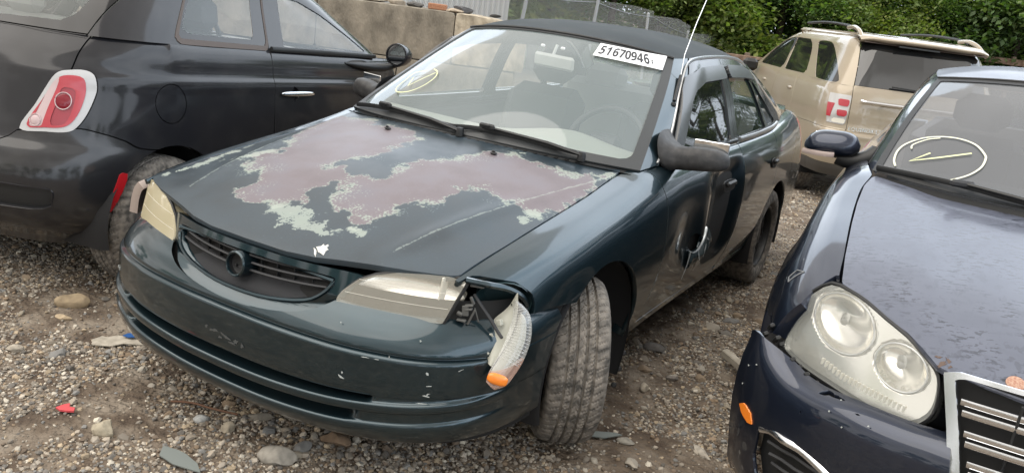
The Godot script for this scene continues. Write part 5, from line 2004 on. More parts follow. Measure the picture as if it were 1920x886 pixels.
func build_suv() -> void:
	var car := thing("tan_suv", "tan beige SUV with dark windows parked tail first behind the green sedan", "suv", Vector3(.74, -.20, -7.62), deg_to_rad(209.0))
	var lv := [[.33, .85, -.91], [.42, .885, -.955], [.58, .905, -.985], [.72, .908, -.985], [.79, .906, -.975], [.815, .903, -.945], [.84, .90, -.938], [.98, .898, -.925], [1.10, .886, -.91], [1.20, .864, -.89], [1.25, .842, -.875]]
	for l in lv:
		l.append(3.82 - maxf(0.0, l[0] - .7) * .9)
	var st := [[0.0, 0, 0.0], [.4, 0, .008], [.68, 0, .025], [.84, 0, .07], [.94, 0, .15], [.985, 0, .27], [1.0, 1, -.45], [1.0, 1, .0], [1.0, 1, .5], [1.0, 1, 1.0], [1.0, 1, 1.6], [1.0, 1, 2.3], [.99, 1, 2.9], [.85, 2, .2], [.4, 2, .03], [0.0, 2, 0.0]]
	var body := net(shell(lv, st), 7, 7, Vector3(0, .7, 1.3))
	var arch_r := off_circle(0, Vector2(.06, .37), .41)
	var arch_f := off_circle(0, Vector2(2.88, .37), .41)
	for i in body.p.size():
		var q := body.p[i]
		for c in [Vector2(.06, .37), Vector2(2.88, .37)]:
			var d: float = Vector2(q.z, q.y).distance_to(c)
			if absf(q.x) > .6 and q.y < 1.1:
				body.p[i].x += .022 * smoothstep(.62, .56, d)
	var cabin := [[1.25, .842, -.872, 2.45], [1.40, .785, -.815, 2.20], [1.55, .730, -.745, 1.90], [1.66, .690, -.68, 1.62], [1.73, .635, -.60, 1.38], [1.765, .52, -.48, 1.2]]
	var cst := [[0.0, 0, 0.0], [.45, 0, .01], [.75, 0, .035], [.90, 0, .10], [.97, 0, .20], [1.0, 0, .36], [1.0, 1, .1], [1.0, 1, .6], [1.0, 1, 1.2], [.99, 2, .30], [.95, 2, .08], [.5, 2, .0], [0.0, 2, -.03]]
	var cab := net(shell(cabin, cst), 5, 5, Vector3(0, 1.3, .8))
	var paint: Material = M.tan_paint
	var lamp := pts([.700, .86, .690, 1.0, .682, 1.155, .99, 1.155, .99, .87])
	var lampz := func(p: Vector3) -> float: return -.745 - (1.0 - p.y) * .25 - p.z
	for sgn in [1, -1]:
		var tail := func(p: Vector3) -> float: return .0 - p.z
		var lb := func(p: Vector3) -> float: return minf(-sd_poly(Vector2(p.x, p.y), lamp), lampz.call(p))
		var bump := clip(clip(body, func(p: Vector3) -> float: return .808 - p.y), func(p: Vector3) -> float: return -.05 - p.z)
		bump = clip(clip(bump, arch_r), func(p: Vector3) -> float: return p.y - .46)
		add("rear_bumper", rim(one_side(bump, sgn), .02), paint, car)
		add("bumper_valance", one_side(clip(clip(clip(body, func(p: Vector3) -> float: return .457 - p.y), func(p: Vector3) -> float: return .2 - p.z), arch_r), sgn), M.plastic_grey, car)
		var gate := clip(clip(clip(body, func(p: Vector3) -> float: return p.y - .812), tail), func(p: Vector3) -> float: return .675 - p.x)
		var rec := smooth_loop(pts([-.35, .86, .33, .86, .365, .90, .38, 1.0, .38, 1.10, -.4, 1.10]), 2)
		add("tailgate", rim(one_side(clip(gate, outside(2, rec)), sgn), .012), paint, car)
		add("plate_recess", rim(one_side(pushed(clip(gate, inside(2, rec, .004)), -.013), sgn), .01), paint, car)
		var q1 := clip(clip(body, func(p: Vector3) -> float: return maxf(minf(p.y - .812, p.x - .68), p.z + .05)), func(p: Vector3) -> float: return .40 - (1.2 - p.y) * .35 - p.z + maxf(0.0, .8 - p.y) * .8)
		q1 = clip(clip(clip(q1, arch_r), func(p: Vector3) -> float: return -lb.call(p) - .001), func(p: Vector3) -> float: return p.y - .46)
		add("quarter_panel", rim(one_side(q1, sgn), .012), paint, car)
		var rd := clip(clip(clip(body, func(p: Vector3) -> float: return p.z - .405 + (1.2 - p.y) * .35 - maxf(0.0, .8 - p.y) * .8), func(p: Vector3) -> float: return 1.148 - p.z), arch_r)
		var h1 := add("rear_door", rim(one_side(clip(rd, func(p: Vector3) -> float: return p.y - .46), sgn), .012), paint, car)
		var fd := clip(clip(body, func(p: Vector3) -> float: return p.z - 1.154), func(p: Vector3) -> float: return 2.24 - p.z)
		var h2 := add("front_door", rim(one_side(clip(fd, func(p: Vector3) -> float: return p.y - .46), sgn), .012), paint, car)
		for h in [[h1, .52], [h2, 1.62]]:
			add("door_handle", one_side(move(loft_bump(.018, .085, .022), frame(Vector3(.884, 1.08, h[1]), Vector3(1, .15, 0), Vector3(0, 0, 1))), sgn), paint, h[0])
			add("handle_cup", one_side(move(loft_bump(.035, .05, .003), frame(Vector3(.887, 1.07, h[1]), Vector3(1, .12, 0), Vector3(0, 0, 1))), sgn), M.plastic_grey, h[0])
		add("front_fender", one_side(clip(clip(body, func(p: Vector3) -> float: return p.z - 2.246), arch_f), sgn), paint, car)
		add("sill", one_side(clip(clip(clip(body, func(p: Vector3) -> float: return .457 - p.y), func(p: Vector3) -> float: return p.z - .2), arch_f), sgn), M.plastic_grey, car)
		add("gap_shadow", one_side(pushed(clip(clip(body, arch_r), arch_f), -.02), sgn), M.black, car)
		# rear lamp
		var lm := clip(clip(body, inside(2, lamp, .0)), lampz)
		var lo := add("tail_lamp", rim(one_side(pushed(lm, .006), sgn), .02), M.lamp_silver, car)
		for r in [[.712, .770, .955, .992], [.706, .770, 1.055, 1.098]]:
			add("red_lens", rim(one_side(pushed(clip(lm, inside(2, pts([r[0], r[2], r[1], r[2], r[1] + .005, r[3], r[0], r[3]]), .012)), .012), sgn), .01), M.lamp_red, lo)
		add("clear_lens", rim(one_side(pushed(clip(lm, inside(2, pts([.715, .885, .80, .885, .80, .905, .715, .905]), .012)), .012), sgn), .01), M.lens_white, lo)
		add("red_strip", one_side(pushed(clip(clip(lm, func(p: Vector3) -> float: return p.z + .80), func(p: Vector3) -> float: return minf(p.y - .925, 1.06 - p.y)), .009), sgn), M.lamp_red, lo)
		# cabin side with its windows
		var w1 := smooth_loop(pts([.47, 1.645, .20, 1.655, -.08, 1.63, -.24, 1.56, -.46, 1.40, -.60, 1.29, -.62, 1.255, -.56, 1.245, -.14, 1.245, .02, 1.27, .12, 1.36, .36, 1.56]), 2)
		w1 = smooth_loop(pts([.40, 1.64, .16, 1.652, -.10, 1.625, -.42, 1.48, -.60, 1.37, -.70, 1.28, -.66, 1.258, -.20, 1.258, -.08, 1.29, .12, 1.41, .36, 1.58]), 2)
		var w2 := pts([1.03, 1.262, .22, 1.268, .36, 1.42, .54, 1.58, .70, 1.648, 1.22, 1.65])
		var w3 := pts([1.10, 1.262, 1.28, 1.648, 1.45, 1.638, 1.75, 1.57, 2.0, 1.40, 2.14, 1.262])
		var sd := clip(clip(cab, func(p: Vector3) -> float: return maxf(p.x - .675 + (p.y - 1.25) * .14, p.z + .1)), func(p: Vector3) -> float: return 1.75 - p.y)
		sd = clip(sd, func(p: Vector3) -> float: return 2.52 - (p.y - 1.25) * 2.3 - p.z)
		for w in [w1, w2, w3]:
			add("side_window", one_side(pushed(clip(sd, inside(0, w)), -.005), sgn), M.tint_gloss, car)
			sd = clip(sd, outside(0, w, .0))
		add("window_surround", rim(one_side(sd, sgn), .015), paint, car)
		add("window_pillar", one_side(pushed(clip(cab, inside(0, pts([1.02, 1.262, 1.11, 1.262, 1.29, 1.648, 1.21, 1.648]))), .002), sgn), M.trim_black, car)
		# rear glass, body strip beside it
		var rw := clip(clip(clip(cab, tail), func(p: Vector3) -> float: return .668 - (p.y - 1.25) * .14 - p.x), func(p: Vector3) -> float: return minf(p.y - 1.262, 1.72 - p.y))
		add("rear_window", one_side(pushed(rw, -.004), sgn), M.tint_gloss, car)
		add("glass_ledge", one_side(clip(clip(clip(cab, tail), func(p: Vector3) -> float: return .668 - p.x), func(p: Vector3) -> float: return 1.258 - p.y), sgn), paint, car)
		# roof rails
		add("roof_rail", one_side(tube(smooth_line(PackedVector3Array([Vector3(.60, 1.80, -.34), Vector3(.60, 1.835, -.10), Vector3(.59, 1.855, .6), Vector3(.58, 1.83, 1.3)]), 4), .016, 6), sgn), M.trim_black, car)
		add("rail_foot", one_side(tube(smooth_line(PackedVector3Array([Vector3(.625, 1.72, -.62), Vector3(.615, 1.79, -.48), Vector3(.605, 1.825, -.30), Vector3(.60, 1.815, -.12)]), 4), .022, 8), sgn), paint, car)
		add("side_mirror", one_side(block(Vector3(.20, .16, .11), .04, Vector3(.99, 1.22, 2.05)), sgn), M.trim_black, car)
		var house: Array = []
		for i in 13:
			var a := lerpf(-.3, PI + .3, i / 12.0)
			var c := PackedVector3Array()
			for q in [[.90, .41], [.85, .42], [.55, .42], [.5, .1]]:
				c.append(Vector3(q[0] * sgn, .37 + sin(a) * q[1], .06 + cos(a) * q[1]))
			house.append(c)
		add("wheel_house", weave(house, Vector3(0, .3, 9)), M.liner, car)
	add("roof", block(Vector3(1.24, .06, 2.0), .028, Vector3(0, 1.745, .45)), paint, car)
	# spoiler over the glass, with the brake light in it
	var sp: Array = []
	for q in [[-.46, 1.775], [-.62, 1.762], [-.76, 1.735], [-.775, 1.722], [-.76, 1.70], [-.66, 1.70]]:
		var r: Array = []
		for e in [-1.0, -.92, -.6, 0.0, .6, .92, 1.0]:
			r.append(Vector3(e * .655, q[1] + .012 * (1 - e * e) - (.012 if absf(e) > .95 else 0.0), q[0] + .10 * pow(absf(e), 2.5)))
		sp.append(r)
	add("spoiler", net(sp, 4, 3, Vector3(0, 1.72, -.5)), paint, car)
	add("brake_light", block(Vector3(.42, .022, .03), .006, Vector3(.08, 1.685, -.735)), M.smoked, car)
	add("spoiler_underside", block(Vector3(1.24, .012, .12), .004, Vector3(0, 1.692, -.64)), M.trim_brown, car)
	add("chrome_bar", move(tube(smooth_line(PackedVector3Array([Vector3(.60, 1.125, -.925), Vector3(.52, 1.118, -.955), Vector3(.0, 1.118, -.965), Vector3(-.52, 1.118, -.955), Vector3(-.60, 1.125, -.925)]), 5), .022, 8, .8), Transform3D.IDENTITY), M.chrome, car)
	add("rear_wiper", join([block(Vector3(.44, .014, .016), .004, Vector3(.10, 1.285, -.882), Vector3(0, 0, .03))]), M.trim_black, car)
	text_on("model_lettering", "EQUINOX LT", .048, M.chrome, car, frame(Vector3(.515, .838, -.957), Vector3(.05, .1, -1), Vector3(-1, 0, -.03)), .003, false, 1.25)
	add("floor_pan", block(Vector3(1.5, .1, 4.3), .04, Vector3(0, .36, 1.4)), M.black, car)
	add("cabin_void", block(Vector3(1.2, .3, 2.6), .1, Vector3(0, 1.1, .6)), M.black, car)
	var t := tyre(.365, .235, .22, 140, 44, 36)
	wheel(car, Vector3(.775, .365, .06), 0, 1, .365, .235, .22, t, "alloy")
	var p2 := tyre(.365, .235, .22, 60, 0, 12)
	wheel(car, Vector3(-.775, .365, .06), 0, -1, .365, .235, .22, p2, "alloy")
	wheel(car, Vector3(.775, .365, 2.88), 0, 1, .365, .235, .22, p2, "alloy")
	wheel(car, Vector3(-.775, .365, 2.88), 0, -1, .365, .235, .22, p2, "alloy")

# ---------------------------------------------------------------- the dark blue sedan on the right, its bumper torn loose

const BLUE_MID := [[-.6, 1.04], [-.5, 1.025], [-.2, .985], [.1, .93], [.4, .86], [.6, .80], [.75, .737], [.85, .685], [1.0, .6]]
const BLUE_EDGE := [[-.6, 1.015], [-.5, 1.0], [-.4, .985], [-.1, .915], [.2, .84], [.42, .775], [.6, .70], [.75, .625], [1.0, .5]]


func blue_hood_at(x: float, z: float) -> Vector3:
	var m := table(BLUE_MID, z)
	var e := table(BLUE_EDGE, z)
	var y := m - (m - e) * pow(absf(x) / .7, 2.3)
	var rx := .36 + (.75 - z) * .16
	var d := (absf(x) - rx) / .05
	y -= .006 * (1.0 / (1.0 + exp(d * 3.0)) - .5) * smoothstep(.85, .4, z)
	return Vector3(x, y, z)


func blue_lamp_at(x: float, y: float) -> Vector3:
	return Vector3(x, y, .83 - .60 * x * x - .35 * (y - .6))


func blue_plan() -> PackedVector3Array:
	return smooth_line(PackedVector3Array([Vector3(0, 0, .915), Vector3(.2, 0, .905), Vector3(.35, 0, .882), Vector3(.5, 0, .835), Vector3(.62, 0, .772), Vector3(.72, 0, .702), Vector3(.80, 0, .635), Vector3(.852, 0, .58), Vector3(.888, 0, .52)]), 6)


func build_blue_sedan() -> void:
	var car := thing("blue_sedan", "dark blue sedan with a torn front bumper and a marker ring on its dusty windshield", "car", Vector3(2.18, 0, -.531), deg_to_rad(2.09))
	var paint: Material = M.blue_paint
	# hood
	var half := pts([0, .822, .194, .803, .274, .785, .345, .763, .385, .742, .425, .69, .467, .64, .527, .585, .587, .512, .63, .474, .668, .438, .687, .28, .707, .04, .718, -.137, .720, -.306, .703, -.42, .616, -.36, .469, -.272, .337, -.232, .212, -.202, 0, -.18])
	var outline := half.duplicate()
	for i in range(half.size() - 2, 0, -1):
		outline.append(Vector2(-half[i].x, half[i].y))
	var hd := clip(field(-.74, .74, 64, -.44, .84, 56, blue_hood_at, Vector3(0, 0, 0)), inside(1, outline))
	var hood := add("hood", rim(hd, .02), M.blue_hood, car)
	add("rust_disc", move(lathe(pts([0, .0035, .017, .0035, .0215, .002, .022, -.002]), 24), frame(blue_hood_at(-.215, .755) + Vector3(0, .0, .0), Vector3(0, .86, .5), Vector3(1, 0, 0)) * Transform3D(Basis(Vector3.RIGHT, PI / 2), Vector3.ZERO)), M.copper, hood)
	var chip := blue_hood_at(-.375, .735)
	for q in [[0.0, 0.0, .022, .010, .4], [.012, -.014, .016, .006, 1.1], [-.012, -.022, .012, .006, .1], [.018, .006, .009, .005, .5]]:
		add("hood_chip", flake(blue_hood_at(chip.x + q[0], chip.z + q[1]), Vector3(-.1, .85, .5), q[2], q[3], q[4], .001), M.rust_dark, hood)
	add("engine_bay", join([block(Vector3(1.2, .02, 1.0), .005, Vector3(0, .62, .1), Vector3(.12, 0, 0))]), M.black, car)
	# fenders (columns of x, y from the hood gap down)
	var fen := [
		[.485, .662, .752, .705, .74, .75, .712, .785, .67, .817, .60, .83, .50, .835, .35],
		[.43, .676, .770, .72, .757, .768, .73, .805, .69, .83, .62, .845, .50, .845, .35],
		[.25, .694, .822, .745, .812, .80, .785, .84, .735, .865, .65, .87, .50, .865, .35],
		[.03, .714, .877, .765, .867, .815, .84, .855, .785, .878, .69, .88, .50, .875, .35],
		[-.15, .725, .916, .776, .906, .823, .88, .862, .82, .882, .72, .88, .50, .875, .3],
		[-.31, .727, .957, .778, .946, .826, .915, .865, .85, .883, .74, .88, .50, .875, .25],
		[-.44, .712, .992, .77, .98, .825, .945, .866, .875, .884, .76, .88, .50, .875, .25],
		[-.60, .745, 1.005, .785, .99, .83, .955, .868, .885, .885, .77, .88, .50, .875, .25],
		[-1.2, .765, 1.015, .795, 1.0, .84, .965, .872, .895, .888, .78, .885, .50, .875, .25],
		[-2.4, .765, 1.03, .795, 1.015, .84, .98, .872, .905, .888, .79, .885, .50, .875, .25],
		[-3.1, .70, 1.04, .74, 1.03, .79, .99, .83, .91, .85, .79, .85, .55, .84, .3],
		[-3.45, .55, 1.02, .60, 1.0, .65, .96, .68, .88, .70, .78, .70, .6, .68, .3]]
	var side := net(col_rows(fen), 6, 5, Vector3(0, .6, -1.0))
	for i in side.p.size():
		var d := Vector2(side.p[i].z, side.p[i].y).distance_to(Vector2(0, .33))
		if side.p[i].y < .8:
			side.p[i].x += .018 * smoothstep(.46, .37, d)
	var arch := off_circle(0, Vector2(.0, .32), .352)
	var hl_out := smooth_loop(pts([.691, .782, .735, .74, .765, .69, .782, .625, .784, .555, .76, .54, .72, .532, .675, .529, .61, .527, .496, .521, .453, .519, .405, .535, .372, .57, .362, .61, .368, .66, .385, .69, .424, .714, .466, .738, .527, .757, .586, .777, .64, .785]), 2)
	var cabin := [
		[Vector3(.715, 1.005, -.45), Vector3(.745, 1.012, -.60), Vector3(.765, 1.02, -1.1), Vector3(.77, 1.03, -1.7), Vector3(.765, 1.035, -2.3), Vector3(.70, 1.05, -2.9)],
		[Vector3(.690, 1.10, -.64), Vector3(.715, 1.11, -.78), Vector3(.725, 1.13, -1.2), Vector3(.73, 1.13, -1.7), Vector3(.725, 1.13, -2.2), Vector3(.665, 1.13, -2.7)],
		[Vector3(.660, 1.195, -.83), Vector3(.683, 1.21, -.96), Vector3(.69, 1.23, -1.3), Vector3(.69, 1.235, -1.7), Vector3(.685, 1.23, -2.1), Vector3(.63, 1.21, -2.5)],
		[Vector3(.625, 1.283, -1.01), Vector3(.645, 1.30, -1.13), Vector3(.65, 1.32, -1.4), Vector3(.652, 1.33, -1.7), Vector3(.645, 1.32, -2.0), Vector3(.59, 1.29, -2.3)],
		[Vector3(.588, 1.362, -1.19), Vector3(.60, 1.372, -1.30), Vector3(.605, 1.385, -1.5), Vector3(.605, 1.39, -1.7), Vector3(.60, 1.382, -1.95), Vector3(.55, 1.36, -2.15)]]
	var cab := net(cabin, 5, 5, Vector3(0, 1.0, -1.6))
	for sgn in [-1, 1]:
		var f := clip(clip(clip(side, arch), func(p: Vector3) -> float: return p.z + .545), func(p: Vector3) -> float: return maxf(p.y - .60 + (p.z - .2) * .05, .30 - p.z))
		f = clip(f, func(p: Vector3) -> float: return maxf(sd_poly(Vector2(p.x, p.y), hl_out) - .002, .1 - p.z))
		var fo := add("fender", rim(one_side(f, sgn), .045), paint, car)
		if sgn < 0:
			var ring := PackedVector3Array()
			for i in 17:
				var a := TAU * i / 16
				var q := on_sheet(side, Vector2(.335 + cos(a) * .018, .735 + sin(a) * .026), 0)
				ring.append(q[0] + q[1] * .001)
			add("scuff_ring", one_side(tube(ring, .0025, 4), sgn), M.scuff, fo)
		add("door", rim(one_side(clip(clip(side, func(p: Vector3) -> float: return -.55 - p.z), off_circle(0, Vector2(-2.58, .32), .35)), sgn), .016), paint, car)
		# headlight: clear lens over a silver housing with two round lamps
		var lens := clip(field(.34, .80, 46, .50, .80, 34, blue_lamp_at, Vector3(.5, .6, 0)), inside(2, hl_out, -.004))
		var lo := add("headlight", rim(one_side(lens, sgn), .05), M.lens_clear_hazy, car)
		var bowl := func(x: float, y: float) -> Vector3:
			var q := blue_lamp_at(x, y) - Vector3(0, 0, .030)
			for c in [[.632, .690, .088], [.462, .652, .066]]:
				var d: float = Vector2(x - c[0], (y - c[1]) * 1.15).length() / c[2]
				if d < 1.0:
					q.z -= .065 * sqrt(1.0 - d * d)
			return q
		add("reflector", one_side(clip(field(.345, .795, 60, .505, .795, 46, bowl, Vector3(.5, .6, 0)), inside(2, hl_out, -.006)), sgn), M.reflector, lo)
		for c in [[.632, .690, .088], [.462, .652, .066]]:
			var ring := PackedVector3Array()
			for i in 29:
				var a := TAU * i / 28
				ring.append(blue_lamp_at(c[0] + cos(a) * c[2], c[1] + sin(a) * c[2] / 1.15) - Vector3(0, 0, .026))
			add("lamp_ring", one_side(tube(ring, .0028, 6), sgn), M.chrome_worn, lo)
			add("bulb", one_side(move(lathe(pts([0, .03, .010, .028, .013, .02, .013, -.03]), 12), Transform3D(Basis(Vector3.RIGHT, PI / 2), blue_lamp_at(c[0], c[1]) - Vector3(0, 0, .07))), sgn), M.chrome_worn, lo)
		for i in 20:
			var x := lerpf(.43, .66, i / 19.0)
			add("lens_flute", one_side(block(Vector3(.007, .020, .003), .001, blue_lamp_at(x, .560 + maxf(0.0, x - .6) * .16) - Vector3(0, 0, .027)), sgn), M.lens_white, lo)
		var seal := PackedVector3Array()
		for q in hl_out:
			seal.append(blue_lamp_at(q.x, q.y) - Vector3(0, 0, .008))
		seal.append(seal[0])
		add("lens_seal", one_side(tube(seal, .006, 5), sgn), M.trim_black, lo)
		# sides of the cabin
		var pil := clip(cab, func(p: Vector3) -> float: return p.z + .60 + (p.y - 1.01) * 1.93)
		add("windshield_pillar", rim(one_side(pil, sgn), .02), paint, car)
		add("side_window", one_side(clip(cab, func(p: Vector3) -> float: return minf(-.03 - (p.z + .60 + (p.y - 1.01) * 1.93), minf(1.345 - p.y, p.z + 2.5))), sgn), M.tint, car)
		add("rear_pillar", one_side(clip(cab, func(p: Vector3) -> float: return maxf(p.y - 1.35, -2.5 - p.z)), sgn), paint, car)
		var house: Array = []
		for i in 13:
			var a := lerpf(-.3, PI + .3, i / 12.0)
			var c := PackedVector3Array()
			for q in [[.88, .352], [.80, .37], [.55, .37], [.5, .1]]:
				c.append(Vector3(q[0] * sgn, .32 + sin(a) * q[1], cos(a) * q[1]))
			house.append(c)
		add("wheel_liner", weave(house, Vector3(0, .3, 9)), M.liner, car)
		blue_mirror(car, sgn)
	# roof and windshield
	var mids := [Vector3(0, 1.005, -.19), Vector3(0, 1.11, -.40), Vector3(0, 1.215, -.61), Vector3(0, 1.315, -.82), Vector3(0, 1.405, -1.03)]
	var rows: Array = []
	for i in 5:
		rows.append(across(cabin[i][0], mids[i], 2.2, 2.4))
	var ws := net(rows, 3, 7, Vector3(0, .9, -1.4))
	add("windshield", pushed(ws, -.003), M.windshield_grey, car)
	add("windshield_border", pushed(clip_w(ws, func(w: Vector2) -> float: return maxf(absf(w.x - .5) - .415, maxf(w.y - .955, .05 - w.y))), .001), M.trim_black, car)
	var rm := [Vector3(0, 1.405, -1.03), Vector3(0, 1.435, -1.2), Vector3(0, 1.452, -1.45), Vector3(0, 1.457, -1.7), Vector3(0, 1.45, -1.95), Vector3(0, 1.43, -2.2)]
	var rr: Array = []
	for i in 6:
		rr.append(across(cabin[4][i], rm[i], 3.0, 2.2))
	add("roof", rim(net(rr, 3, 5, Vector3(0, .9, -1.6)), .01), M.blue_hood, car)
	var seam := PackedVector3Array()
	for q in across(cabin[4][0], mids[4], 2.2, 2.4):
		seam.append(q + Vector3(0, .001, .003))
	add("windshield_seal", tube(smooth_line(seam, 3), .005, 6), M.trim_black, car)
	var rws: Array = []
	for i in 5:
		var e: Vector3 = cabin[4 - i][5]
		rws.append(across(e, Vector3(0, e.y + .05, e.z - .04), 2.2, 2.2))
	add("rear_window", net(rws, 2, 3, Vector3(0, .9, -1.6)), M.glass, car)
	add("trunk_lid", block(Vector3(1.4, .5, .7), .12, Vector3(0, .82, -3.12)), paint, car)
	# black cowl under the glass
	var cw: Array = []
	for k in 3:
		var r: Array = []
		for e in [-1.0, -.8, -.5, 0.0, .5, .8, 1.0]:
			var a := absf(e)
			var zg := lerpf(-.195, -.455, pow(a, 2.4))
			var zh := lerpf(-.165, -.405, pow(a, 1.9))
			r.append(Vector3(e * .70, lerpf(.978 + .004 * a, 1.008 - .004 * a, k / 2.0) - (.03 if k == 1 else .012), lerpf(zh, zg, k / 2.0)))
		cw.append(r)
	add("cowl", net(cw, 4, 2, Vector3(0, .5, -1)), M.trim_black, car)
	# wiper lying along the cowl
	var wp := Node3D.new()
	wp.name = numbered(car, "wiper")
	car.add_child(wp, true)
	add("wiper_blade", tube(smooth_line(PackedVector3Array([Vector3(-.700, 1.02, -.445), Vector3(-.55, 1.030, -.355), Vector3(-.40, 1.035, -.275), Vector3(-.20, 1.025, -.215), Vector3(-.0, 1.015, -.19)]), 4), .0075, 6, 1.5), M.trim_black, wp)
	add("wiper_arm", tube(PackedVector3Array([Vector3(-.42, 1.045, -.272), Vector3(-.25, 1.040, -.205), Vector3(.1, 1.01, -.16)]), [.009, .011, .014], 6, .7), M.trim_black, wp)
	add("blade_holder", block(Vector3(.085, .026, .024), .008, Vector3(-.41, 1.042, -.262), Vector3(0, .40, -.02)), M.trim_dark, wp)
	# yellow ring with a tick on the glass
	var nrm := Vector3(-.18, .88, .44).normalized()
	var ring := PackedVector3Array()
	for q in [[-.640, 1.035, -.454], [-.651, 1.052, -.501], [-.649, 1.082, -.564], [-.627, 1.109, -.607], [-.577, 1.138, -.631], [-.515, 1.156, -.629], [-.451, 1.162, -.605], [-.395, 1.154, -.561], [-.360, 1.131, -.499], [-.354, 1.116, -.466], [-.363, 1.090, -.417], [-.392, 1.064, -.374], [-.430, 1.044, -.347], [-.461, 1.031, -.335]]:
		ring.append(Vector3(q[0], q[1], q[2]))
	add("marker_ring", stroke(smooth_line(ring, 6), nrm, .0075, .003), M.marker_pale, car)
	add("marker_tick", stroke(PackedVector3Array([Vector3(-.535, 1.098, -.518), Vector3(-.597, 1.060, -.476), Vector3(-.505, 1.090, -.482), Vector3(-.401, 1.125, -.502)]), nrm, .0085, .004), M.marker, car)
	add("marker_stroke", stroke(smooth_line(PackedVector3Array([Vector3(-.603, 1.097, -.562), Vector3(-.602, 1.111, -.592), Vector3(-.558, 1.137, -.616), Vector3(-.515, 1.150, -.622)]), 5), nrm, .006, .004), M.marker_pale, car)
	blue_bumper(car)
	# inside: dark dash, seats
	add("dashboard", block(Vector3(1.35, .10, .55), .05, Vector3(0, .93, -.62), Vector3(.06, 0, 0)), M.trim_dark, car)
	steering_wheel(car, Vector3(.36, .93, -.98), -.4)
	seat(car, Vector3(.36, .40, -1.45), M.trim_dark, .25)
	seat(car, Vector3(-.36, .40, -1.45), M.trim_dark, .25)
	add("rear_bench", block(Vector3(1.2, .8, .25), .08, Vector3(0, .72, -2.4)), M.trim_dark, car)
	add("floor_pan", block(Vector3(1.5, .06, 3.9), .02, Vector3(0, .24, -1.5)), M.black, car)
	add("headliner", block(Vector3(1.1, .02, 1.1), .008, Vector3(0, 1.36, -1.72)), M.trim_grey, car)
	var t := tyre(.315, .205, .205, 100, 40, 24)
	for q in [[-.76, .0, -1], [.76, .0, 1], [-.755, -2.58, -1], [.755, -2.58, 1]]:
		wheel(car, Vector3(q[0], .315, q[1]), 0, q[2], .315, .205, .205, t, "alloy")


func on_w(s: Sheet, w: Vector2) -> Vector3:
	var best := 1e9
	var r := Vector3.ZERO
	for i in s.p.size():
		var d := s.w[i].distance_squared_to(w)
		if d < best:
			best = d
			r = s.p[i]
	return r


func blue_mirror(car: Node3D, sgn: int) -> void:
	var o := Node3D.new()
	o.name = numbered(car, "side_mirror")
	car.add_child(o, true)
	var ctr := Vector3(.905, 1.035, -.72)
	var rings: Array = []
	for k in 13:
		var t := k / 12.0
		var x := lerpf(-.108, .110, t)
		var hgt := .070 * pow(1.0 - pow(absf(t * 2.0 - 1.0) * .98, 3.2), .5)
		var dep := .075 * pow(1.0 - pow(absf(t * 2.0 - 1.0) * .98, 2.6), .5)
		var ring := PackedVector3Array()
		for j in 18:
			var a := TAU * j / 18
			var s := sin(a)
			ring.append(ctr + Vector3(x, (s * hgt if s > 0 else s * hgt * .62) + .016 * (.5 - t), cos(a) * dep * (1.0 if cos(a) > 0 else .5)))
		rings.append(ring)
	var sh := loft(rings, true, true, 60.0)
	add("mirror_shell", one_side(clip(sh, func(p: Vector3) -> float: return p.y - 1.005 - (p.x - .905) * -.12), sgn), paint_blue(), o)
	add("mirror_lower", one_side(clip(sh, func(p: Vector3) -> float: return 1.004 + (p.x - .905) * -.12 - p.y), sgn), M.trim_black, o)
	var strip := PackedVector3Array()
	for i in 9:
		var t := i / 8.0
		strip.append(ctr + Vector3(lerpf(.108, -.02, t), -.030 + .010 * (t - .4), .018 + .062 * sin(t * 2.1)))
	add("indicator_lens", one_side(tube(smooth_line(strip, 2), .009, 6, 1.3), sgn), M.lens_pale, o)
	add("mirror_arm", one_side(tube(smooth_line(PackedVector3Array([Vector3(.875, 1.0, -.715), Vector3(.82, .99, -.72), Vector3(.76, 1.01, -.74), Vector3(.73, 1.03, -.76)]), 3), [.034, .034, .034, .032, .032, .034, .036, .04, .042, .044], 10), sgn), M.trim_black, o)
	add("mirror_glass", one_side(block(Vector3(.17, .10, .006), .003, ctr + Vector3(0, 0, -.042)), sgn), M.mirror, o)


func paint_blue() -> Material:
	return M.blue_paint


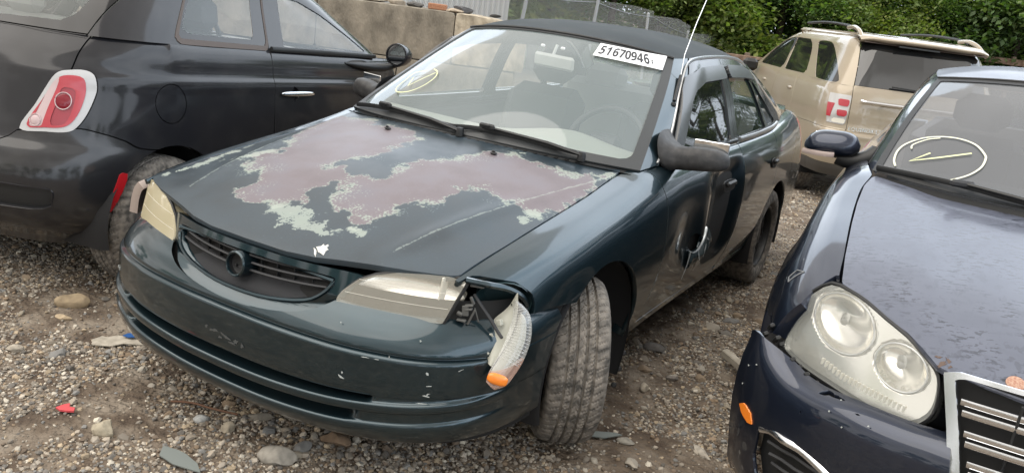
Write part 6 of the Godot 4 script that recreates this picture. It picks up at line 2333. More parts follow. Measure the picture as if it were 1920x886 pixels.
func blue_bumper(car: Node3D) -> void:
	var half := blue_plan()
	var line := PackedVector3Array()
	for i in range(half.size() - 1, 0, -1):
		line.append(Vector3(-half[i].x, 0, half[i].z))
	line.append_array(half)
	var top := [[0.0, .575], [.35, .575], [.42, .568], [.55, .560], [.62, .552], [.67, .546], [.73, .548], [.787, .566], [.844, .594], [.875, .598], [.89, .585]]
	var grid: Array = []
	for i in line.size():
		var d := (line[mini(i + 1, line.size() - 1)] - line[maxi(i - 1, 0)]).normalized()
		var out := Vector3(d.z, 0, -d.x)
		if out.dot(line[i]) < 0:
			out = -out
		var x := absf(line[i].x)
		var ty := table(top, x)
		var c := PackedVector3Array()
		for q in [[0.0, -.075], [.006, -.05], [.018, -.024], [.040, -.008], [.075, .0], [.14, .006], [.22, .006], [.30, -.002], [.37, -.012], [.43, -.02], [.475, -.04], [.485, -.09]]:
			var k := smoothstep(.76, .88, x)
			c.append(line[i] + out * lerpf(q[1], maxf(q[1], -.012) if q[0] < .1 else q[1], k) + Vector3.UP * (ty - q[0]))
		grid.append(c)
	var b := weave(grid, Vector3(0, .4, .2))
	var gr := pts([-.362, .80, -.30, .48, -.26, .36, .26, .36, .30, .48, .362, .80])
	b = clip(b, outside(2, gr))
	var fogs: Array = []
	var fog := smooth_loop(pts([.775, .362, .70, .384, .60, .380, .50, .352, .40, .31, .40, .17, .70, .17, .765, .21, .782, .29]), 2)
	var cover := smooth_loop(pts([.678, .500, .665, .462, .60, .450, .495, .458, .37, .478, .37, .500, .46, .524, .55, .546, .63, .540]), 3)
	var skin := clip(clip(b, outside(2, fog)), func(p: Vector3) -> float: return sd_poly(Vector2(absf(p.x), p.y), fog))
	skin = clip(skin, func(p: Vector3) -> float: return absf(sd_poly(Vector2(absf(p.x), p.y), cover)) - .0022)
	var bo := add("front_bumper", rim(skin, .012), M.blue_paint, car, "bumper torn loose at its corner")
	for sgn in [-1, 1]:
		var fb := clip(b, func(p: Vector3) -> float: return .008 - sd_poly(Vector2(p.x * sgn, p.y), fog))
		add("fog_recess", pushed(fb, -.035), M.trim_black, bo)
		var strip := PackedVector3Array()
		for q in [[.772, .352], [.74, .366], [.70, .374], [.65, .374], [.60, .366], [.55, .352], [.48, .33]]:
			var at := on_sheet(b, Vector2(q[0] * sgn, q[1]), 2)
			strip.append(Vector3(q[0] * sgn, q[1], at[0].z) + at[1] * .0)
		add("chrome_strip", tube(smooth_line(strip, 3), .0095, 8, 1.2), M.chrome, bo)
		for k in 4:
			var l := PackedVector3Array()
			for i in 7:
				var x := lerpf(.755 - .012 * k, .50, i / 6.0)
				var y := .325 - .030 * k + .012 * sin(i / 6.0 * 2.5)
				var at := on_sheet(b, Vector2(x * sgn, y), 2)
				l.append(Vector3(x * sgn, y, at[0].z) - at[1] * .020)
			add("grille_slat", tube(l, .006, 5), M.trim_dark, bo)
		var mk := clip(b, func(p: Vector3) -> float: return .003 - sd_poly(Vector2(p.x * sgn, p.y), pts([.853, .405, .808, .398, .802, .342, .850, .362])))
		add("side_marker", rim(pushed(mk, .004), .008), M.amber, bo)
		# torn brackets and foam in the gap above
		for q in [[.80, .60, .565, .035], [.785, .585, .56, .02], [.74, .57, .62, .03], [.715, .56, .63, .02], [.69, .555, .66, .025], [.83, .615, .51, .03], [.84, .59, .52, .02], [.66, .545, .68, .03], [.62, .54, .70, .02]]:
			add("torn_bracket", block(Vector3(q[3], .012, .016), .002, Vector3(q[0] * sgn, q[1] - .012, q[2] - .03), Vector3(.3, .8 * sgn, q[0])), M.trim_black, bo)
	add("bumper_lining", block(Vector3(1.36, .36, .03), .005, Vector3(0, .30, .56)), M.black, car)
	for q in [[-.855, .50, -.2], [-.86, .44, .2], [-.83, .52, .1], [-.78, .50, .0], [-.71, .49, .3], [-.60, .52, .1], [-.56, .50, .2], [-.50, .535, .0], [-.58, .545, .1]]:
		var at := on_sheet(b, Vector2(q[0], q[1]), 2)
		add("stone_chip", flake(Vector3(q[0], q[1], at[0].z) + at[1] * .001, at[1], .004, .003, q[2]), M.primer_white, bo)
	# grille: bright frame, bars in pairs, dark behind
	var g := Node3D.new()
	g.name = numbered(car, "grille")
	car.add_child(g, true)
	var gz := func(x: float, y: float) -> float: return .915 - .40 * x * x - .25 * maxf(0.0, y - .5)
	var shape := func(x: float, y: float) -> Vector3: return Vector3(x, y, gz.call(x, y))
	var outer := smooth_loop(pts([-.372, .722, -.34, .735, 0, .752, .34, .735, .372, .722, .335, .60, .305, .49, .27, .37, -.27, .37, -.305, .49, -.335, .60]), 1)
	var inner := pts([-.345, .715, -.32, .725, 0, .742, .32, .725, .345, .715, .308, .60, .278, .49, .245, .395, -.245, .395, -.278, .49, -.308, .60])
	var face := clip(field(-.39, .39, 60, .34, .77, 50, shape, Vector3(0, .5, 0)), inside(2, outer))
	add("grille_frame", rim(clip(face, outside(2, inner)), .03), M.chrome, g)
	add("grille_backing", pushed(clip(face, inside(2, inner, .006)), -.05), M.black, g)
	for y in [.668, .644, .60, .578, .535, .513, .47, .448]:
		var w: float = lerpf(.245, .320, clampf((y - .45) / .22, 0, 1))
		var l := PackedVector3Array()
		for i in 11:
			var x := lerpf(-w, w, i / 10.0)
			l.append(Vector3(x, y + .012 * (1.0 - x * x / (w * w)), gz.call(x, y) - .012))
		add("grille_bar", tube(l, .0065, 6, 1.4), M.chrome, g)
	for x in [-.2, -.1, 0.0, .1, .2]:
		add("grille_rib", block(Vector3(.006, .30, .01), .002, Vector3(x, .56, gz.call(x, .56) - .032)), M.trim_black, g)

# ---------------------------------------------------------------- ground, stones and scraps

var ground_noise := FastNoiseLite.new()
var mud_noise := FastNoiseLite.new()


func ground_y(x: float, z: float) -> float:
	var y := -.039 * maxf(0.0, -2.7 - z) if z > -12.0 else -.363
	y += -.14 * smoothstep(-1.2, -2.3, x) * smoothstep(.5, -2.0, z) * smoothstep(-9.0, -4.0, z)
	y += ground_noise.get_noise_2d(x * 100.0, z * 100.0) * .020
	return y - .006


func spread(lo: float, hi: float, step: float, far: float) -> PackedFloat32Array:
	var r := PackedFloat32Array()
	var left: Array = []
	var v := lo
	var s := step
	while v > -far:
		s *= 1.35
		v -= s
		left.append(v)
	for i in range(left.size() - 1, -1, -1):
		r.append(left[i])
	v = lo
	while v < hi:
		r.append(v)
		v += step
	s = step
	while v < far:
		r.append(v)
		s *= 1.35
		v += s
	return r


func rock(r: RandomNumberGenerator, sub: int, flatness: float, rough: float) -> Sheet:
	var p := PackedVector3Array()
	var g := (1.0 + sqrt(5.0)) / 2.0
	for q in [[-1, g, 0], [1, g, 0], [-1, -g, 0], [1, -g, 0], [0, -1, g], [0, 1, g], [0, -1, -g], [0, 1, -g], [g, 0, -1], [g, 0, 1], [-g, 0, -1], [-g, 0, 1]]:
		p.append(Vector3(q[0], q[1], q[2]).normalized())
	var t := PackedInt32Array([0, 11, 5, 0, 5, 1, 0, 1, 7, 0, 7, 10, 0, 10, 11, 1, 5, 9, 5, 11, 4, 11, 10, 2, 10, 7, 6, 7, 1, 8, 3, 9, 4, 3, 4, 2, 3, 2, 6, 3, 6, 8, 3, 8, 9, 4, 9, 5, 2, 4, 11, 6, 2, 10, 8, 6, 7, 9, 8, 1])
	for k in sub:
		var t2 := PackedInt32Array()
		var made := {}
		for i in range(0, t.size(), 3):
			var m: Array = []
			for j in 3:
				var a := t[i + j]
				var b := t[i + (j + 1) % 3]
				var key := mini(a, b) * 100000 + maxi(a, b)
				if not made.has(key):
					made[key] = p.size()
					p.append((p[a] + p[b]).normalized())
				m.append(made[key])
			t2.append_array(PackedInt32Array([t[i], m[0], m[2], t[i + 1], m[1], m[0], t[i + 2], m[2], m[1], m[0], m[1], m[2]]))
		t = t2
	# cut by a few planes for hard faces, then roughen
	var cuts: Array = []
	for k in 7:
		cuts.append([Vector3(r.randf_range(-1, 1), r.randf_range(-1, 1), r.randf_range(-1, 1)).normalized(), r.randf_range(.55, .85)])
	var shape := Vector3(r.randf_range(.8, 1.25), flatness * r.randf_range(.8, 1.2), r.randf_range(.65, 1.0))
	for i in p.size():
		var q := p[i]
		for c in cuts:
			var d: float = q.dot(c[0])
			if d > c[1]:
				q -= c[0] * (d - c[1])
		q *= 1.0 + r.randf_range(-rough, rough)
		p[i] = q * shape
	var s := raw(p, t)
	for i in range(0, s.t.size(), 3):
		var a := s.t[i]
		s.t[i] = s.t[i + 1]
		s.t[i + 1] = a
		if (s.p[s.t[i + 2]] - s.p[s.t[i]]).cross(s.p[s.t[i + 1]] - s.p[s.t[i]]).dot(s.p[s.t[i]]) < 0:
			s.t[i + 1] = s.t[i]
			s.t[i] = a
	return shaded(s, 32.0 if sub > 0 else 25.0)


func build_ground() -> void:
	ground_noise.seed = 5
	ground_noise.frequency = .012
	ground_noise.fractal_octaves = 4
	mud_noise.seed = 8
	mud_noise.frequency = .9
	mud_noise.fractal_octaves = 3
	var xs := spread(-3.6, 3.2, .045, 160.0)
	var zs := spread(-7.0, 2.4, .045, 160.0)
	var grid: Array = []
	for x in xs:
		var c := PackedVector3Array()
		for z in zs:
			c.append(Vector3(x, ground_y(x, z), z))
		grid.append(c)
	var o := add("ground", weave(grid, Vector3(0, -50, 0)), M.gravel, self)
	o.set_meta("kind", "structure")
	ground_node = o


var ground_node: MeshInstance3D


const STONE_TINTS := [[.235, .205, .168], [.29, .25, .20], [.185, .162, .135], [.13, .118, .104], [.33, .265, .185], [.38, .335, .275], [.23, .17, .115], [.19, .185, .175], [.46, .42, .35], [.15, .115, .085]]


func tint_of(r: RandomNumberGenerator) -> Color:
	var t: Array = STONE_TINTS[mini(int(pow(r.randf(), 1.15) * 10.0), 9)]
	var f := r.randf_range(.8, 1.4)
	return Color(t[0] * f, t[1] * f, t[2] * f)


func build_stones() -> void:
	var r := RandomNumberGenerator.new()
	r.seed = 4242
	# regions: x0, x1, z0, z1, stones per square metre
	var regions := [[-3.2, -.2, -.9, 1.9, 1.0], [-.2, 1.9, -.6, 1.9, 1.0], [.60, 1.45, -1.8, -.6, 1.0], [.55, 1.5, -4.6, -1.8, .62], [.2, 2.2, -8.5, -4.6, .22], [-.8, .7, -1.2, .7, .35], [-2.8, -.7, -3.0, -.9, .12]]
	var kinds := [["pebbles", .0035, .0075, 6000.0, 3], ["gravel", .0055, .0125, 2900.0, 3], ["small_stones", .012, .020, 150.0, 3]]
	for k in kinds:
		for variant in k[4]:
			var mm := MultiMesh.new()
			mm.transform_format = MultiMesh.TRANSFORM_3D
			mm.use_colors = true
			mm.mesh = mesh_of(rock(r, 0 if k[1] < .013 else 1, .7, .12))
			var where: Array[Transform3D] = []
			var tints: Array[Color] = []
			for g in regions:
				var n := int((g[1] - g[0]) * (g[3] - g[2]) * g[4] * k[3] / k[4])
				for i in n:
					var x := r.randf_range(g[0], g[1])
					var z := r.randf_range(g[2], g[3])
					var mud := mud_noise.get_noise_2d(x * 1.6, z * 1.6)
					if r.randf() < clampf((mud + .0) * 3.2, 0.0, .86):
						continue
					var s: float = lerpf(k[1], k[2], pow(r.randf(), 1.7))
					if g[4] < .5:
						s *= 1.5
					var b := Basis.from_euler(Vector3(r.randf_range(-.5, .5), r.randf() * TAU, r.randf_range(-.5, .5))).scaled_local(Vector3(s, s, s))
					where.append(Transform3D(b, Vector3(x, ground_y(x, z) + s * r.randf_range(-.1, .5), z)))
					tints.append(tint_of(r))
			mm.instance_count = where.size()
			for i in where.size():
				mm.set_instance_transform(i, where[i])
				mm.set_instance_color(i, tints[i])
			var o := MultiMeshInstance3D.new()
			o.multimesh = mm
			o.material_override = M.stone_tinted
			o.name = numbered(ground_node, k[0])
			ground_node.add_child(o, true)
			o.set_meta("kind", "stuff")
	# stones large enough to pick apart
	var shapes: Array = []
	for i in 8:
		shapes.append(mesh_of(rock(r, 1, .62, .07)))
	var mats: Array = []
	for t in [[.25, .22, .18], [.31, .27, .21], [.18, .165, .145], [.37, .335, .28], [.26, .20, .14], [.21, .205, .195]]:
		mats.append(stone_material(Color(t[0], t[1], t[2])))
	var placed := 0
	var tries := 0
	while placed < 290 and tries < 4000:
		tries += 1
		var g: Array = regions[[0, 0, 0, 1, 1, 1, 2, 2, 3, 3, 4][r.randi() % 11]]
		var x := r.randf_range(g[0], g[1])
		var z := r.randf_range(g[2], g[3])
		if absf(x) < .72 and z < .55:
			continue
		var s := lerpf(.015, .034, pow(r.randf(), 3.0))
		if z < -1.5:
			s *= 1.25
		var o := MeshInstance3D.new()
		o.mesh = shapes[r.randi() % 8]
		o.material_override = mats[r.randi() % 6]
		o.name = numbered(ground_node, "stone")
		ground_node.add_child(o, true)
		o.transform = Transform3D(Basis.from_euler(Vector3(r.randf_range(-.3, .3), r.randf() * TAU, r.randf_range(-.3, .3))).scaled_local(Vector3(s, s, s)), Vector3(x, ground_y(x, z) + s * .15, z))
		placed += 1
	# single rocks and scraps one can point at
	single_rock(r, Vector2(-1.325, .505), Vector3(.085, .062, .052), .75, Color(.33, .255, .165), "long tan rock standing out beside the black hatchback's rear tyre")
	single_rock(r, Vector2(-1.235, .60), Vector3(.042, .018, .028), .3, Color(.42, .33, .22), "flat pale orange stone lying against the long tan rock")
	single_rock(r, Vector2(-.345, 1.03), Vector3(.058, .050, .050), .15, Color(.36, .315, .235), "cube-shaped beige rock below the torn red scrap")
	single_rock(r, Vector2(.15, .785), Vector3(.072, .055, .060), .5, Color(.31, .285, .245), "large pale gray rock in front of the green sedan's bumper")
	single_rock(r, Vector2(.17, .69), Vector3(.045, .032, .036), 1.1, Color(.18, .175, .165), "gray stone leaning behind the large pale gray rock")
	single_rock(r, Vector2(.212, .59), Vector3(.062, .036, .042), .2, Color(.21, .145, .095), "angular brown rock just under the green sedan's bumper")
	single_rock(r, Vector2(-.088, .765), Vector3(.038, .032, .034), .8, Color(.31, .265, .20), "round tan stone left of the flat gray stone")
	single_rock(r, Vector2(-.075, .64), Vector3(.050, .024, .036), .4, Color(.19, .17, .14), "flat gray brown stone below the lower bumper slot")
	single_rock(r, Vector2(-.205, .775), Vector3(.034, .020, .028), .9, Color(.36, .36, .345), "small pale gray stone beside the rusty twig")
	single_rock(r, Vector2(.015, .69), Vector3(.042, .022, .032), 1.3, Color(.17, .17, .165), "blue gray flat stone under the middle of the bumper")
	single_rock(r, Vector2(-1.08, .885), Vector3(.050, .026, .036), .5, Color(.37, .33, .27), "pale stone at the far edge of the gravel beside a flat orange shard")
	single_rock(r, Vector2(.845, -.565), Vector3(.042, .030, .026), 1.8, Color(.36, .315, .25), "wedge of pale stone standing beyond the turned front tyre")
	single_rock(r, Vector2(.72, -1.0), Vector3(.060, .034, .044), .3, Color(.17, .16, .15), "dark gray stone beside the green sedan's sill")
	single_rock(r, Vector2(.90, -.75), Vector3(.045, .024, .034), .9, Color(.19, .17, .15), "brown gray stone between the green sedan and the blue sedan")
	single_rock(r, Vector2(1.19, -.25), Vector3(.060, .016, .028), 2.6, Color(.42, .38, .32), "flat whitish stone close to the blue sedan's bumper end")
	single_rock(r, Vector2(.95, -.12), Vector3(.050, .018, .034), .4, Color(.30, .28, .24), "low pale stone right of the turned front tyre")
	# cardboard with a blue scrap
	var card := plate(pts([-.095, -.05, -.03, -.058, .015, -.035, .10, -.045, .115, .0, .05, .022, .03, .012, -.02, .03, -.055, .012, -.075, .02, -.105, -.01]), .004)
	var lie := func(x: float, z: float, turn: float, lift: float) -> Transform3D: return Transform3D(Basis(Vector3.UP, turn) * Basis(Vector3.RIGHT, -PI / 2 + .08), Vector3(x, ground_y(x, z) + lift, z))
	var cb := add("cardboard_scrap", move(card, lie.call(-.90, .575, .75, .016)), M.cardboard, self)
	tagged(cb, "torn piece of gray beige cardboard lying left of the green sedan's bumper", "cardboard")
	var bl := add("plastic_scrap", move(plate(pts([-.028, -.012, .0, -.018, .024, -.006, .030, .012, .006, .008, -.004, .018, -.02, .010]), .003), lie.call(-.885, .545, .4, .026)), M.scrap_blue, self)
	tagged(bl, "small blue plastic scrap lying on the torn cardboard", "plastic scrap")
	var rd := add("cloth_scrap", move(plate(pts([-.030, -.016, -.008, -.022, .014, -.016, .034, -.006, .022, .010, .004, .006, -.010, .022, -.022, .008]), .006), lie.call(-.535, 1.03, .2, .016)), M.scrap_red, self)
	tagged(rd, "crumpled pinkish red scrap on the open gravel", "scrap")
	var sh := add("panel_shard", move(plate(pts([-.085, .035, -.07, -.010, -.01, -.035, .085, -.045, .055, -.01, .0, .02, -.03, .03]), .004), lie.call(-.05, .975, .35, .018)), M.shard_gray, self)
	tagged(sh, "flat gray green shard of plastic in front of the bumper", "plastic shard")
	var s2 := add("panel_shard", move(plate(pts([-.075, -.012, .0, -.020, .07, .010, .05, .020, -.03, .016]), .004), lie.call(.875, -.085, .55, .014)), M.shard_gray, self)
	tagged(s2, "pale gray plastic strip under the turned front tyre", "plastic shard")
	var tw := PackedVector3Array([Vector3(-.37, .0, .765), Vector3(-.30, .010, .735), Vector3(-.22, .012, .722), Vector3(-.13, .004, .69)])
	for i in tw.size():
		tw[i].y += ground_y(tw[i].x, tw[i].z) + .012
	var twig := add("rusty_wire", tube(smooth_line(tw, 4), .004, 5), M.rust, self)
	tagged(twig, "thin rusty wire lying curved on the gravel below the bumper slots", "wire")
	# square pale block poking out by the blue car's bumper
	var blk := add("plastic_block", block(Vector3(.12, .035, .035), .004, Vector3(1.07, ground_y(1.07, -1.05) + .055, -1.05), Vector3(.1, -.55, -.15)), M.cardboard, self)
	tagged(blk, "pale square stick of plastic poking out behind the blue sedan's torn bumper", "plastic block")
	var wd := add("bumper_flap", move(plate(pts([-.10, .0, .10, .01, .085, -.05, -.02, -.06]), .005), Transform3D(Basis(Vector3.UP, .5) * Basis(Vector3.RIGHT, -.9), Vector3(.17, .07, .50))), M.trim_black, self)
	tagged(wd, "black plastic undertray flap hanging below the green sedan's bumper", "undertray flap")


func stone_material(c: Color) -> StandardMaterial3D:
	var m := mat(Color.WHITE, .92)
	m.albedo_texture = ramp_tex(.02, int(c.r * 1000.0) % 50, [.2, .5, .8], [c * .72, c, c * 1.22], 256, 5)
	return triplanar(m, 6.0, false)


func single_rock(r: RandomNumberGenerator, at: Vector2, size: Vector3, turn: float, c: Color, label: String) -> void:
	var s := rock(r, 2, .95, .035)
	var o := add("rock", move(s, Transform3D(Basis(Vector3.UP, turn) * Basis.from_scale(size * .78), Vector3.ZERO)), stone_material(c), self)
	o.position = Vector3(at.x, ground_y(at.x, at.y) + size.y * .36, at.y)
	tagged(o, label, "rock")

# ---------------------------------------------------------------- what stands behind: concrete blocks, fence, trees

func build_background() -> void:
	var along := Vector3(.880, 0, -.475)
	var face := Vector3(.475, 0, .880)
	var joint := Vector3(-4.41, 0, -6.69)
	var r := RandomNumberGenerator.new()
	r.seed = 77
	# concrete blocks in two courses
	var names := ["concrete block at the right end of the upper course, its top broken", "long stained concrete block of the upper course beside the black hatchback's mirror", "concrete block of the upper course seen through the black hatchback's front window", "concrete block of the upper course behind the black hatchback's rear side window"]
	for row in 2:
		for k in 4:
			var a := 0.0 if k == 0 else -1.8 * k
			var b := .95 if k == 0 else -1.8 * (k - 1)
			if row == 1:
				a -= .7
				b -= .7 if k > 0 else .1
			var s := concrete_block(b - a - .012, .655 if row == 0 else .70, .62, r, k == 0 and row == 0)
			var o := add("concrete_block", s, M.concrete_pale if k == 0 and row == 0 else M.concrete, self)
			var mid := joint + along * (a + b) / 2 - face * (.31 - (.04 if row == 1 else 0.0))
			o.position = mid + Vector3(0, .535 if row == 0 else -.17, 0)
			o.rotation.y = atan2(face.x, face.z)
			var lower_names := ["low concrete block under the broken right end of the wall", "low concrete block under the long stained block", "low concrete block of the bottom course ahead of the black hatchback", "low concrete block at the left end of the bottom course"]
			tagged(o, names[k] if row == 0 else lower_names[k], "concrete block", "concrete blocks of the wall behind the black hatchback")
	# rubble on top
	var top := 1.19
	var on := func(t: float, back: float, up: float) -> Vector3: return joint + along * t - face * back + Vector3(0, top + up, 0)
	var bk := add("brick", block(Vector3(.24, .075, .11), .008), M.brick, self)
	bk.position = on.call(-.26, .16, .04)
	bk.rotation.y = .42
	tagged(bk, "reddish brick lying on top of the stained concrete block", "brick")
	for q in [[-.55, .15, .11, .05, .07, Color(.10, .095, .09), "dark gray chunk left of the brick on the concrete wall"], [.06, .2, .16, .075, .09, Color(.11, .11, .115), "dark gray slab tilted on the concrete wall right of the brick"], [.50, .12, .07, .035, .05, Color(.05, .048, .045), "small dark lump on the broken pale end of the wall"], [-.05, .14, .15, .035, .08, Color(.40, .33, .25), "tan slab of rubble under the dark gray slab on the wall"], [-1.1, .2, .22, .05, .10, Color(.42, .36, .28), "pale tan rubble heap on the wall above the hatchback's mirror"], [-.80, .22, .13, .06, .09, Color(.36, .30, .23), "tan rubble lump left of the dark gray chunk on the wall"]]:
		var o := add("rubble_chunk", move(rock(r, 2, .8, .06), Transform3D(Basis(Vector3.UP, r.randf()) * Basis.from_scale(Vector3(q[2], q[3], q[4])), Vector3.ZERO)), stone_material(q[5]), self)
		o.position = on.call(q[0], q[1], q[3] * .55)
		tagged(o, q[6], "rubble")
	# ribbed metal sheet standing behind
	var cor := thing("ribbed_metal_panel", "light gray ribbed metal panel standing behind the concrete wall", "metal panel")
	for i in 26:
		var c := Vector3(-6.55, .95, -9.05) + along * (i * .085 - .9)
		add("rib", move(block(Vector3(.045, 2.6, .03), .008), Transform3D(Basis(Vector3.UP, atan2(face.x, face.z)), c)), M.metal_gray, cor)
	add("sheet", move(block(Vector3(2.3, 2.6, .01), .002), Transform3D(Basis(Vector3.UP, atan2(face.x, face.z)), Vector3(-6.55, .95, -9.05) + along * .16 - face * .012)), M.metal_gray, cor)
	build_fence()
	build_trees()


func concrete_block(l: float, h: float, d: float, r: RandomNumberGenerator, broken: bool) -> Sheet:
	var n := noise(2.2, r.randi() % 1000, 4)
	var grid_n := [int(l / .05) + 2, int(h / .05) + 2, int(d / .08) + 2]
	var all: Array = []
	for side in 5:
		# front, back, left, right, top
		var nu: int = grid_n[0] if side < 2 or side == 4 else grid_n[2]
		var nv: int = grid_n[1] if side < 4 else grid_n[2]
		var s := field(0, 1, nu, 0, 1, nv, func(u: float, v: float) -> Vector3:
			var p := Vector3.ZERO
			match side:
				0: p = Vector3((u - .5) * l, v * h, d / 2)
				1: p = Vector3((u - .5) * l, v * h, -d / 2)
				2: p = Vector3(-l / 2, v * h, (u - .5) * d)
				3: p = Vector3(l / 2, v * h, (u - .5) * d)
				_: p = Vector3((u - .5) * l, h, (v - .5) * d)
			var e := n.get_noise_3d(p.x, p.y, p.z)
			var corner := pow(clampf(absf(p.y / h - .5) * 2.0, 0, 1), 14.0) * pow(clampf(maxf(absf(p.x) / l, absf(p.z) / d) * 2.0, 0, 1), 14.0)
			p += (p - Vector3(0, h / 2, 0)) * (e * .010 - corner * (.02 + .03 * absf(e)))
			if broken:
				var away := smoothstep(-.2, 1.0, p.x / l + .25)
				p.y -= p.y / h * away * (.16 * absf(p.x / l + .3) + .09 * absf(n.get_noise_2d(p.x * 3.0, p.z * 3.0)))
				p.z += .03 * n.get_noise_2d(p.x * 5.0, p.y * 5.0)
			return p, Vector3(0, h / 2, 0))
		all.append(s)
	return join(all)


func build_fence() -> void:
	var f := thing("chain_link_fence", "gray chain-link fence on leaning posts before the trees", "fence")
	var posts := [[-5.22, -6.75, 1.62, .0], [-5.22, -9.65, 1.64, -.10], [-5.20, -12.5, 1.64, -.05], [-5.11, -15.4, 1.50, .06], [-5.20, -18.3, 1.20, .0], [-5.24, -21.0, 1.06, .03]]
	for q in posts:
		add("post", move(join([lathe(pts([.032, -.4, .032, q[2], .038, q[2] + .005, .036, q[2] + .03, .0, q[2] + .045]), 10)]), Transform3D(Basis(Vector3(0, 0, 1), q[3]), Vector3(q[0], 0, q[1]))), M.galvanised, f)
	for i in posts.size() - 1:
		var a := Vector3(posts[i][0] + .04, posts[i][2] - .05, posts[i][1])
		var b := Vector3(posts[i + 1][0] + .04, posts[i + 1][2] - .05, posts[i + 1][1])
		var sag := a.lerp(b, .5) - Vector3(0, .05, 0)
		add("top_wire", tube(smooth_line(PackedVector3Array([a, sag, b]), 5), .006, 5), M.galvanised, f)
		# two families of slanting wires, knuckled above the top wire
		var s := Sheet.new()
		var len := (b - a).length()
		var step := .058
		var n := int(len / step)
		for k in n * 2 + 40:
			for dirn: float in [1.0, -1.0]:
				var u0 := (k - 30) * step
				var hgt := lerpf(a.y, b.y, clampf(u0 / len, 0, 1)) + .04
				var p0u := u0
				var p1u: float = u0 + dirn * (hgt + .3)
				var t0 := 0.0
				var t1 := 1.0
				var du := p1u - p0u
				var lo := (0.0 - p0u) / du
				var hi := (len - p0u) / du
				t0 = maxf(t0, minf(lo, hi))
				t1 = minf(t1, maxf(lo, hi))
				if t1 - t0 < .02:
					continue
				var flat_ab := Vector3(b.x - a.x, 0, b.z - a.z) / len
				var q0 := Vector3(a.x, 0, a.z) + flat_ab * (p0u + du * t0) + Vector3(0, -.3 + (hgt + .3) * t0, 0)
				var q1 := Vector3(a.x, 0, a.z) + flat_ab * (p0u + du * t1) + Vector3(0, -.3 + (hgt + .3) * t1, 0)
				thin_rod(s, q0, q1, .0026)
		var o := add("wire_mesh", s, M.galvanised, f)
		o.set_meta("kind", "stuff")


func thin_rod(s: Sheet, a: Vector3, b: Vector3, r: float) -> void:
	var d := (b - a).normalized()
	var x := d.cross(Vector3.RIGHT).normalized() * r
	var y := Vector3.RIGHT * r
	var base := s.p.size()
	for e in [a, b]:
		for k in 3:
			var g := TAU * k / 3.0
			var o := x * cos(g) + y * sin(g)
			s.p.append(e + o)
			s.n.append(o.normalized())
			s.w.append(Vector2.ZERO)
	for k in 3:
		var i := base + k
		var j := base + (k + 1) % 3
		tri(s, i, j, i + 3)
		tri(s, i + 3, j, j + 3)


# a spray of leaves about the origin
func leaf_clump(r: RandomNumberGenerator, n: int, size: float, leaf: float) -> ArrayMesh:
	var s := Sheet.new()
	for i in n:
		var at := Vector3(r.randfn(), r.randfn() * .55, r.randfn()) * size * .42
		var b := Basis.from_euler(Vector3(r.randf_range(-.9, .5), r.randf() * TAU, r.randf_range(-.6, .6)))
		var l := leaf * r.randf_range(.7, 1.3)
		var w := l * .30
		var nn := (b.y + at.normalized() * .4).normalized()
		var k := s.p.size()
		for q in [Vector3(0, 0, -l * .5), Vector3(w, .15 * w, 0), Vector3(0, -.08 * l, l * .5), Vector3(-w, .15 * w, 0)]:
			s.p.append(at + b * q)
			s.n.append(nn)
			s.w.append(Vector2.ZERO)
		tri(s, k, k + 1, k + 2)
		tri(s, k, k + 2, k + 3)
	return mesh_of(s)


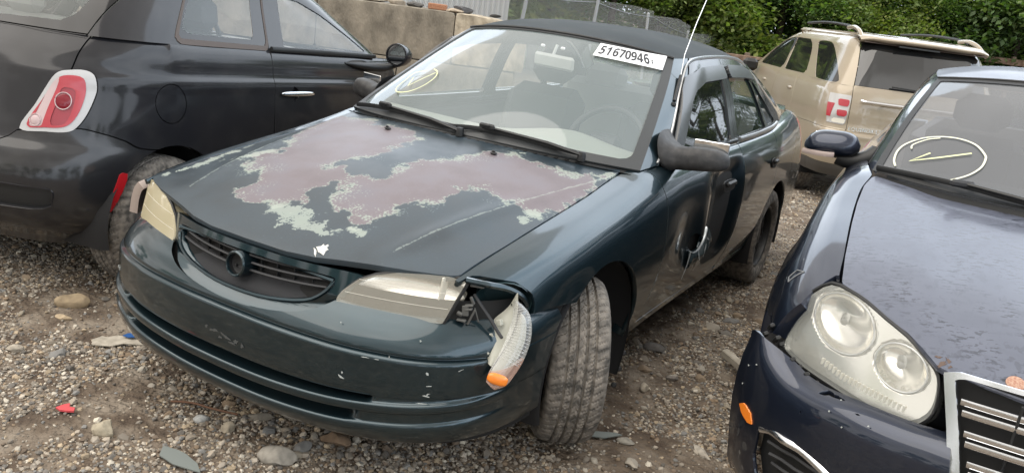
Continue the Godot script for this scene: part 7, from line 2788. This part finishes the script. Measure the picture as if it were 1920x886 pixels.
func tree(called: String, at: Vector3, height: float, width: float, low: float, tint: Color, r: RandomNumberGenerator, clumps: Array, count: int, label: String, group: String, airy := 1.0) -> void:
	var o := thing(called, label, "tree" if height > 3.5 else "bush", at, 0.0, group)
	var wood := Sheet.new()
	var lean := Vector3(r.randf_range(-.3, .3), 0, r.randf_range(-.3, .3))
	var trunk := smooth_line(PackedVector3Array([Vector3(0, -.4, 0), lean * .3 + Vector3(0, height * .25, 0), lean + Vector3(0, height * .55, 0), lean * 1.3 + Vector3(0, height * .85, 0)]), 4)
	var rad: Array = []
	for i in trunk.size():
		rad.append(lerpf(.05 + height * .016, .02, float(i) / (trunk.size() - 1)))
	var parts: Array = [tube(trunk, rad, 8)]
	var lobes: Array = []
	var n_lobe := 9 + int(width * 1.6)
	for i in n_lobe:
		var a := TAU * i / n_lobe * 2.4 + r.randf()
		var f := r.randf()
		var y := lerpf(low + .3, height * .92, pow(f, .8))
		var reach := width * .5 * (1.0 - .55 * pow(absf(y / height - .45) * 1.6, 2.0)) * r.randf_range(.45, .95)
		var c := Vector3(cos(a) * reach, y, sin(a) * reach) + lean * (y / height)
		lobes.append([c, r.randf_range(.55, .95) * (.45 + width * .11)])
		if i % 2 == 0:
			var k := trunk[mini(4 + int(y / height * 6.0), trunk.size() - 1)]
			parts.append(tube(smooth_line(PackedVector3Array([k, k.lerp(c, .5) + Vector3(0, .1, 0), c]), 3), [.035, .03, .026, .022, .018, .012, .008], 5))
	add("trunk", join(parts), M.bark, o)
	for v in clumps.size():
		var mm := MultiMesh.new()
		mm.transform_format = MultiMesh.TRANSFORM_3D
		mm.use_colors = true
		mm.mesh = clumps[v]
		mm.instance_count = count * 2 / clumps.size()
		for i in mm.instance_count:
			var l: Array = lobes[r.randi() % n_lobe]
			var d: Vector3 = Vector3(r.randfn(), r.randfn() * .8, r.randfn()).normalized() * pow(r.randf(), .25) * l[1] * airy
			d.y *= .75
			var p: Vector3 = l[0] + d
			var s := r.randf_range(.7, 1.25)
			mm.set_instance_transform(i, Transform3D(Basis.from_euler(Vector3(r.randf_range(-.4, .4), r.randf() * TAU, r.randf_range(-.4, .4))).scaled_local(Vector3.ONE * s), p))
			var w := r.randf()
			var t := tint.lerp(Color(tint.r * 1.7 + .01, tint.g * 1.35, tint.b * 1.1), pow(w, 2.0)) * r.randf_range(.7, 1.1)
			mm.set_instance_color(i, Color(t.r, t.g, t.b))
		var c := MultiMeshInstance3D.new()
		c.multimesh = mm
		c.material_override = M.leaf
		c.name = numbered(o, "crown")
		o.add_child(c, true)
		c.set_meta("kind", "stuff")


func build_trees() -> void:
	var r := RandomNumberGenerator.new()
	r.seed = 909
	var clumps: Array = [leaf_clump(r, 34, .62, .115), leaf_clump(r, 30, .55, .095)]
	var long_clumps: Array = [leaf_clump(r, 30, .7, .17), leaf_clump(r, 26, .6, .15)]
	var dark := Color(.10, .175, .075)
	var mid := Color(.145, .25, .095)
	var bright := Color(.23, .32, .11)
	var g := "trees beyond the fence"
	# [x, z, height, width, lowest leaves, tint, leaves, count, label]
	var list := [
		[-11.6, -18.2, 7.0, 4.6, -.3, mid, 0, 620, "green tree behind the concrete wall and the ribbed panel"],
		[-9.4, -18.0, 6.0, 4.0, -.4, bright, 1, 600, "light green tree behind the first fence post right of the wall"],
		[-7.9, -19.6, 6.5, 4.2, -.4, mid, 0, 620, "mid green tree seen through the fence between its posts"],
		[-6.9, -20.8, 6.0, 3.6, -.4, bright, 0, 560, "yellowish tree seen through the fence above the green sedan's roof"],
		[-8.6, -26.5, 9.0, 6.0, .2, dark, 0, 700, "tall dark tree far behind the fence"],
		[-5.6, -25.5, 8.0, 4.6, .1, dark, 0, 650, "dark tree rising over the end of the fence"],
		[-5.3, -22.4, 3.3, 3.4, -.3, bright, 1, 620, "yellow green bush at the end of the fence behind the antenna"],
		[-4.2, -23.6, 7.5, 4.4, .9, mid, 0, 650, "dense green tree right of the antenna with bare stems below"],
		[-2.6, -24.2, 7.0, 4.6, 1.1, bright, 0, 680, "bright green tree behind the tan SUV's windshield end"],
		[-1.0, -25.8, 8.0, 4.8, .9, mid, 0, 680, "leafy green tree behind the front of the tan SUV's roof"],
		[.6, -26.2, 7.5, 4.6, .9, dark, 1, 660, "darker green tree behind the middle of the tan SUV's roof"],
		[2.0, -26.4, 6.8, 4.4, 1.0, mid, 1, 680, "spreading tree with layered sprays behind the tan SUV's rear"],
		[3.6, -27.6, 7.5, 5.0, .9, bright, 1, 680, "light green tree at the right edge behind the blue sedan's roof"],
		[8.8, -27.5, 8.5, 5.4, .6, bright, 1, 620, "light green tree well to the right beyond the lot"],
		[11.8, -24.5, 8.0, 5.4, .6, mid, 1, 620, "green tree well to the right nearest the lot's side"],
		[9.8, -33.0, 11.0, 7.5, .3, dark, 0, 620, "tall dark tree well to the right at the back"],
		[5.6, -28.6, 8.0, 5.0, .6, mid, 0, 560, "green tree at the far right beyond the parked cars"],
		[-3.2, -31.0, 10.0, 7.0, .3, dark, 0, 620, "tall dark tree behind the bright green tree"],
		[1.4, -33.0, 11.0, 8.0, .3, dark, 0, 620, "tall dark tree behind the tan SUV"],
		[6.0, -35.0, 11.0, 8.0, .3, dark, 0, 520, "tall dark tree at the back on the far right"],
		[-13.5, -25.0, 10.0, 7.0, .0, dark, 0, 520, "tall dark tree at the back on the far left"],
		[-5.15, -20.2, 1.25, 1.3, -.3, Color(.16, .19, .10), 1, 150, "pale feathery weed growing up the last fence posts"]]
	for t in list:
		tree("tree" if t[2] > 3.5 else "bush", Vector3(t[0], -.38, t[1]), t[2], t[3], t[4], t[5], r, clumps if t[6] == 0 else long_clumps, t[7], t[8], g if t[2] > 3.5 else "")
	# undergrowth closing the foot of the trees
	for v in 1:
		var mm := MultiMesh.new()
		mm.transform_format = MultiMesh.TRANSFORM_3D
		mm.use_colors = true
		mm.mesh = clumps[0]
		mm.instance_count = 3200
		for i in mm.instance_count:
			var f := r.randf()
			var p := Vector3(lerpf(-15.0, 9.0, f), 0, lerpf(-17.5, -31.0, f)) + Vector3(.45, 0, .9) * r.randf_range(-3.5, .2)
			p.y = -.35 + pow(r.randf(), 1.3) * (2.6 if p.x > -4.2 and p.x < -2.2 else 3.6)
			var k := r.randf_range(.7, 1.2)
			mm.set_instance_transform(i, Transform3D(Basis.from_euler(Vector3(r.randf_range(-.5, .5), r.randf() * TAU, 0)).scaled_local(Vector3.ONE * k * 1.3), p))
			mm.set_instance_color(i, Color(.13 + .09 * r.randf(), .24 + .10 * r.randf(), .10))
		var c := MultiMeshInstance3D.new()
		c.multimesh = mm
		c.material_override = M.leaf
		c.name = "undergrowth"
		add_child(c, true)
		c.set_meta("kind", "stuff")
		c.set_meta("label", "dark undergrowth along the foot of the trees")
	# weathered barriers at the foot of the trees
	for q in [[Vector3(-4.3, -.36, -17.0), Vector3(-1.6, -.36, -18.4), 1.25, "low rusty brown barrier between the fence end and the tan SUV"], [Vector3(1.0, -.36, -24.4), Vector3(6.0, -.36, -26.9), 1.98, "weathered brown timber barrier behind the blue sedan's roof"]]:
		var a: Vector3 = q[0]
		var b: Vector3 = q[1]
		var f := thing("timber_barrier", q[3], "barrier", a)
		var d: Vector3 = b - a
		var turn := atan2(-d.z, d.x)
		var n := int(d.length() / 1.3) + 1
		for k in n + 1:
			add("post", block(Vector3(.11, q[2] + .1, .11), .01, d * (float(k) / n) + Vector3(0, q[2] / 2, 0), Vector3(0, turn, 0)), M.timber, f)
		for k in 4:
			add("rail", block(Vector3(d.length(), .17, .05), .01, d * .5 + Vector3(0, q[2] - .1 - k * .24, .07), Vector3(0, turn, 0)), M.timber_rust, f)
	# trees on the near side, seen in the glass and paint of the cars
	var near := [[9.5, 6.0, 7.5, 5.0, .8, mid], [6.5, 12.0, 8.0, 5.5, .8, dark], [0.5, 15.0, 8.0, 5.5, .8, mid], [-6.0, 14.0, 8.5, 5.5, .8, dark], [12.0, -1.0, 8.0, 5.5, .8, dark], [-11.5, 8.0, 8.0, 5.5, .8, mid], [13.0, -9.0, 8.0, 5.5, .8, mid], [13.5, -16.0, 8.0, 5.5, .8, mid], [13.0, -22.0, 9.0, 6.5, .8, dark], [8.5, 9.0, 8.0, 5.5, .8, mid], [3.5, 14.0, 8.0, 5.5, .8, mid], [-3.0, 15.5, 8.0, 5.5, .8, dark], [-9.0, 11.5, 8.0, 5.5, .8, dark], [11.0, 2.6, 8.0, 5.5, .8, mid], [-13.0, 3.0, 8.0, 5.5, .8, dark], [-14.0, -3.0, 8.0, 5.5, .8, mid]]
	for i in near.size():
		var t: Array = near[i]
		tree("tree", Vector3(t[0] * 2.3, -.1, t[1] * 2.3), t[2] * .85, t[3] * 1.3, t[4] * .3, t[5], r, long_clumps, 420, "tree on the near side of the lot, seen only as a reflection", "trees on the near side of the lot")
